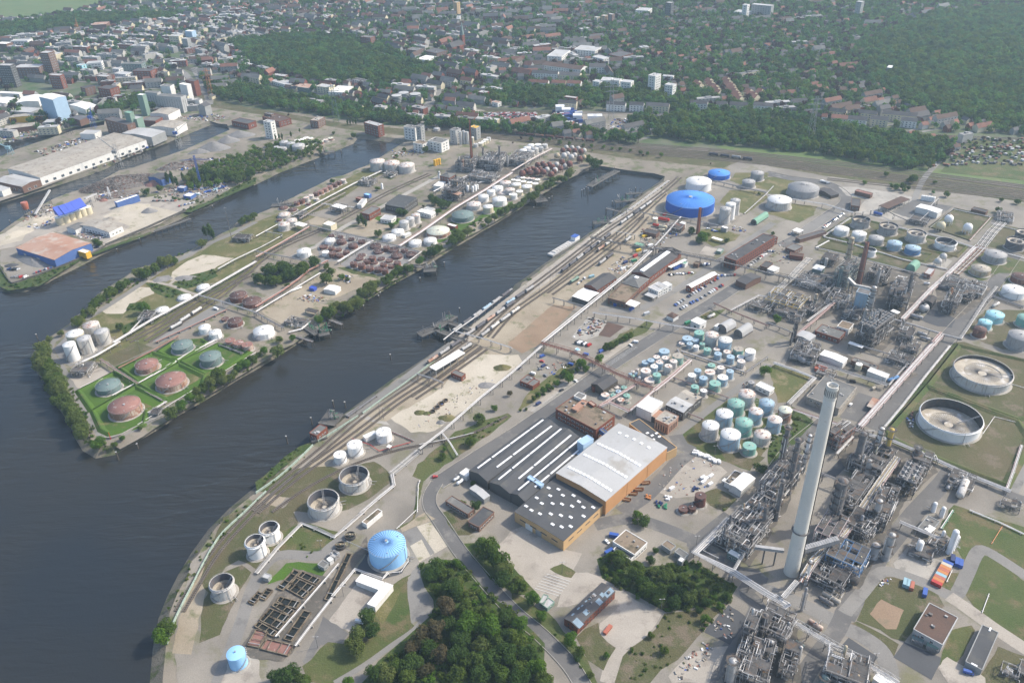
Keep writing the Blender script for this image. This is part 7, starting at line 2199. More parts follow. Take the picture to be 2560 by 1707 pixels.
aU([(970,690),(1330,540),(1440,490),(1710,370)],'dark retaining wall below the sand yard',aZ='quay_stone',h=2.5)
#trees
def bZ(name,aZ,bS,bR,dH,seed,dC='broad',c7=False):
 aH=random.Random(seed)
 mb=MB()
 L_=[]
 for i in range(bS):
  a,t=aH.uniform(0,6.28),aH.random()
  if dC=='broad':
   d=aH.uniform(.15,.62)
   L_.append((V3((d*math.cos(a),d*math.sin(a),.95+aH.uniform(-.3,.62)*(1-d*.5))),aH.uniform(.32,.55)))
  elif dC=='poplar':
   z=.5+2.3*i/bS
   q=.33*math.sin(math.pi*min(1,(i+1.2)/(bS+.6)))+.06
   L_.append((V3((.1*math.cos(a),.1*math.sin(a),z)),q))
  else:
   d=aH.uniform(.1,.7)
   L_.append((V3((d*math.cos(a),d*math.sin(a),.32+aH.uniform(-.1,.25))),aH.uniform(.28,.5)))
 tot=sum(r*r for _,r in L_)
 for c,r in L_:
  for k in range(max(6,int(bR*r*r/tot))):
   n=V3((aH.gauss(0,1),aH.gauss(0,1),aH.gauss(.25,1))).normalized()
   p=c+n*r*aH.uniform(.78,1.06)
   if p.z<.05:
    continue
   n=(n+V3((aH.gauss(0,.3),aH.gauss(0,.3),aH.gauss(.15,.3)))).normalized()
   u=n.orthogonal().normalized()
   u.rotate(Matrix.Rotation(aH.uniform(0,6.28),3,n))
   v=n.cross(u)
   s=dH*aH.uniform(.6,1.35)
   mb.add([p-u*s-n*s*.3,p-v*s*.75,p+u*s-n*s*.3,p+v*s*.75],[(0,1,2,3)])
 if c7:
  mb.mi=1
  mb.tube((0,0,-.02),(0,0,.9),.07,5,.03)
 return mb.mesh(name,[aZ,'bark']if c7 else aZ)
TRUNK=MB().tube((0,0,-.02),(.02,0,.75),.075,7,.045).tube((.02,0,.7),(.3,.1,1.2),.04,5,.015).tube((.02,0,.7),(-.25,.2,1.25),.04,5,.015).tube((.02,0,.65),(.0,-.3,1.15),.035,5,.015).mesh('trunk','bark')
PT=MB().tube((0,0,-.02),(0,0,2.4),.05,6,.015).mesh('trunk','bark')
dV={}
KT={'m':('leaf_mid','green'),'d':('leaf_dark','dark green'),'w':('leaf_willow','olive green'),'b':('leaf_bright','fresh green'),'z':('leaf_bronze','bronze-tinged'),'p':('leaf_dark','slender dark'),'f':('leaf_willow','pale blossoming')}
cX=[0]
def eV(x,y,w,k,pl_,a2='chimney',kind='tree',f=None):
 f=f or g
 for zc in(6,None):
  c=f(x,y,zc if zc else r*1.0)
  r=(f(x+w,y,c.z)-c).length
 return tree_at(V3((c.x,c.y,0)),r,k,pl_,a2)
def tree_at(p,r,k,pl_,a2='chimney'):
 cX[0]+=1
 v=cX[0]%3
 key=(k,v)
 pop=k=='p'
 if key not in dV:
  dV[key]=bZ('crown',KT[k][0],14 if not pop else 9,1500,.085 if not pop else.06,cX[0],'poplar' if pop else 'broad')
 t=thg('poplar_tree' if pop else 'tree',None,'tree',p,cX[0]*1.7)
 t.scale=(r,r,r*random.uniform(.85,1.1))
 L(t,KT[k][1]+(' poplar' if pop else ' tree'),pl_,a2)
 link('trunk',PT if pop else TRUNK,t)
 link('crown',dV[key],t)
 return t
def TR(a8,pl_,a2='chimney',k='m'):
 for r in a8:
  eV(r[0],r[1],r[2],r[3]if len(r)>3 else k,pl_,a2)
def aQ(aJ,n,w,ks,pl_,a2,cC=10,seed=1):
 aH=random.Random(seed)
 P=[V3((a,b,0))for a,b in aJ]
 ln=[(b-a).length for a,b in zip(P,P[1:])]
 for i in range(n):
  s=sum(ln)*(i+aH.uniform(.2,.8))/n
  for q in range(len(ln)):
   if s<=ln[q]:
    break
   s-=ln[q]
  p=P[q].lerp(P[q+1],min(1,s/ln[q]))
  eV(p.x+aH.uniform(-cC,cC),p.y+aH.uniform(-cC,cC),w*aH.uniform(.7,1.25),aH.choice(ks),pl_,a2)
T(0,2)
aQ([(390,40),(400,180),(480,320),(560,460),(650,620),(720,760),(760,860)],26,78,'www''m','in the bank belt at the point','tip',18,3)
aQ([(330,150),(420,330),(540,520),(640,680)],9,62,'wm','in the bank belt at the point','tip',14,4)
TR([(890,930,75,'b'),(1050,950,34,'m'),(1285,790,30,'m'),(1120,885,34,'b'),(1565,660,75,'w'),(1665,590,66,'b'),(1740,510,55,'b'),(1800,460,48,'w'),(1865,420,52,'m'),(1930,370,70,'w'),(2000,300,80,'m'),(2040,360,55,'w'),(1830,530,45,'w'),(2110,340,50,'w'),(2150,300,45,'w'),(2190,240,50,'b'),(2240,200,60,'b'),(2310,160,60,'m'),(1950,440,36,'w')],'on the point\'s river bank','tip')
T(1,2)
TR([(190,85,75,'w'),(75,85,45,'b'),(15,120,36,'m')],'at the peninsula jetty','tip')
T(1,1)
TR([(580,1365,46,'b'),(335,1535,36,'b'),(215,1550,40,'w')],'at the peninsula jetty','tip')
aQ([(620,1290),(760,1260),(900,1215),(960,1150),(1060,1080),(1120,1060)],15,58,'wwm','in the thick bank clump','tip',26,5)
aQ([(1150,1010),(1240,960),(1310,910),(1360,900),(1400,880)],8,45,'dm','below the rusty tanks','tip',14,6)
TR([(1500,830,45,'b'),(1550,760,40,'w'),(1630,735,70,'d'),(1670,710,50,'d'),(1800,640,55,'m'),(1850,570,75,'m'),(1940,560,50,'w'),(1870,610,55,'m'),(2130,465,38,'w'),(2190,430,40,'w'),(2240,380,40,'m'),(2290,355,48,'m'),(2335,330,40,'w'),(2090,500,26,'m')],'on the basin bank','tip')
aQ([(10,960),(60,990),(140,900),(270,900),(300,960),(240,860),(420,870),(500,860),(90,1040)],20,62,'mdd','in the peninsula wood','tip',30,7)
TR([(640,990,60,'m'),(690,920,45,'m'),(640,880,36,'m'),(790,970,34,'b'),(840,990,24,'m'),(285,1045,32,'m'),(1118,570,40,'m'),(1240,500,36,'d'),(1320,370,45,'d'),(1370,380,34,'d'),(1640,270,50,'d'),(1700,300,55,'d'),(1670,370,34,'b'),(1760,300,42,'d'),(1605,240,36,'d'),(1115,160,26,'m'),(700,90,30,'m'),(1510,505,18,'f'),(1225,350,16,'b'),(1535,325,14,'d')],'among the peninsula yards','tip')
TR([(940,460,44,'p'),(985,470,40,'p'),(965,440,38,'p'),(1005,490,36,'p'),(1295,465,22,'p'),(1618,410,16,'p')],'beside the brick shed','tip')
T(0,1)
aQ([(690,1400),(850,1250),(930,1160),(1010,1110),(1120,1050),(1190,1020)],16,48,'wmm','on the upper basin bank','tip',16,8)
aQ([(1260,960),(1320,940),(1400,900),(1500,830),(1610,800)],11,50,'wm','on the upper basin bank','tip',18,9)
TR([(1320,1255,62,'b'),(1095,1430,40,'m'),(700,1385,55,'m'),(1840,670,45,'w'),(1880,655,30,'w'),(2220,460,42,'m'),(2280,430,45,'m'),(2330,410,40,'m'),(560,1490,34,'w'),(450,1540,40,'w')],'along the dry peninsula field','tip')
TR([(1880,560,52,'p'),(1925,560,60,'p'),(1955,590,44,'p')],'at the mast','tip')
TR([(1540,80,46,'p'),(1580,90,50,'p'),(1620,110,40,'p'),(1680,70,34,'p'),(1900,650-560,30,'p')],'beside the blue scrap hall','scrap')
aQ([(1700,90),(1760,40),(1900,20),(2000,50),(2180,60),(2250,40),(2300,20)],18,48,'mwd','on the scrap peninsula','scrap',26,10)
TR([(880,650,40,'d'),(920,670,30,'m'),(1340,190,40,'d'),(1470,160,34,'m')],'on the scrap peninsula','scrap')
T(2,2)
TR([(630,210,55,'b'),(680,250,38,'b'),(600,260,30,'m'),(520,340,55,'b'),(480,290,36,'b'),(545,285,34,'m'),(410,380,34,'b'),(330,410,34,'b'),(360,430,28,'m'),(290,450,34,'b'),(240,490,28,'b'),(200,520,34,'m'),(800,170,48,'b'),(130,620,18,'m'),(80,630,16,'m'),(2320,270,60,'b'),(2290,1160,60,'d')],'in the main road verge','orange')
aQ([(840,60),(900,30),(960,20),(1020,-20),(1090,-60)],8,34,'mb','in the main road hedge','orange',8,11)
T(1,2)
TR([(2050,700,66,'m'),(2190,610,36,'b'),(1970,910,58,'m'),(1710,1050,45,'m'),(1730,990,24,'b'),(1990,1300,30,'d'),(2020,1500,55,'d'),(1900,1480,36,'m'),(2330,480,30,'z')],'on the road lawn','sky')
T(2,3)
TR([(1150,20,50,'b'),(1210,80,66,'d'),(1130,90,36,'m')],'on the skip yard island','orange')
TR([(985,420,95,'m'),(900,400,50,'d'),(1130,540,95,'m'),(1270,440,50,'d'),(1320,350,36,'d'),(1190,640,80,'d'),(1300,530,60,'f'),(1420,580,80,'w'),(1250,700,90,'m'),(1360,700,85,'m'),(1340,790,75,'d'),(1480,690,60,'d'),(1560,600,60,'m'),(1490,830,70,'d'),(1550,740,66,'d'),(1640,660,50,'w'),(1640,780,80,'w'),(1740,740,70,'w'),(1780,830,55,'d'),(1880,690,50,'m'),(1450,500,50,'m'),(1800,640,40,'w'),(1700,580,40,'w'),(850,520,40,'m'),(1960,760,40,'d'),(1900,860,36,'b'),(1770,980,50,'b'),(1720,900,40,'d'),(1280,1130,40,'m'),(1400,1270,50,'m'),(870,1310,34,'b'),(1100,1270,24,'m'),(960,620,45,'d'),(1040,640,50,'d')],'in the thicket','chimney')
TR([(50,680,95,'m'),(60,620,60,'f'),(190,800,80,'b'),(270,950,58,'b'),(540,1180,75,'b'),(620,1280,60,'m'),(600,1340,40,'d'),(720,1490,44,'w')],'in the road avenue','orange')
T(1,3)
TR([(2120,330,130,'m'),(2230,430,120,'m'),(2070,270,60,'b'),(2290,520,100,'w'),(2260,610,90,'d')],'in the road avenue','orange')
TR([(1660,480,90,'d'),(1620,580,90,'d'),(1740,560,80,'m'),(1850,640,70,'f'),(1800,720,110,'d'),(1650,700,80,'m'),(1900,740,60,'m'),(1840,470,50,'b')],'in the bottom wood','sky')
TR([(1020,960,85,'d'),(1060,1080,85,'d'),(930,1140,95,'w'),(910,1240,95,'w'),(880,1200,60,'m')],'on the court lawn','sky')
TR([(1750,880,110,'z'),(1930,900,110,'m'),(1950,1010,130,'b'),(2150,1060,130,'b'),(2050,950,100,'m'),(2280,960,90,'d'),(1790,1050,100,'d'),(1880,1170,110,'d'),(2060,1210,100,'w'),(2200,1200,110,'m'),(1520,1140,120,'z'),(1650,1080,110,'z'),(1430,1240,95,'z'),(1580,1250,90,'d'),(1420,1380,110,'d'),(1290,1400,100,'m'),(1200,1480,100,'w'),(1080,1470,90,'d'),(1390,1500,100,'m'),(1560,1440,90,'z'),(1700,1320,100,'z'),(1850,1330,110,'d'),(1980,1370,120,'m'),(2150,1340,120,'d'),(2300,1300,120,'d'),(2250,1460,120,'m'),(2050,1500,110,'d'),(1850,1480,110,'m'),(2330,1150,100,'d'),(840,1560,60,'b'),(2420,1040,95,'b'),(2400,1180,110,'m'),(2500,1290,110,'d'),(2430,1420,110,'m'),(2580,1420,100,'b'),(2640,1540,100,'m'),(2420,1540,110,'d'),(2330,980,70,'m')],'in the bottom wood','sky')
TR([(300,1480,120,'d'),(180,1530,90,'d'),(430,1540,100,'m')],'below the settling basins','sky')
T(0,3)
TR([(1520,1050,110,'m'),(1470,1150,90,'b')],'at the bottom river bend','sky')
T(3,1)
TR([(85,1360,45,'b'),(1340,70,48,'m'),(1290,80,28,'m'),(1090,30,28,'m'),(1535,100,24,'m'),(1180,150,34,'b'),(1240,140,40,'m'),(1290,155,24,'d'),(1140,140,26,'m'),(1250,180,24,'b'),(1640,210,36,'m'),(2115,355,34,'d'),(2145,265,24,'d'),(2295,280,32,'d'),(45,570,22,'m'),(890,105,24,'b')],'near the far works','bigblue')
T(2,1)
TR([(1650,545,46,'d'),(1745,600,64,'b'),(1715,635,40,'d'),(1790,590,40,'m'),(1970,640,30,'d'),(2270,210,18,'m')],'on the office lawn','bigblue')
aQ([(20,330),(90,290),(150,250),(220,200),(290,150),(440,80),(560,20)],18,42,'mw','on the rail yard basin bank','redstack',20,12)
T(2,0)
TR([(760,1500,60,'d'),(710,1480,40,'d'),(810,1490,36,'d'),(700,1440,24,'m')],'at the basin head','redstack')
aQ([(140,1270),(230,1275),(330,1280),(550,1310),(620,1320),(860,1350),(1010,1370),(1150,1390),(1400,1430)],14,22,'mb','along the freight yard','redstack',8,13)
T(1,0)
TR([(1550,1365,36,'m'),(1360,1370,24,'m'),(895,1240,30,'d'),(710,1220,18,'m'),(1290,1430,20,'b')],'in the mill yard','redstack')
TR([(320,1240,24,'p'),(210,1260,24,'p'),(240,1265,24,'p'),(180,1270,22,'p'),(840,1130,22,'p'),(865,1125,22,'p'),(890,1120,24,'p'),(915,1125,24,'p'),(515,1160,16,'p'),(400,1200,18,'p')],'at the basin head','redstack')
#masses: one object each, many tufts
def bW(name,aJ,bQ,dC='broad',bR=150,dH=.2,cL=3,bS=9,c7=True):
 if not aJ:
  return
 aH=random.Random(len(aJ))
 me=bpy.data.meshes.new(name)
 me.from_pydata([(p[0],p[1],p[2])for p in aJ],[],[])
 a=me.attributes.new('sc','FLOAT','POINT')
 a.data.foreach_set('value',[p[3]for p in aJ])
 b=me.attributes.new('rz','FLOAT','POINT')
 b.data.foreach_set('value',[aH.uniform(0,6.28)for p in aJ])
 c=me.attributes.new('ix','INT','POINT')
 eH=cL*len(bQ)
 c.data.foreach_set('value',[aH.randrange(eH)for p in aJ])
 o=link(name,me)
 b6(o,kind='stuff')
 ng=bpy.data.node_groups.new(name,'GeometryNodeTree')
 ng.interface.new_socket('Geometry',in_out='INPUT',socket_type='NodeSocketGeometry')
 ng.interface.new_socket('Geometry',in_out='OUTPUT',socket_type='NodeSocketGeometry')
 N,K=ng.nodes,ng.links
 gi,go=N.new('NodeGroupInput'),N.new('NodeGroupOutput')
 ip=N.new('GeometryNodeInstanceOnPoints')
 jn=N.new('GeometryNodeJoinGeometry')
 for k in reversed(range(eH)):
  s=bpy.data.objects.new(name+'_tuft',bZ('tuft',bQ[k//cL],bS,bR,dH,k*7+len(name),dC,c7))
  oi=N.new('GeometryNodeObjectInfo')
  oi.inputs['Object'].default_value=s
  gt=N.new('GeometryNodeGeometryToInstance')
  K.new(oi.outputs['Geometry'],gt.inputs[0])
  K.new(gt.outputs[0],jn.inputs[0])
 def eQ(nm,t):
  q=N.new('GeometryNodeInputNamedAttribute')
  q.data_type=t
  q.inputs['Name'].default_value=nm
  return q.outputs['Attribute']
 K.new(gi.outputs[0],ip.inputs['Points'])
 K.new(jn.outputs[0],ip.inputs['Instance'])
 ip.inputs['Pick Instance'].default_value=True
 K.new(eQ('ix','INT'),ip.inputs['Instance Index'])
 K.new(eQ('sc','FLOAT'),ip.inputs['Scale'])
 cx=N.new('ShaderNodeCombineXYZ')
 K.new(eQ('rz','FLOAT'),cx.inputs['Z'])
 K.new(cx.outputs[0],ip.inputs['Rotation'])
 K.new(ip.outputs[0],go.inputs[0])
 md=o.modifiers.new('scatter','NODES')
 md.node_group=ng
 return o
def bJ(polys,bF,prob,s0,s1,f=None,seed=1):
 aH=random.Random(seed)
 dJ=[]
 for bA in polys:
  P=gs(bA,0,f)
  x0,x1=min(p.x for p in P),max(p.x for p in P)
  y0,y1=min(p.y for p in P),max(p.y for p in P)
  x=x0
  while x<x1:
   y=y0
   while y<y1:
    q=V3((x+aH.uniform(-.5,.5)*bF,y+aH.uniform(-.5,.5)*bF))
    if aH.random()<prob and aK(q,P):
     dJ.append((q.x,q.y,0,aH.uniform(s0,s1)))
    y+=bF
   x+=bF
 return dJ
aJ=[]
T(1,3)
aJ+=bJ([[(1500,480),(1700,440),(1880,440),(2080,680),(2350,900),(2640,1200),(2640,1640),(1000,1640),(1250,1280),(1540,1000),(1640,920)]],4,.75,1.5,4.2)
aJ+=bJ([[(2150,600),(2300,560),(2420,760),(2350,720)],[(420,500),(470,430),(560,350),(480,320)],[(390,230),(540,200),(540,330),(420,360)]],4,.5,.6,2.2)
T(2,3)
aJ+=bJ([[(800,430),(880,400),(1250,500),(1660,440),(2080,700),(1900,860),(1420,920),(1120,760),(820,600)],[(1480,1380),(1560,1300),(1880,900),(2000,780),(1960,900),(1650,1200)]],3.6,.8,1.2,3.2)
aJ+=bJ([[(960,1568),(1000,1330),(1300,1080),(1400,930),(1660,900),(1700,1160),(1250,1568)],[(40,780),(330,1000),(640,1340),(700,1568),(640,1568),(300,1080)],[(1450,1480),(1550,1360),(1600,1370),(1500,1500)]],4,.3,.6,1.7)
T(0,2)
aJ+=bJ([[(380,0),(450,130),(540,250),(680,470),(790,640),(900,870),(1000,910),(1100,940),(1000,1000),(880,990),(700,890),(560,680),(330,250),(330,60)],[(1500,700),(1700,560),(2100,300),(2350,170),(2350,240),(2000,420),(1700,640)]],4,.6,1,2.6)
T(0,1)
aJ+=bJ([[(640,1400),(850,1180),(1230,940),(1600,780),(1760,720),(1500,880),(1190,1090),(820,1330)],[(0,860),(90,1040),(160,1040),(760,810),(350,1060),(80,1100),(0,1060)],[(1570,1050),(1960,910),(2000,950),(1830,1050),(1650,1085)],[(1350,1040),(1440,1040),(1690,1120),(1560,1170)],[(1100,1440),(1280,1370),(1150,1500)],[(1160,1280),(1220,1210),(1300,1220),(1200,1300)],[(1640,370),(1900,290),(2130,160),(2350,60),(2350,100),(1750,370)],[(1430,230),(1900,280),(1880,300),(1420,260)]],4,.6,.8,2.6)
T(1,1)
aJ+=bJ([[(600,1320),(900,1170),(1140,1010),(1420,880),(1450,930),(1000,1210),(800,1340),(640,1390)],[(1500,840),(1700,700),(1960,500),(2350,300),(2350,350),(1850,640),(1560,820)],[(0,980),(140,860),(520,850),(450,920),(240,1030),(0,1070)],[(560,960),(700,900),(720,1020),(600,1030)]],4,.6,1,3)
T(1,2)
aJ+=bJ([[(0,1330),(170,1150),(400,970),(510,930),(510,960),(300,1120),(120,1270),(0,1380)],[(1900,830),(2300,670),(2340,690),(2080,890),(1900,1000)]],4,.55,.7,1.9)
T(2,2)
aJ+=bJ([[(2180,1180),(2330,900),(2420,680),(2480,700),(2400,960),(2250,1200)],[(170,530),(560,180),(640,210),(350,460),(200,560)],[(1900,1560),(2060,1450),(2080,1480),(1950,1568)]],4,.6,.8,2.4)
T(3,2)
aJ+=bJ([[(0,930),(200,680),(330,700),(260,830),(0,1110)]],4,.7,1,2.6)
T(2,1)
aJ+=bJ([[(1060,1500),(1230,1385),(1290,1400),(1020,1568)],[(1710,1350),(1960,1275),(1870,1345),(1740,1375)],[(90,1050),(180,980),(240,960),(120,1070)],[(0,330),(330,110),(560,0),(620,0),(340,170),(0,370)]],5,.6,.9,2.2)
aJ+=bJ([[(380,1420),(430,1290),(500,1205),(560,1160),(640,1090),(700,1035),(715,1040),(600,1140),(510,1240),(440,1340),(395,1440)]],4,.5,.7,2,D)
bW('undergrowth',aJ,['leaf_mid','leaf_dark','leaf_willow','leaf_bright'],'shrub',130,.17,2,6,False)
#town beyond the railway
cT=[[(520,100),(640,85),(760,85),(870,105),(960,150),(1010,165),(960,190),(860,195),(720,190),(600,160),(560,140)],[(2700,40),(2700,305),(2352,305),(2280,296),(2180,280),(2100,255),(2060,240),(1990,150),(1960,110),(2060,60),(2150,30),(2352,20)],[(1480,292),(1560,265),(1700,260),(1900,290),(2160,330),(2140,395),(2080,392),(1960,368),(1720,338),(1500,318)],[(480,196),(560,212),(700,240),(850,262),(1000,285),(1250,306),(1290,318),(1200,312),(1000,296),(860,282),(700,260),(540,236),(490,228)],[(500,190),(560,202),(700,228),(860,250),(860,258),(700,238),(520,205)],[(1080,225),(1180,205),(1400,215),(1460,235),(1300,246),(1130,242)],[(0,60),(200,36),(420,34),(400,46),(200,62),(0,92)],[(-100,68),(0,60),(0,150),(-100,150)],[(230,255),(330,222),(345,238),(240,270)],[(1240,295),(1290,275),(1300,300),(1440,318),(1480,335),(1400,330)],[(1440,280),(1490,262),(1500,300),(1450,310)],[(1330,205),(1480,208),(1560,235),(1640,250),(1640,262),(1500,258),(1440,240)]]
eO=[[(1440,328),(1500,316),(1720,336),(1960,366),(2160,394),(2700,438),(2700,490),(2000,410),(1440,350)],[(430,222),(560,240),(860,280),(1260,312),(1460,334),(1460,350),(430,262)],[(-500,-60),(150,-50),(262,5),(170,28),(60,46),(-500,60)],[(1060,258),(1140,246),(1275,255),(1270,284),(1130,284)],[(1262,285),(1300,250),(1420,258),(1500,268),(1500,300),(1400,312)],[(2150,392),(2225,316),(2600,330),(2600,450),(2352,418)],[(1462,230),(1500,214),(1560,222),(1530,241)],[(330,-40),(350,5),(400,45),(380,48),(320,10),(290,-40)],[(395,145),(420,150),(485,215),(470,240),(445,220)],[(960,305),(950,270),(1000,212),(1050,165),(1066,168),(1010,225),(985,270),(990,305)],[(440,150),(560,192),(860,236),(1250,250),(1500,256),(1800,268),(2100,302),(2700,326),(2700,340),(2100,318),(1800,284),(1500,268),(1250,264),(1000,252),(700,230),(520,198),(440,168)],[(30,184),(190,200),(195,225),(30,215)]]
cD=[(-200,115),(0,100),(440,120),(470,200),(440,262),(240,300),(-200,420)]
cW=[(0,90),(430,30),(560,20),(600,85),(520,98),(540,140),(470,160),(0,190)]
dB=[(1330,-40),(2700,-40),(2700,60),(2000,110),(2060,240),(1640,250),(1420,180),(1360,60)]
def dxy(p):
 u,v=UV((p[0],p[1],0))
 return u/1.08844,v/1.08844
eG={}
def b4(x,y,r):
 for i in range(int((x-r)//30),int((x+r)//30)+1):
  for j in range(int((y-r)//30),int((y+r)//30)+1):
   for a,b,c in eG.get((i,j),()):
    if(a-x)**2+(b-y)**2<(c+r)**2:
     return True
 return False
def cB(x,y,r):
 eG.setdefault((int(x//30),int(y//30)),[]).append((x,y,r))
def b2(c,a5,lu,lv):
 n=max(1,int(lu/10))
 for i in range(n):
  t=((i+.5)/n-.5)*lu
  cB(c.x+math.cos(a5)*t,c.y+math.sin(a5)*t,max(4,lv*.55))
def cb(aJ,h,*a,**k):
 d5=cA(aJ,h)
 b2(*d5)
 return aG(aJ,h,*a,d5=d5,**k)
T(2,0)
W2=dict(dQ='window_glass')
cb([(1243,692),(1310,672),(1372,682),(1318,702)],30,'a_','b_','taller white tower block above the wood',aN=(7,4.5,2.6,1.6,2),name='tower_block',aO='tower block',aR=2)
cb([(1393,778),(1440,764),(1516,772),(1475,788)],22,'a_','b_','shorter white tower block above the wood',aN=(5,4.5,2.6,1.6,2),name='tower_block',aO='tower block',aR=2)
for i,q in enumerate(([(738,745),(775,733),(842,742),(800,756)],[(810,738),(840,712),(935,712),(900,742)],[(905,735),(935,718),(1006,725),(985,745)],[(985,750),(1030,735),(1125,738),(1090,760)])):
 cb(q,16+i,'a_','b_',('first','second','third','last')[i]+' staggered slab of the white estate from the town side',aN=(4,5,3,1.6,2),name='estate_slab',aO='apartment block')
for q,b in(([(1375,700),(1400,690),(1490,693),(1480,705)],'long white hall behind the taller tower block'),([(470,890),(500,880),(602,890),(590,905)],'brick hall with white roof edge in the trees'),([(560,455),(640,420),(830,430),(760,470)],'pale courtyard block uphill'),([(300,515),(420,460),(556,462),(440,520)],'long white flat-roofed block uphill'),([(740,520),(800,505),(892,530),(840,548)],'grey-topped white block uphill'),([(880,500),(1000,470),(1115,490),(1000,525)],'red school block uphill'),([(2020,110),(2090,95),(2210,100),(2150,120)],'white low hall on the skyline'),([(1120,95),(1180,75),(1300,75),(1240,100)],'long grey slab near the skyline')):
 cb(q,12,'f_' if 'red' in b or 'brick' in b else 'a_','e_' if 'red' in b else 'b_',b,aN=(3,6,3.5,1.6,2),name='apartment_block',aO='apartment block')
for q,h,b,w in(([(1407,25),(1440,18),(1492,22),(1460,32)],34,'dark tower block on the skyline','e_'),([(2115,45),(2140,38),(2185,42),(2160,50)],30,'white hospital tower on the skyline','a_'),([(2185,45),(2230,38),(2420,42),(2380,55)],26,'long grey hospital slab on the skyline','k_'),([(885,132),(905,124),(940,130),(920,138)],24,'reddish tower block near the skyline','h_'),([(820,145),(845,136),(882,142),(860,150)],20,'tan block near the skyline','K_'),([(755,160),(780,152),(806,158),(785,165)],16,'cream block near the skyline','o_')):
 cb(q,h,w,'b_',b,aN=(6,6,3.5,1.8,2),name='tower_block',aO='tower block')
T(1,0)
cb([(1815,22),(1840,15),(1866,20),(1845,28)],30,'K_','b_','lone tan tower block on the hazy skyline',aN=(6,6,3.5,1.8,2),name='tower_block',aO='tower block')
T(3,0)
cb([(805,18),(840,8),(888,14),(860,22)],34,'k_','b_','lone pale tower block on the wooded skyline',aN=(6,6,3.5,1.8,2),name='tower_block',aO='tower block')
cb([(1090,622),(1110,600),(1145,604),(1140,628)],12,'q_','c_','white-topped villa at the forest edge',name='villa',aO='house')
for i,(q,w,b)in enumerate((([(560,1018),(580,1002),(725,1025),(715,1042)],'o_','cream terrace with dormers by the railway, uphill row, town end'),([(772,1035),(790,1018),(1010,1035),(1000,1052)],'o_','cream terrace with dormers by the railway, uphill row, middle'),([(1045,1048),(1060,1025),(1370,1050),(1365,1072)],'o_','long cream terrace with dormers by the railway, forest end'),([(490,1075),(500,1058),(548,1062),(540,1080)],'a_','short white red-roofed terrace by the railway'),([(575,1085),(590,1062),(735,1072),(728,1095)],'o_','cream red-roofed terrace by the railway'),([(728,1095),(745,1072),(915,1085),(905,1110)],'a_','white dark-roofed terrace by the railway'),([(935,1095),(950,1075),(1110,1085),(1100,1108)],'o_','tree-hidden cream terrace by the railway'),([(1215,1108),(1230,1092),(1375,1100),(1365,1120)],'a_','last white terrace before the forest car park'))):
 cb(q,10,w,'t_' if 'red-roofed' in b else 'e_',b,kind='gable',aF=4,aV=1,aN=(3,5,2.2,1.6,1),name='terrace',aO='terrace')
T(2,0)
for i,(q,r_)in enumerate((([(420,945),(435,930),(600,940),(590,955)],'e_'),([(860,960),(880,945),(1050,950),(1040,968)],'e_'),([(1075,965),(1090,948),(1215,955),(1208,972)],'e_'),([(1225,972),(1240,955),(1450,962),(1440,980)],'e_'),([(1630,950),(1645,930),(1800,938),(1795,958)],'e_'),([(1870,962),(1880,942),(1980,948),(1975,968)],'e_'),([(1995,965),(2005,948),(2165,955),(2160,975)],'e_'),([(2210,970),(2225,952),(2400,958),(2390,980)],'e_'),([(150,755),(165,740),(340,750),(330,768)],'t_'),([(360,762),(375,745),(500,752),(490,770)],'t_'),([(505,765),(520,748),(640,755),(630,775)],'t_'),([(180,670),(200,655),(430,668),(420,685)],'e_'),([(430,690),(460,665),(640,680),(620,700)],'e_'),([(690,625),(740,595),(885,580),(830,612)],'e_'),([(310,590),(350,560),(660,620),(620,655)],'y_'))):
 cb(q,11,'a_' if i%3 else 'o_',r_,('grey' if r_=='e_' else 'red' if r_=='t_' else 'brown')+'-roofed apartment terrace','below the town hill','towers',kind='gable',aF=4,aV=1,aN=(3,5,2.4,1.6,1),name='terrace',aO='terrace')
rr=random.Random(4)
for i,(x,y,n)in enumerate(((1805,780,4),(1860,840,3),(1960,770,5),(2010,830,4),(2050,900,3),(2170,880,2),(2210,910,2),(2270,880,2),(1700,800,2))):
 for k in range(n):
  c=g(x+k*14+rr.uniform(-4,4),y+k*24)
  cB(c.x,c.y,8)
  aG(None,7,'o_','t_','steep orange-roofed house','on the village slope','towers',d5=(c,-.9,9,16),kind='gable',aF=5,name='gable_house',aO='house',aN=(2,4,1.6,1.4,1))
T(1,0)
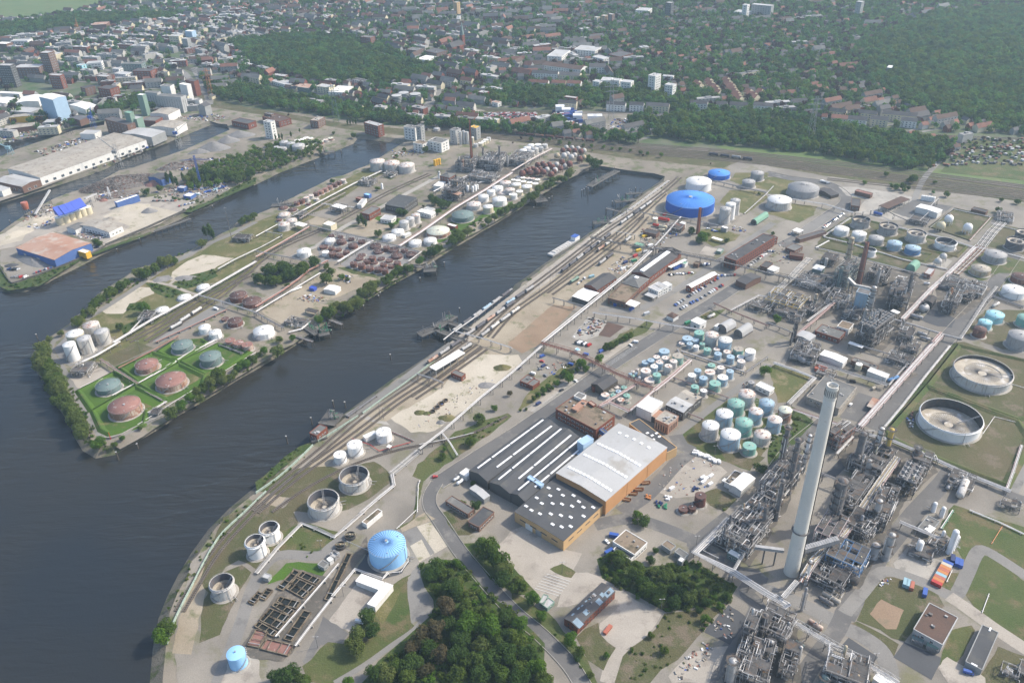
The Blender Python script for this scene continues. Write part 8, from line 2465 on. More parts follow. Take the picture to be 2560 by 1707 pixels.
for q,h,w,r_,b in(([(130,740),(220,720),(380,760),(290,785)],7,'a_','b_','wide pale market hall by the railway'),([(320,790),(400,760),(560,780),(480,815)],8,'q_','u_','orange-roofed market hall by the railway'),([(145,690),(180,675),(290,690),(260,705)],9,'h_','b_','brown office block by the park hill'),([(570,790),(610,765),(705,785),(670,810)],12,'o_','b_','cream office block by the railway'),([(650,845),(760,790),(900,795),(800,850)],6,'a_','c_','long white depot by the railway'),([(865,720),(900,708),(1030,740),(990,755)],8,'a_','e_','white depot below the park hill'),([(1480,540),(1560,510),(1665,520),(1590,560)],10,'a_','c_','white flat school at the park'),([(1125,492),(1150,485),(1205,495),(1185,505)],5,'k_','b_','pale bunker roof in the park wood'),([(1530,470),(1640,445),(1770,465),(1660,490)],12,'h_','e_','brown school block beside the church'),([(1380,455),(1440,435),(1540,445),(1480,470)],12,'h_','g_','long brown school wing beside the park'),([(985,1125),(1040,1110),(1175,1140),(1120,1160)],17,'f_','b_','red brick power house at the basin head'),([(1345,1165),(1395,1150),(1505,1160),(1460,1180)],19,'a_','g_','grey mill block at the basin head'),([(1480,1160),(1500,1140),(1530,1150),(1515,1170)],26,'k_','g_','grey mill tower at the basin head'),([(1580,1290),(1650,1262),(1770,1280),(1700,1320)],14,'a_','g_','white factory block with dirty roof in the mill yard'),([(1435,1310),(1500,1290),(1590,1300),(1530,1330)],12,'a_','x_','white and brown factory block in the mill yard'),([(1780,1190),(1830,1170),(1880,1180),(1830,1205)],20,'b_','g_','banded process house of the mill'),([(1960,1165),(2000,1150),(2060,1160),(2020,1180)],18,'k_','L_','grey mill house with yellow roof box'),([(75,1040),(110,1028),(172,1045),(140,1058)],12,'h_','g_','brown brick warehouse by the freight line'),([(500,1105),(560,1068),(625,1075),(570,1115)],12,'h_','n_','long brown warehouse by the freight line'),([(0,1070),(160,1060),(345,1075),(250,1110)],9,'f_','y_','wide brick shed by the freight line'),([(75,1110),(110,1095),(160,1110),(130,1130)],26,'a_','b_','tall white silo house by the canal head'),([(2040,845),(2070,830),(2135,840),(2110,860)],10,'f_','b_','brick hall among gardens'),([(2165,935),(2200,925),(2250,935),(2220,950)],7,'a_','u_','white hall with reddish roof among gardens'),([(960,340),(1000,325),(1090,335),(1050,350)],20,'f_','g_','brick hospital block behind the park')):
 cb(q,h,w,r_,b,name='office_block' if 'office' in b else 'works_building',aN=(max(1,int(h/4)),6,3,1.8,2),aR=3)
for k,(x,y,w)in enumerate(((1290,905,46),(1355,880,46),(1460,890,50))):
 c,r,h=cK(x,y-30,w,y+50)
 t=thg('round_office',None,'office',(c.x,c.y,0))
 cB(c.x,c.y,r)
 L(t,'round glass and metal office drum','by the street','redstack')
 m=MB()
 m.cyl(0,0,0,h,r,28)
 m.build('wall','b_',t)
 for j in range(5):
  m=MB()
  m.cyl(0,0,h*(j+.3)/5,h*(j+.75)/5,r+.15,28,cS=False)
  m.build('window_band','window_glass',t)
c=g(1835,480)
cB(c.x,c.y,22)
t=thg('church','red brick church with a slender green spire above the park','church',c,.9)
m=MB()
m.box(0,0,0,38,14,13)
m.box(4,0,0,12,26,13)
m.build('nave','f_',t)
m=MB()
m.add([(-19,-7.5,13),(19,-7.5,13),(19,7.5,13),(-19,7.5,13),(-19,0,22),(19,0,22)],[(0,1,5,4),(2,3,4,5),(0,4,3),(1,2,5)])
m.build('roof','e_',t)
m=MB()
m.box(22,0,0,8,8,30)
m.build('tower','f_',t)
m=MB()
m.cyl(22,0,30,56,4.6,8,.1,False)
m.build('spire','q_',t)
#harbour quarter
T(0,0)
for q,h,w,r_,b,*k in(([(32,1551),(1079,1219),(1311,1287),(400,1631)],11,'a_','n_','very long quay warehouse with arched dusty roofs and a white front',dict(kind='gable',aF=2,aN=(1,12,5,3.5,1.5))),([(1120,1225),(1240,1175),(1520,1205),(1385,1265)],13,'k_','b_','grey quay shed with faded blue doors',dict(kind='gable',aF=2)),([(1380,1165),(1470,1115),(1745,1115),(1575,1180)],12,'a_','n_','white-fronted quay shed behind the grey shed',dict(kind='gable',aF=2)),([(1300,1105),(1360,1070),(1485,1080),(1425,1115)],9,'f_','g_','brick canal shed with grey roof',dict()),([(1390,1040),(1470,995),(1660,1000),(1530,1060)],12,'a_','n_','pale steel hall near the railway bridge',dict(kind='gable',aF=2)),([(950,1095),(1060,1070),(1210,1130),(1180,1150)],22,'h_','e_','big dark brick granary on the canal',dict(aN=(4,9,2,2,3))),([(1150,1030),(1180,1018),(1215,1030),(1185,1045)],36,'w_','H_','tall pale green elevator tower on the canal',dict()),([(1170,1080),(1220,1060),(1300,1075),(1250,1100)],26,'w_','b_','stepped green elevator house on the canal',dict()),([(1265,870),(1290,858),(1330,865),(1305,880)],34,'w_','c_','green conveyor tower in the silo works',dict()),([(380,885),(480,855),(590,885),(470,925)],36,'E_','c_','huge pale blue shipyard hall with dark door slots',dict(kind='gable',aF=2,aV=1)),([(630,965),(760,930),(900,975),(790,1005)],9,'a_','c_','white twin hall beside the pale blue shipyard hall',dict(kind='gable',aF=1.5)),([(470,1020),(600,985),(640,990),(520,1030)],8,'a_','b_','low white annex of the shipyard hall',dict()),([(100,950),(250,890),(390,870),(380,930)],10,'a_','c_','wide white arched shipyard hall',dict(kind='gable',aF=2)),([(90,1020),(200,985),(385,990),(280,1040)],9,'k_','b_','grey saw-roofed shipyard shed',dict()),([(65,1090),(120,1065),(450,1030),(400,1060)],9,'L_','n_','long shed with an orange wall by the shipyard',dict(kind='gable',aF=1.5)),([(-60,930),(-20,880),(100,920),(40,960)],9,'a_','c_','white hall at the edge of the shipyard',dict(kind='gable',aF=1.5)),([(15,845),(40,830),(170,860),(150,875)],7,'a_','c_','white boat shed at the marina',dict()),([(615,1090),(700,1060),(810,1075),(730,1105)],10,'h_','p_','dark blue-roofed shed on the north canal',dict(kind='gable',aF=2)),([(380,1130),(440,1105),(560,1085),(500,1120)],7,'k_','b_','pale ribbed shed on the north canal',dict()),([(0,1200),(80,1165),(340,1110),(330,1150)],8,'h_','n_','saw-roofed shed on the north canal',dict()),([(360,485),(420,468),(495,470),(440,492)],42,'h_','b_','tall apartment tower with white balconies by the marina',dict(aN=(9,5,4,1.6,2))),([(-30,600),(20,585),(130,588),(90,608)],40,'e_','b_','dark tower with white side by the marina',dict(aN=(9,5,4,1.6,2))),([(130,620),(190,590),(410,590),(350,625)],20,'h_','b_','long brown brick block behind the marina',dict(aN=(4,7,3,2,2))),([(455,690),(490,676),(575,685),(545,700)],24,'f_','b_','red brick cube office at the marina',dict(aN=(5,5,3,2,2))),([(735,800),(830,780),(870,790),(780,815)],14,'h_','e_','old brick store at the lock',dict(aN=(3,6,2,2,2))),([(885,810),(980,785),(1100,790),(1010,820)],16,'f_','e_','red brick store with white gables at the lock',dict(aN=(3,6,2,2,2))),([(885,700),(930,685),(1020,690),(980,710)],16,'h_','b_','brown framed office block',dict(aN=(4,5,4,2,2))),([(1220,650),(1270,632),(1425,630),(1380,660)],18,'f_','e_','long red brick warehouse office',dict(aN=(4,6,2.5,2,2))),([(1030,630),(1070,620),(1125,625),(1090,640)],16,'a_','b_','white gridded office cube, town side',dict(aN=(4,4,2.5,2,2))),([(1060,672),(1110,655),(1200,665),(1150,690)],15,'a_','b_','white gridded office cube, harbour side',dict(aN=(4,4,2.5,2,2))),([(1100,590),(1150,575),(1340,570),(1300,590)],20,'q_','g_','long grey-green glass office',dict(aN=(4,6,4,2.4,2))),([(700,600),(740,588),(790,592),(750,605)],14,'R_','b_','greenish glass office cube',dict(aN=(3,5,4,2.4,2))),([(780,590),(820,570),(955,550),(920,575)],14,'a_','b_','white office block with ribbon windows',dict(aN=(3,6,5,1.6,2))),([(1325,850),(1360,835),(1480,840),(1440,855)],24,'b_','g_','grey banded silo house, rear',dict(aN=(1,5,1,18,2))),([(1430,880),(1480,862),(1710,872),(1660,895)],26,'b_','g_','grey ribbed concrete silo block',dict(aN=(1,5,.8,20,2))),([(1475,790),(1510,770),(1590,778),(1560,795)],22,'a_','g_','pale mill house by the rail bridge',dict()),([(1660,770),(1690,758),(1735,775),(1705,790)],28,'a_','c_','white mill tower by the rail bridge',dict()),([(1720,735),(1750,720),(1800,740),(1770,755)],26,'f_','e_','brick mill with white gable by the rail bridge',dict()),([(1790,915),(1815,905),(1850,912),(1825,925)],14,'a_','g_','white house on the rail embankment',dict()),([(1820,970),(1870,950),(1920,962),(1880,985)],16,'k_','e_','pale gabled silo by the rail embankment',dict(kind='gable',aF=4)),([(2120,1110),(2200,1085),(2350,1110),(2280,1140)],9,'f_','F_','brick depot on the canal head',dict(aN=(1,8,5,2.5,3))),([(720,1230),(790,1205),(950,1190),(860,1230)],9,'a_','b_','white broken-roofed shed behind the quay warehouse',dict()),([(820,235),(880,212),(1025,195),(960,225)],13,'h_','u_','long red retail hall in the far town',dict()),([(110,375),(150,358),(280,360),(250,382)],14,'a_','b_','white office slab beyond the marina',dict(aN=(3,7,5,1.6,2))),([(-40,400),(20,385),(100,388),(60,410)],16,'h_','c_','white-topped office slab beyond the marina',dict()),([(1700,285),(1740,275),(1785,282),(1760,295)],22,'E_','c_','pale blue and white office block in the centre',dict()),([(1550,330),(1590,318),(1670,322),(1640,338)],22,'o_','b_','cream banded tower in the centre',dict(aN=(4,7,5,1.6,2))),([(1670,355),(1700,345),(1740,350),(1715,362)],24,'k_','b_','grey banded tower in the centre',dict())):
 cb(q,h,w,r_,b,name='warehouse' if 'shed' in b or 'hall' in b or 'warehouse' in b else 'works_building',aO='warehouse' if 'shed' in b or 'hall' in b or 'warehouse' in b else 'building',**(k[0]if k else{}))
T(0,1)
cb([(0,90),(100,30),(385,85),(165,155)],9,'h_','b_','grey-roofed quay shed at the canal mouth',kind='gable',aF=2,aV=1,aN=(1,9,4,3,1.5),name='warehouse',aO='warehouse')
cb([(-60,150),(0,128),(65,160),(0,200)],8,'a_','b_','small pale quay shed on the canal bank',name='warehouse',aO='warehouse')
#houses and blocks of the town, street by street
aH=random.Random(21)
HS=[]
WALLS=['T_','M_','o_','f_','T_','k_']
WN={'T_':'white','o_':'cream','f_':'brick','M_':'pale','k_':'grey'}
RN={'t_':'red-roofed','e_':'dark-roofed','M_':'flat-roofed','g_':'grey flat-roofed','y_':'brown-roofed','b_':'pale flat-roofed'}
ST=MB()
for ci in range(-7,7):
 for cj in range(4,12):
  C0=V3((ci*250+120,cj*250+40,0))
  ca=aH.uniform(-.5,.5)+(.15 if ci>-1 else-.3)
  U,V_=V3((math.cos(ca),math.sin(ca),0)),V3((-math.sin(ca),math.cos(ca),0))
  for k in range(-8,9):
   vv=(k//2)*44+(k%2)*19
   if k%2==0:
    for s in range(-5,5):
     p,q=C0+U*(s*26)+V_*(vv-12),C0+U*(s*26+26)+V_*(vv-12)
     A=dxy((p+q)/2)
     if A[1]>-30 and aK(A,eD)and not any(aK(A,w)for w in eO+cT)and not aK(A,dB):
      ST.quad(*[(e.x,e.y,.3+.002*((ci+cj)%4))for e in(p-V_*3,q-V_*3,q+V_*3,p+V_*3)])
   uu=-128
   while uu<128:
    P_=C0+U*uu+V_*(vv+aH.uniform(-2,2))
    px,py=P_.x,P_.y
    uu+=9
    a=dxy(P_)
    if not(-60<a[0]<2420 and-25<a[1])or not aK(a,eD)or any(aK(a,q)for q in eO)or any(aK(a,q)for q in cT):
     continue
    n=noise.noise(P_*.0045)
    if aK(a,dB):
     p,dD=.15,.06
    elif aK(a,cD):
     p,dD=.2,.8
    elif aK(a,cW):
     p,dD=.7,.5
    else:
     p,dD=(.5 if a[0]<1100 else.36)+n*.6,.36
    if aH.random()>p:
     continue
    dI=ca+(math.pi/2 if aH.random()<.12 else 0)
    if aH.random()<dD:
     lu,lv,h=aH.uniform(16,40),aH.uniform(9,12),aH.uniform(7,12)
     b8=aH.random()<(.75 if dD>.48 else.35)
     roof=aH.choice(['M_','g_','M_','b_'])if b8 else aH.choice(['t_','e_','y_','g_'])
    else:
     lu,lv,h,b8=aH.uniform(8,13),aH.uniform(7,9.5),aH.uniform(4.5,7),False
     roof=aH.choice(['t_','e_','y_','e_'])
    c=P_+U*(lu/2)
    if any(b4(c.x+math.cos(dI)*t,c.y+math.sin(dI)*t,lv*.5)for t in(-lu*.4,0,lu*.4)):
     continue
    b2(c,dI,lu,lv)
    uu+=lu-6+aH.choice([0,0,3])
    HS.append((c,dI,lu,lv,h,b8,roof,aH.choice(WALLS),1/c.length*lu))
b6(ST.build('town_streets','j_'),kind='structure')
HS.sort(key=lambda q:-q[-1])
def bT(wl,rf,c,dI,lu,lv,h,b8):
 a,b=lu/2,lv/2
 cs,sn=math.cos(dI),math.sin(dI)
 tr=lambda V:[(c.x+x_*cs-y_*sn,c.y+x_*sn+y_*cs,z_)for x_,y_,z_ in V]
 Q=[(-a,-b),(a,-b),(a,b),(-a,b)]
 wl.add(tr([(*q,0)for q in Q]+[(*q,h)for q in Q]),[(0,1,5,4),(1,2,6,5),(2,3,7,6),(3,0,4,7)])
 if b8:
  rf.add(tr([(*q,h+.1)for q in Q]+[(q[0]*.9,q[1]*.4,h+1.6)for q in Q]),[(0,1,2,3)])
  rf.add(tr([(q[0]*.25,q[1]*.4,h)for q in Q]+[(q[0]*.25,q[1]*.4,h+2)for q in Q]),[(0,1,5,4),(1,2,6,5),(2,3,7,6),(3,0,4,7),(4,5,6,7)])
 else:
  r=b*.95
  wl.add(tr([(-a,-b,h),(-a,b,h),(-a,0,h+r)]),[(0,2,1)])
  wl.add(tr([(a,-b,h),(a,b,h),(a,0,h+r)]),[(0,1,2)])
  rf.add(tr([(-a-.4,-b-.5,h-.3),(a+.4,-b-.5,h-.3),(a+.4,0,h+r+.2),(-a-.4,0,h+r+.2),(a+.4,b+.5,h-.3),(-a-.4,b+.5,h-.3)]),[(0,1,2,3),(3,2,4,5)])
for c,dI,lu,lv,h,b8,roof,wall,_ in HS[:290]:
 w_,r_=MB(),MB()
 bT(w_,r_,V3(),0,lu,lv,h,b8)
 eM=lu>17
 t=thg('apartment_block' if eM else 'house',None,'apartment block' if eM else 'house',c,dI)
 zone='on the villa slope' if aK(dxy(c),dB)else 'in the harbour quarter' if aK(dxy(c),cD)else 'in the town centre' if aK(dxy(c),cW)else 'in the town'
 L(t,f'{WN[wall]} {RN[roof]} '+('block' if eM else 'house'),zone,'towers')
 w_.build('wall',wall,t)
 r_.build('roof',roof,t)
 if h>8:
  for s in(-1,1):
   for j in range(int(h/3.2)):
    k=int(lu/6)
    for i in range(k):
     link('window',bU(3.2,1.5),t,((i-(k-1)/2)*6,s*lv/2,1.2+j*3.2),0 if s<0 else math.pi)if s*(math.cos(dI)*c.y-math.sin(dI)*c.x)<0 else None
eB=sorted({q[7]for q in HS})+sorted({q[6]for q in HS})
mb=MB()
for c,dI,lu,lv,h,b8,roof,wall,_ in HS[290:]:
 w_,r_=MB(),MB()
 bT(w_,r_,c,dI,lu,lv,h,b8)
 mb.mi=eB.index(wall)
 mb.add(w_.v,w_.f)
 mb.mi=len(eB)-1-eB[::-1].index(roof)
 mb.add(r_.v,r_.f)
b6(mb.build('far_town_houses',eB),kind='stuff')
BW=[(440,390),(640,330),(740,330),(740,352),(640,388),(500,432),(430,440)]
bW('bank_wood',bJ([BW],7,.85,3,5.6,D),['leaf_willow','leaf_bright','leaf_mid'],bR=170,dH=.19,cL=2,bS=8)
#woods and garden trees
dL,cF=[],[]
y=1020.0
while y<2900:
 x=-1900.0
 while x<1650:
  px,py=x+aH.uniform(-4,4),y+aH.uniform(-4,4)
  x+=9.5
  a=dxy((px,py))
  if not(-60<a[0]<2420 and a[1]>-60):
   continue
  if any(aK(a,q)for q in cT):
   if not b4(px,py,2):
    dL.append((px,py,0,aH.uniform(5.2,9)))
   continue
  if not aK(a,eD)or any(aK(a,q)for q in eO):
   continue
  n=noise.noise(V3((px,py,3))*.006)
  p=.85+n*.4 if aK(a,dB)else.16+n*.5 if aK(a,cD)else.42+n*.6 if aK(a,cW)else.66+n*.7
  if aH.random()<p and not b4(px,py,3):
   cF.append((px,py,0,aH.uniform(4,8)))
 y+=9.5
T(3,0)
cF+=bJ([[(1460,1500),(1800,1270),(2350,1290),(2350,1530),(1900,1480)]],8,.45,1.4,3.4)
cF+=bJ([[(430,212),(1200,318),(1600,372),(2352,460),(2352,470),(1600,384),(1000,318),(640,268)]],16,.14,1.2,3,D)
bW('far_wood',dL,['leaf_far','leaf_dark','leaf_mid'],bR=170,dH=.2,cL=2,bS=9)
bW('garden_trees',cF,['leaf_far','leaf_mid','leaf_far','leaf_dark','leaf_copper'],bR=150,dH=.21,cL=1,bS=8)
#rolling stock, vehicles, quays and small things
dR={}
def cn(c):
 return{'navy':'dark blue','brick':'rust red','aqua':'pale blue'}.get(c[6:],c[6:])
def dX(key,bH,aO,items,p,a5,pl_,a2,bN=None):
 t=thg(key,None,aO,p,a5)
 L(t,bH,pl_,a2,bN)
 for n,me,o,r in items:
  link(n,me,t,o,r)
 return t
def wagon_parts(bE):
 if bE not in dR:
  b,c,w=MB(),MB(),MB()
  b.tube((-6,0,2.6),(6,0,2.6),1.45,14)
  b.cyl(0,0,4,4.5,.45,8)
  c.box(0,0,.95,14,2.4,.3)
  for s in(-1,1):
   c.box(s*6.9,0,.8,.5,2.6,.6)
   c.beam((s*5.5,0,1.1),(s*5.5,0,2),2.2,.5)
  c.box(0,0,4.15,4,.7,.1)
  w.box(0,0,.25,2.6,2.1,.7)
  for s in(-.9,.9):
   for y in(-.8,.8):
    w.tube((s,y-.1,.45),(s,y+.1,.45),.46,8)
  dR[bE]=(b.mesh('tank',bE),c.mesh('chassis','i_'),w.mesh('bogie','i_'))
 b,c,w=dR[bE]
 return[('tank',b,(0,0,0),0),('chassis',c,(0,0,0),0),('bogie',w,(-4.8,0,0),0),('bogie',w,(4.8,0,0),0)]
WCN={'m_':'pale','p_':'dark grey','s_':'grey','z_':'rusty pink','I_':'brown','b_':'silver','C_':'blue-grey','w_':'green'}
def aX(x0,y0,x1,y1,bX,pl_,a2='bigblue'):
 a,b=g(x0,y0),g(x1,y1)
 d=b-a
 n=max(1,int(d.length/15.4+.4))
 for i in range(n):
  c=bX[i%len(bX)]
  dX('tank_wagon',WCN[c]+' railway tank wagon','tank wagon',wagon_parts(c),a+d.normalized()*(15.4*(i+.5))+V3((0,0,.6)),math.atan2(d.y,d.x),pl_,a2)
P4=['b_','m_','s_']
T(2,1)
aX(450,945,935,570,['p_','p_','s_'],'in the long dark train')
aX(990,505,1285,295,['b_','b_','p_','b_'],'beside the harbour pipes')
aX(780,752,895,675,['z_','m_'],'in the short rusty train')
aX(1035,670,1105,610,['b_'],'by the mint hut')
aX(795,878,905,793,['s_','p_'],'on the inner siding')
aX(530,1048,600,1005,['w_'],'parked alone on the siding')
aX(-100,1400,50,1290,P4,'on the quay curve')
aX(-60,1250,170,1100,['C_','p_','s_'],'on the quay curve')
T(1,2)
aX(1570,225,1900,0,['z_','s_','p_','z_'],'beside the white canopy')
aX(1880,110,1960,60,P4,'beside the white canopy')
T(1,1)
aX(1800,1500,2350,1110,['s_','p_','s_','C_'],'in the quay sidings')
aX(1920,1540,2350,1235,['s_','p_','z_'],'in the quay sidings')
aX(2060,1545,2350,1320,['s_','m_'],'in the quay sidings')
T(2,0)
aX(30,1240,780,1312,['I_','I_','z_','I_'],'on the far freight line','redstack')
aX(1800,1425,2190,1475,['p_','p_','s_'],'on the far freight line','redstack')
T(0,1)
aX(1560,1475,1660,1420,P4,'on the peninsula siding','tip')
aX(1650,1410,1860,1275,P4,'on the peninsula siding','tip')
CARC=['paint_white','paint_black','paint_grey','paint_silver','paint_red','paint_blue','paint_white','paint_grey','paint_navy']
SM={}
def d4(p,a5,bE,pl_,a2='bigblue',cP=False):
 k=(bE,cP)
 if k not in SM:
  b,w,q=MB(),MB(),MB()
  pr=[(-2.2,.35),(2.2,.35),(2.25,.8),(1.1,.95),(.5,1.45),(-1.3,1.48),(-2.05,.98),(-2.25,.8)]if not cP else[(-2.7,.4),(2.7,.4),(2.7,1.1),(2.0,1.3),(1.5,2.2),(-2.7,2.25)]
  n=len(pr)
  b.add([(x,-.88,z)for x,z in pr]+[(x,.88,z)for x,z in pr],[tuple(range(n)),tuple(range(2*n-1,n-1,-1))]+[(i+n,(i+1)%n+n,(i+1)%n,i)for i in range(n)])
  if cP:
   w.beam((1.78,0,1.8),(1.95,0,1.5),1.6,.5)
   w.box(1.3,0,1.4,.8,1.82,.5)
  else:
   w.box(-.4,0,1.0,1.75,1.82,.34)
   w.beam((.62,0,1.4),(1.0,0,1.03),1.5,.1)
   w.beam((-1.45,0,1.42),(-1.95,0,1.06),1.5,.1)
  q.tube((0,-.1,.33),(0,.1,.33),.33,8)
  SM[k]=(b.mesh('body',bE),w.mesh('windows','window_glass'),q.mesh('wheel','paint_black'))
 b,w,q=SM[k]
 it=[('body',b,(0,0,0),0),('windows',w,(0,0,0),0)]+[('wheel',q,(x,y,0),0)for x in(-1.4,1.4)for y in(-.82,.82)]
 nm=cn(bE)
 dX('parked_van' if cP else 'parked_car',nm+(' van' if cP else ' car'),'van' if cP else 'car',it,p+V3((0,0,.28)),a5,pl_,a2)
rc=random.Random(3)
def aY(x0,y0,x1,y1,n,pl_,a2='bigblue',skew=1.1,fill_=.85,bX=CARC,d2=.15,cP=0):
 a,b=g(x0,y0),g(x1,y1)
 r=math.atan2((b-a).y,(b-a).x)+skew
 for i in range(n):
  if rc.random()<fill_:
   d4(a.lerp(b,(i+.5)/n),r+rc.uniform(-d2,d2),rc.choice(bX),pl_,a2,rc.random()<cP)
T(2,1)
aY(1490,1245,1700,1105,9,'in the works car park'),aY(1520,1290,1740,1165,10,'in the works car park'),aY(1690,1200,1940,1050,13,'in the works car park')
aY(1700,1110,1900,985,7,'beside the white-roofed shed'),aY(1880,970,2060,960,6,'beside the white-roofed shed'),aY(2170,880,2350,750,16,'before the office block'),aY(1440,960,1660,940,10,'in the workshop yard',d2=2)
aY(1720,870,1820,865,5,'under the pipe bridge',cP=.6),aY(1790,535,1880,565,6,'on the office lawn drive'),aY(600,1050,680,980,3,'by the green wagon',d2=1,cP=.5),aY(860,1100,940,1080,3,'by the brick hall',d2=1)
T(3,1)
aY(505,530,690,395,12,'along the pale lane'),aY(-10,740,60,745,8,'beside the canteen'),aY(160,790,290,790,4,'by the fire station',d2=1,cP=.6),aY(490,100,560,125,5,'on the lorry road',cP=.6),aY(190,590,230,575,3,'at the works gate')
T(2,2)
for x,y,c,v in((455,455,'paint_black',0),(245,580,'paint_navy',1),(585,370,'paint_white',0),(1090,42,'paint_white',0),(1130,15,'paint_white',1),(190,305,'paint_white',1),(60,255,'paint_navy',1),(280,145,'paint_blue',1),(290,235,'paint_navy',1),(260,260,'paint_grey',0),(308,318,'paint_grey',0),(535,220,'paint_blue',1),(675,130,'paint_blue',1),(820,100,'paint_blue',1),(275,190,'paint_red',0)):
 d4(g(x,y),rc.uniform(0,3),c,'near the main road','orange',v)
aY(590,15,720,45,7,'above the brown bridge','orange',cP=.5)
T(2,3)
d4(g(870,277),-.9,'paint_white','by the white office','orange')
T(3,2)
d4(g(756,588),.8,'paint_white','behind the chimney','chimney'),d4(g(775,378),-.3,'paint_black','at the grey building','chimney',True),d4(g(975,440),.6,'paint_beige','under the long rack','chimney',True)
T(1,2)
d4(g(1642,1250),.3,'paint_red','on the main road','sky')
T(1,3)
d4(g(955,1015),-.3,'paint_white','under the court trees','sky',True)
T(3,3)
d4(g(1835,1480),-.4,'paint_blue','at the long shed','chimney',True)
T(0,1)
aY(300,950,490,885,14,'on the point yard','bluehall'),aY(80,910,180,910,5,'on the point yard','bluehall',cP=.5),aY(100,980,260,980,4,'on the point yard','bluehall',cP=.6),aY(820,710,930,700,6,'by the yellow hall','bluehall')
aY(1400,280,1620,280,12,'in the breaker yard','bluehall',bX=['paint_brick','paint_grey','paint_black'][:2]+['paint_grey','paint_black'],d2=2),aY(1640,330,1790,295,9,'in the breaker yard','bluehall'),aY(1600,180,1800,150,9,'in the machine yard','bluehall',bX=['paint_white','paint_navy','paint_blue'],d2=2),aY(1800,230,2080,150,14,'in the machine yard','bluehall',bX=['paint_blue','paint_aqua','paint_white','paint_blue'],d2=2,cP=.8),aY(1820,180,2060,120,12,'in the machine yard','bluehall',bX=['paint_blue','paint_navy','paint_white'],d2=2,cP=.8)
d4(g(1985,1275),-.5,'paint_white','on the peninsula road','tip',True)
def bC(p,a5,sx,sy,h,bE,bH,pl_,a2,name='container',aO='container'):
 k=(sx,sy,h,bE,name)
 if k not in SM:
  b,r=MB(),MB()
  b.box(0,0,.15,sx,sy,h)
  for i in range(int(sx/.8)):
   for s in(-1,1):
    r.box(-sx/2+.5+i*.8,s*sy/2,.3,.3,.12,h-.3)
  SM[k]=(b.mesh('body',bE),r.mesh('ribs',bE))
 dX(name,bH,aO,[('body',SM[k][0],(0,0,0),0),('ribs',SM[k][1],(0,0,0),0)],p,a5,pl_,a2)
T(3,3)
a,b=g(1535,680),g(1650,475)
for i,c in enumerate(('paint_red','paint_orange','paint_brick','paint_aqua','paint_orange','paint_brick','paint_orange','paint_beige','paint_blue')):
 d=(b-a)
 bC(a+d*((i+.5)/9),math.atan2(d.y,d.x)+math.pi/2,6.1,2.45,2.6,c,cn(c)+' shipping container','in the row on the concrete yard','chimney')
for x,y,c in((1255,660,'paint_aqua'),(1285,672,'paint_aqua'),(1315,690,'paint_brick'),(1435,750,'paint_blue'),(1690,440,'paint_navy'),(1730,470,'paint_blue'),(1765,485,'paint_blue')):
 bC(g(x,y),1.05,6.1,2.45,2.6,c,cn(c)+' steel container','on the green','chimney')
T(2,3)
bC(g(935,225),-.3,6.1,2.5,2.6,'paint_blue','blue steel container','at the white office','orange'),bC(g(890,375),.6,6.1,2.5,2.6,'paint_blue','blue white-topped container','at the thicket','orange'),bC(g(878,1085),.9,7,2.3,1.6,'paint_brick','brick red open skip','in the turning yard','orange','skip','skip')
T(2,2)
for i in range(34):
 f=i/34
 bC(g(1675+250*f+rc.uniform(-14,14),1020+105*f+rc.uniform(-14,14)),-.55,1.9,1.5,1.5,'paint_white','white wrapped bale','in the row below the lawn','orange','bale','bale')
for i in range(40):
 x,y=rc.choice([(1270,1435,),(1340,1490),(1380,1520),(1440,1440),(1700,1360)])
 c={1270:'paint_orange',1340:'paint_navy',1380:'paint_green',1440:'paint_white',1700:'paint_navy'}[x]
 bC(g(x+rc.uniform(-36,36),y+rc.uniform(-18,18)),-.5,1.3,1.3,1.2,c,cn(c)+' liquid cube crate','on the storage yard','orange','crate','crate')
for x,y in((1750,1260),(1780,1270),(1825,1245),(1755,1300),(1820,1320),(1465,1360)):
 bC(g(x,y),.6,4,2,2,'paint_white','white storage box','on the paved yard','orange','storage_box','box')
T(2,1)
for x,y,c in((1500,905,'paint_blue'),(1540,885,'paint_blue'),(1100,1275,'paint_blue'),(960,1235,'paint_blue'),(1235,1320,'paint_silver'),(1130,790,'paint_red'),(1040,850,'paint_navy'),(1270,695,'paint_white'),(1020,910,'paint_white'),(1080,895,'paint_beige'),(1120,835,'paint_green'),(730,980,'paint_aqua'),(1400,410,'paint_red'),(1260,635,'paint_beige'),(1215,610,'paint_yellow'),(1160,740,'paint_yellow'),(1220,755,'paint_silver'),(1610,1405,'paint_green')):
 bC(g(x,y),rc.uniform(.4,.8),6.1,2.45,2.5,c,cn(c)+' container','in the works yards','bigblue')
T(2,0)
for i in range(70):
 x,y=rc.uniform(390,615),rc.uniform(1040,1165)
 c=rc.choice(['paint_navy','paint_blue','paint_white','paint_navy','paint_blue','paint_white','paint_brick'])
 p=g(x,y)
 for z in range(rc.randint(1,3)):
  bC(p+V3((0,0,2.7*z)),.1,12.2,2.45,2.6,c,cn(c)+' stacked shipping container','in the container yard','towers')
for x,y,h in((440,1010,11),(497,1030,10),(735,1080,8),(785,1080,8),(600,1080,9)):
 bC(g(x,y+25),1.5,12,14,h,'paint_white','tall white container stack','in the container yard','towers','container_stack')
mb=MB()
mb.mi=0
for(x0,y0,x1,y1)in((-260,1040,220,1110),(1090,1130,1110,1150)):
 for i in range(420 if x0<0 else 10):
  p=g(rc.uniform(x0,x1),rc.uniform(y0,y1))
  mb.mi=i%4
  mb.box(p.x,p.y,.1,4.4,1.8,1.4,.3)
b6(mb.build('stored_cars',['paint_white','paint_grey','paint_black','paint_red']),kind='stuff')
T(3,0)
mb=MB()
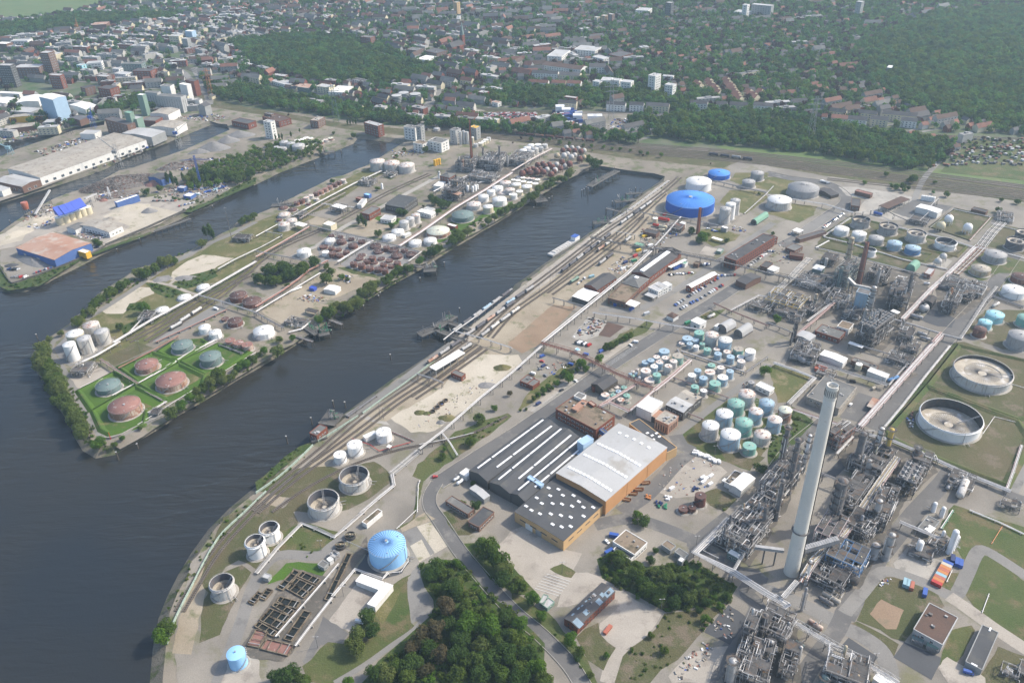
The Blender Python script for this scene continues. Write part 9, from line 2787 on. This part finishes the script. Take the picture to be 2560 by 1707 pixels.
for i in range(170):
 x,y=rc.uniform(1440,2350),rc.uniform(1270,1530)
 if x>1440+(1530-y)*1.3:
  p=g(x,y)
  mb.mi=rc.randrange(4)
  mb.box(p.x,p.y,0,rc.uniform(2.4,4.5),rc.uniform(2.4,4),rc.uniform(2,3),rc.uniform(0,3))
b6(mb.build('allotment_huts',['g_','e_','t_','b_']),kind='stuff')
#jetties and mooring piles
def aS(aJ,w,aM,a2='tip',z=1.2,c8=0,rail=True):
 P=gs(aJ,z)
 o=V3((P[0].x,P[0].y,0))
 t=thg('jetty',None,'jetty',o)
 L(t,aM,'',a2)
 dk,pl,rl=MB(),[],MB()
 for a,b in zip(P,P[1:]):
  dk.beam(a-o,b-o,w,.6)
  d=(b-a)
  s=V3((-d.y,d.x,0)).normalized()
  n=max(1,int(d.length/7))
  for i in range(n+1):
   for k in(-1,1):
    pl.append(a.lerp(b,i/n)-o+s*k*w*.4)
  for k in(-1,1):
   e=s*k*w*.48-o+V3((0,0,1.3))
   rl.beam(a+e,b+e,.12)
 dk.build('deck','quay_stone' if w>4 else 'steel',t)
 rl.build('railing','d_',t)
 if 'pile' not in SM:
  SM['pile']=MB().tube((0,0,-7),(0,0,1),.35,8).mesh('pile','timber')
 for p in pl:
  link('pile',SM['pile'],t,(p.x,p.y,0))
 for i in range(c8):
  p=P[0].lerp(P[-1],rc.uniform(.1,.9))-o
  m=MB()
  h=rc.uniform(4,10)
  m.tube((0,0,0),(0,0,h),.3,6)
  m.beam((0,0,h),(rc.uniform(-4,4),rc.uniform(-4,4),h*.7),.3)
  m.path([V3((1,0,0)),V3((1,0,2)),V3((3,1,2)),V3((3,1,0))],.2)
  m.build('loading_arm',rc.choice(['steel','d_','paint_green']),t,p+V3((0,0,.3)))
 return t
T(1,1)
aS([(1540,900),(1655,895)],16,'loading jetty with white arms below the rusty tanks',c8=7),aS([(1440,870),(1545,890)],4,'slim gangway to the rusty tank jetty')
aS([(570,1495),(670,1475)],12,'loading jetty with a white mast by the white tank',c8=6),aS([(470,1430),(570,1495)],9,'wide gangway of the white tank jetty',c8=3),aS([(600,1340),(790,1410)],3,'thin footbridge pier into the basin')
aS([(1500,1510),(1640,1450),(1820,1330)],9,'long dark oil pier with loading arms',c8=9),aS([(1640,1450),(1760,1500),(1900,1560)],6,'side arm of the long oil pier',c8=2),aS([(1760,1390),(1960,1460)],5,'second side arm of the long oil pier'),aS([(140,320),(330,310)],9,'old dark jetty in the upper basin',c8=4),aS([(370,1520),(520,1568)],2.5,'thin walkway beside the white tank jetty')
T(2,1)
aS([(215,280),(320,265)],11,'small square jetty facing the rail yard','bigblue',c8=2),aS([(710,145),(840,70),(970,0)],9,'long dark pier at the basin head','bigblue',c8=5),aS([(945,285),(1130,265)],8,'pale pier with a green crane','bigblue',c8=5),aS([(865,345),(1000,380)],2.5,'slim pipe pier below the gantry','bigblue'),aS([(745,480),(900,470)],7,'pale short pier on dark piles','bigblue',c8=3),aS([(1045,215),(1190,205)],5,'dark frame pier near the basin head','bigblue',c8=2)
T(1,2)
aS([(610,700),(765,725)],16,'square river jetty crowded with blue and green pumps','sky',c8=8),aS([(840,690),(1100,500)],2.5,'timber fender walk along the lower quay','sky'),aS([(640,860),(500,905)],8,'pump house platform in the river','sky')
T(0,1)
aS([(1420,555),(1750,440)],5,'long timber wharf below the sand yard','bluehall')
T(1,0)
aS([(600,1400),(720,1395)],9,'small jetty with a blue crane','redstack',c8=3)
for tl,a8 in(((1,2),((290,940,870),(515,765,700),(714,605,545),(822,612,556),(1238,172,120))),((1,1),((1508,1012,980),(1730,882,838),(1870,1295,1258),(1128,1170,1145),(1145,1150,1115),(912,1285,1255),(990,1265,1235),(697,1490,1460))),((2,1),((640,210,175),(660,200,165),(680,195,150),(697,230,160),(200,350,335),(340,280,250),(368,270,235),(920,310,280),(1133,190,155))),((0,1),((1290,655,620),(1080,745,718),(1425,595,560),(1955,345,320),(100,495,455),(155,1105,1080),(345,1540,1500))),((0,2),((1270,985,940),(1090,1090,1015))),((1,0),((540,1530,1500),(785,1415,1380)))):
 T(*tl)
 for x,yb,yt in a8:
  p=g(x,yb,WZ)
  lo,hi=-3,20
  for _ in range(20):
   h=(lo+hi)/2
   if(UV((p.x,p.y,h))[1]-TI[1])*KZ>yt:
    lo=h
   else:
    hi=h
  t=thg('mooring_pile',None,'mooring pile',(p.x,p.y,0))
  L(t,'timber mooring pile','in the water','tip')
  MB().tube((0,0,-9),(0,0,h),.55,8).build('post','timber',t)
  MB().cyl(0,0,h,h+.25,.7,8).build('cap','b_',t)
def a9(p,h,w,aZ,bH,pl_='',a2='towers',b7=(),name='pylon',aO='pylon',aW=.3):
 t=thg(name,None,aO,p)
 L(t,bH,pl_,a2)
 m=MB()
 n=max(4,int(h/(w*.8)))
 q=lambda i,k:V3((w*(1-(1-aW)*i/n)*(1 if k in(0,3)else-1)/2,w*(1-(1-aW)*i/n)*(1 if k<2 else-1)/2,h*i/n))
 for i in range(n):
  for k in range(4):
   m.beam(q(i,k),q(i+1,k),.3)
   m.beam(q(i,k),q(i+1,(k+1)%4),.18)
 m.build('lattice',aZ,t)
 for f,l in b7:
  m=MB()
  for s in(-1,1):
   m.beam((-l,0,h*f),(0,s*w*.2,h*f+1.5),.25)
   m.beam((l,0,h*f),(0,s*w*.2,h*f+1.5),.25)
  m.beam((-l,0,h*f),(l,0,h*f),.3)
  m.build('cross_arm',aZ,t)
 return t
T(2,0)
a9(g(908,1100),62,9,'d_','pale lattice pylon in the container yard',b7=((.7,10),(.82,12),(.93,8)))
T(3,0)
a9(g(385,1285),62,9,'d_','pale lattice pylon in the woods',b7=((.7,10),(.82,12),(.93,8)))
T(1,0)
a9(g(740,1115),58,9,'q_','green-grey lattice pylon at the freight line',b7=((.7,10),(.82,12),(.93,8)))
T(0,0)
a9(g(1945,905),52,8,'paint_orange','orange lattice pylon by the railway bridge',b7=((.6,9),(.76,12),(.9,8)))
for x,y,h,m,b,dx in((1650,1345,30,'b_','white harbour crane',26),(1105,1540,34,'d_','grey quay crane',-20),(865,1180,26,'paint_blue','blue canal crane',4),(105,1420,14,'paint_aqua','light blue canal crane',-16),(645,1230,16,'i_','dark canal crane',-4),(725,305,24,'paint_orange','orange far crane',2)):
 c=a9(g(x,y),h,7,m,b+' with raised boom',name='harbour_crane',aO='crane',aW=.5)
 k=MB()
 for s in(-1,1):
  k.beam((0,s*1.2,h*.75),(dx,s*.4,h*1.35),.5)
 k.beam((dx,0,h*1.35),(0,0,h*1.1),.2)
 k.build('boom',m,c)
 k=MB()
 k.box(-2,0,h*.62,6,4,4)
 k.build('cab','paint_blue' if 'white' in b else m,c)
T(0,1)
c=g(1015,250)
a9(c,15,3,'paint_white','white scrap grab crane',name='harbour_crane',aO='crane')
a9(g(1845,140),42,2,'paint_blue','blue tower crane in the machine yard',b7=((.85,20),),name='harbour_crane',aO='crane',aW=.9)
eJ(g(2135,655),42,'tall thin radio mast on the dry grass','','tip','steel',.35,'radio_mast','mast',3)
for tl,x,y,h in(((1,2),1138,685,13),((1,2),1172,715,11),((1,3),570,1245,10),((1,3),600,350,9),((1,3),805,770,9),((2,2),1858,1065,11),((2,3),1688,330,11),((0,2),1290,100,12),((2,3),1370,890,9),((2,1),350,1040,14),((2,1),250,1150,14),((2,3),460,560,10),((3,3),965,1400,10),((2,1),405,960,12)):
 T(*tl)
 eJ(g(x,y),h,'thin grey lamp mast','over the yards','sky')
T(0,2)
eJ(g(1018,900),7,'red navigation mast at the point','','tip','red_paint',.3,'beacon','beacon',0,'red_paint')
T(2,1)
for x0,y0,x1,y1,m,b in((350,785,620,620,'paint_white','long white inland barge at the quay'),):
 a,b_=g(x0,y0,WZ),g(x1,y1,WZ)
 d=b_-a
 t=thg('barge',b,'barge',(a+b_)/2,math.atan2(d.y,d.x))
 l=d.length/2
 m_=MB()
 m_.add([(-l,-3.5,-.5),(l-5,-3.5,-.5),(l,0,-.5),(l-5,3.5,-.5),(-l,3.5,-.5),(-l,-3.8,2.2),(l-5,-3.8,2.2),(l+1,0,2.8),(l-5,3.8,2.2),(-l,3.8,2.2)],[(0,1,6,5),(1,2,7,6),(2,3,8,7),(3,4,9,8),(4,0,5,9),(5,6,7,8,9)])
 m_.build('hull','b_',t)
 for i in range(7):
  m_=MB()
  m_.box(-l+8+i*(2*l-24)/7,0,2.2,(2*l-30)/7,5.6,.9)
  m_.build('hatch_cover','m_',t)
 m_=MB()
 m_.box(l-9,0,2.2,8,6,4.2)
 m_.build('wheelhouse','paint_white',t)
 m_=MB()
 m_.box(l-9,0,6.4,8.6,6.4,.3)
 m_.build('cabin_roof','paint_blue',t)
T(2,2)
mk=MB()
for a,b,n in(((170,640),(620,330),46),((840,230),(1120,40),26)):
 for i in range(n):
  p,q=g(a[0]+(b[0]-a[0])*i/n,a[1]+(b[1]-a[1])*i/n),g(a[0]+42+(b[0]-a[0])*i/n,a[1]+14+(b[1]-a[1])*i/n)
  mk.beam((p.x,p.y,.42),(q.x,q.y,.42),.22,.02)
b6(mk.build('parking_markings','white_line'),kind='structure')
T(2,3)
mk=MB()
for i in range(7):
 p,q=g(210+8*i+10*i,700-22*i),g(430+18*i,770-22*i)
 mk.beam((p.x,p.y,.42),(q.x,q.y,.42),.3,.02)
b6(mk.build('parking_markings','white_line'),kind='structure')
#loose things lying about the yards, too many and too small to tell one from another
cl=MB()
for tl,q,n,dD in(((0,0),[(0,1230),(350,1130),(620,1110),(960,1010),(1000,1080),(600,1180),(250,1280),(0,1330)],260,3),((0,0),[(1400,1560),(1800,1470),(2100,1440),(2060,1520),(1700,1568)],160,3),((0,0),[(1600,1090),(1900,1040),(2110,1080),(1950,1120)],120,2.5),((0,0),[(400,1440),(900,1290),(850,1230),(300,1400)],120,3),((0,0),[(500,1590),(1310,1320),(1480,1330),(1200,1450),(800,1568)],90,3.5),((0,1),[(620,545),(800,520),(1020,600),(900,640),(720,610)],170,2),((0,1),[(240,400),(480,300),(500,480),(330,540),(200,500)],120,2.5),((0,1),[(1430,200),(1700,130),(2080,110),(2110,170),(1880,250),(1580,240)],240,2.2),((0,1),[(880,190),(1300,190),(1260,240),(900,270)],120,2.5),((2,1),[(1190,540),(1480,480),(1640,480),(1500,600),(1330,700),(1120,760),(1180,640)],190,1.6),((2,1),[(870,910),(1020,790),(1150,800),(1100,900),(960,960)],110,1.6),((2,1),[(560,1530),(720,1350),(870,1390),(780,1510)],70,2.2),((1,1),[(380,1180),(500,1130),(660,1180),(560,1220)],60,1.8),((1,1),[(740,960),(900,960),(860,1040),(770,1020)],60,1.5),((2,3),[(1600,1330),(1800,1160),(1860,1240),(1700,1440),(1500,1560),(1460,1520)],50,1.3),((2,3),[(1800,1090),(1990,870),(2080,920),(2000,1180)],30,1.3),((3,3),[(1000,620),(1130,590),(1120,660),(1020,680)],18,1.1),((3,2),[(1250,740),(1330,650),(1350,690),(1330,820)],30,1.6),((2,2),[(170,200),(560,160),(540,260),(300,330)],40,1.5),((2,2),[(2110,400),(2180,370),(2230,420),(2150,440)],40,1.4),((2,1),[(2040,500),(2150,540),(2130,570),(2010,550)],40,1.8),((2,2),[(1440,1130),(1700,1040),(1920,1180),(1700,1420),(1300,1380)],60,1),((3,1),[(0,700),(160,640),(300,780),(120,900),(0,900)],40,1.5),((1,2),[(1900,400),(2250,300),(2050,480),(1600,800),(1450,800)],60,.9),((1,0),[(1200,1400),(1480,1340),(1560,1420),(1250,1450)],60,2),((2,0),[(760,1130),(1240,1060),(1150,1230),(800,1200)],130,3)):
 T(*tl)
 P=gs(q)
 while n:
  a,b=[rc.uniform(min(p[i]for p in P),max(p[i]for p in P))for i in(0,1)]
  if aK((a,b),P):
   n-=1
   cl.mi=rc.choice([0,0,5,5,5,4,4,6,6,1,3])
   cl.box(a,b,0,dD*rc.uniform(.4,1.8),dD*rc.uniform(.3,.9),dD*rc.uniform(.2,.7),rc.uniform(0,3))
b6(cl.build('yard_clutter',['N_','paint_white','paint_brick','paint_blue','i_','n_','d_']),kind='stuff')
finish_labels()
#haze over the town: one closed box of thin, even air
hz=MB()
hz.add([(-4500,-500,-7),(4500,-500,-7),(4500,5400,-7),(-4500,5400,-7),(-4500,-500,412),(4500,-500,412),(4500,5400,412),(-4500,5400,412)],[(3,2,1,0),(4,5,6,7),(0,1,5,4),(1,2,6,5),(2,3,7,6),(3,0,4,7)])
hm=bpy.data.materials.new('haze')
hm.use_nodes=True
hm.node_tree.nodes.clear()
ho=hm.node_tree.nodes.new('ShaderNodeOutputMaterial')
hv=hm.node_tree.nodes.new('ShaderNodeVolumePrincipled')
hv.inputs['Color'].default_value=(.60,.82,1.0,1)
hv.inputs['Density'].default_value=.00011
hv.inputs['Anisotropy'].default_value=.2
hm.node_tree.links.new(hv.outputs[0],ho.inputs['Volume'])
b6(hz.build('haze',hm),kind='stuff')
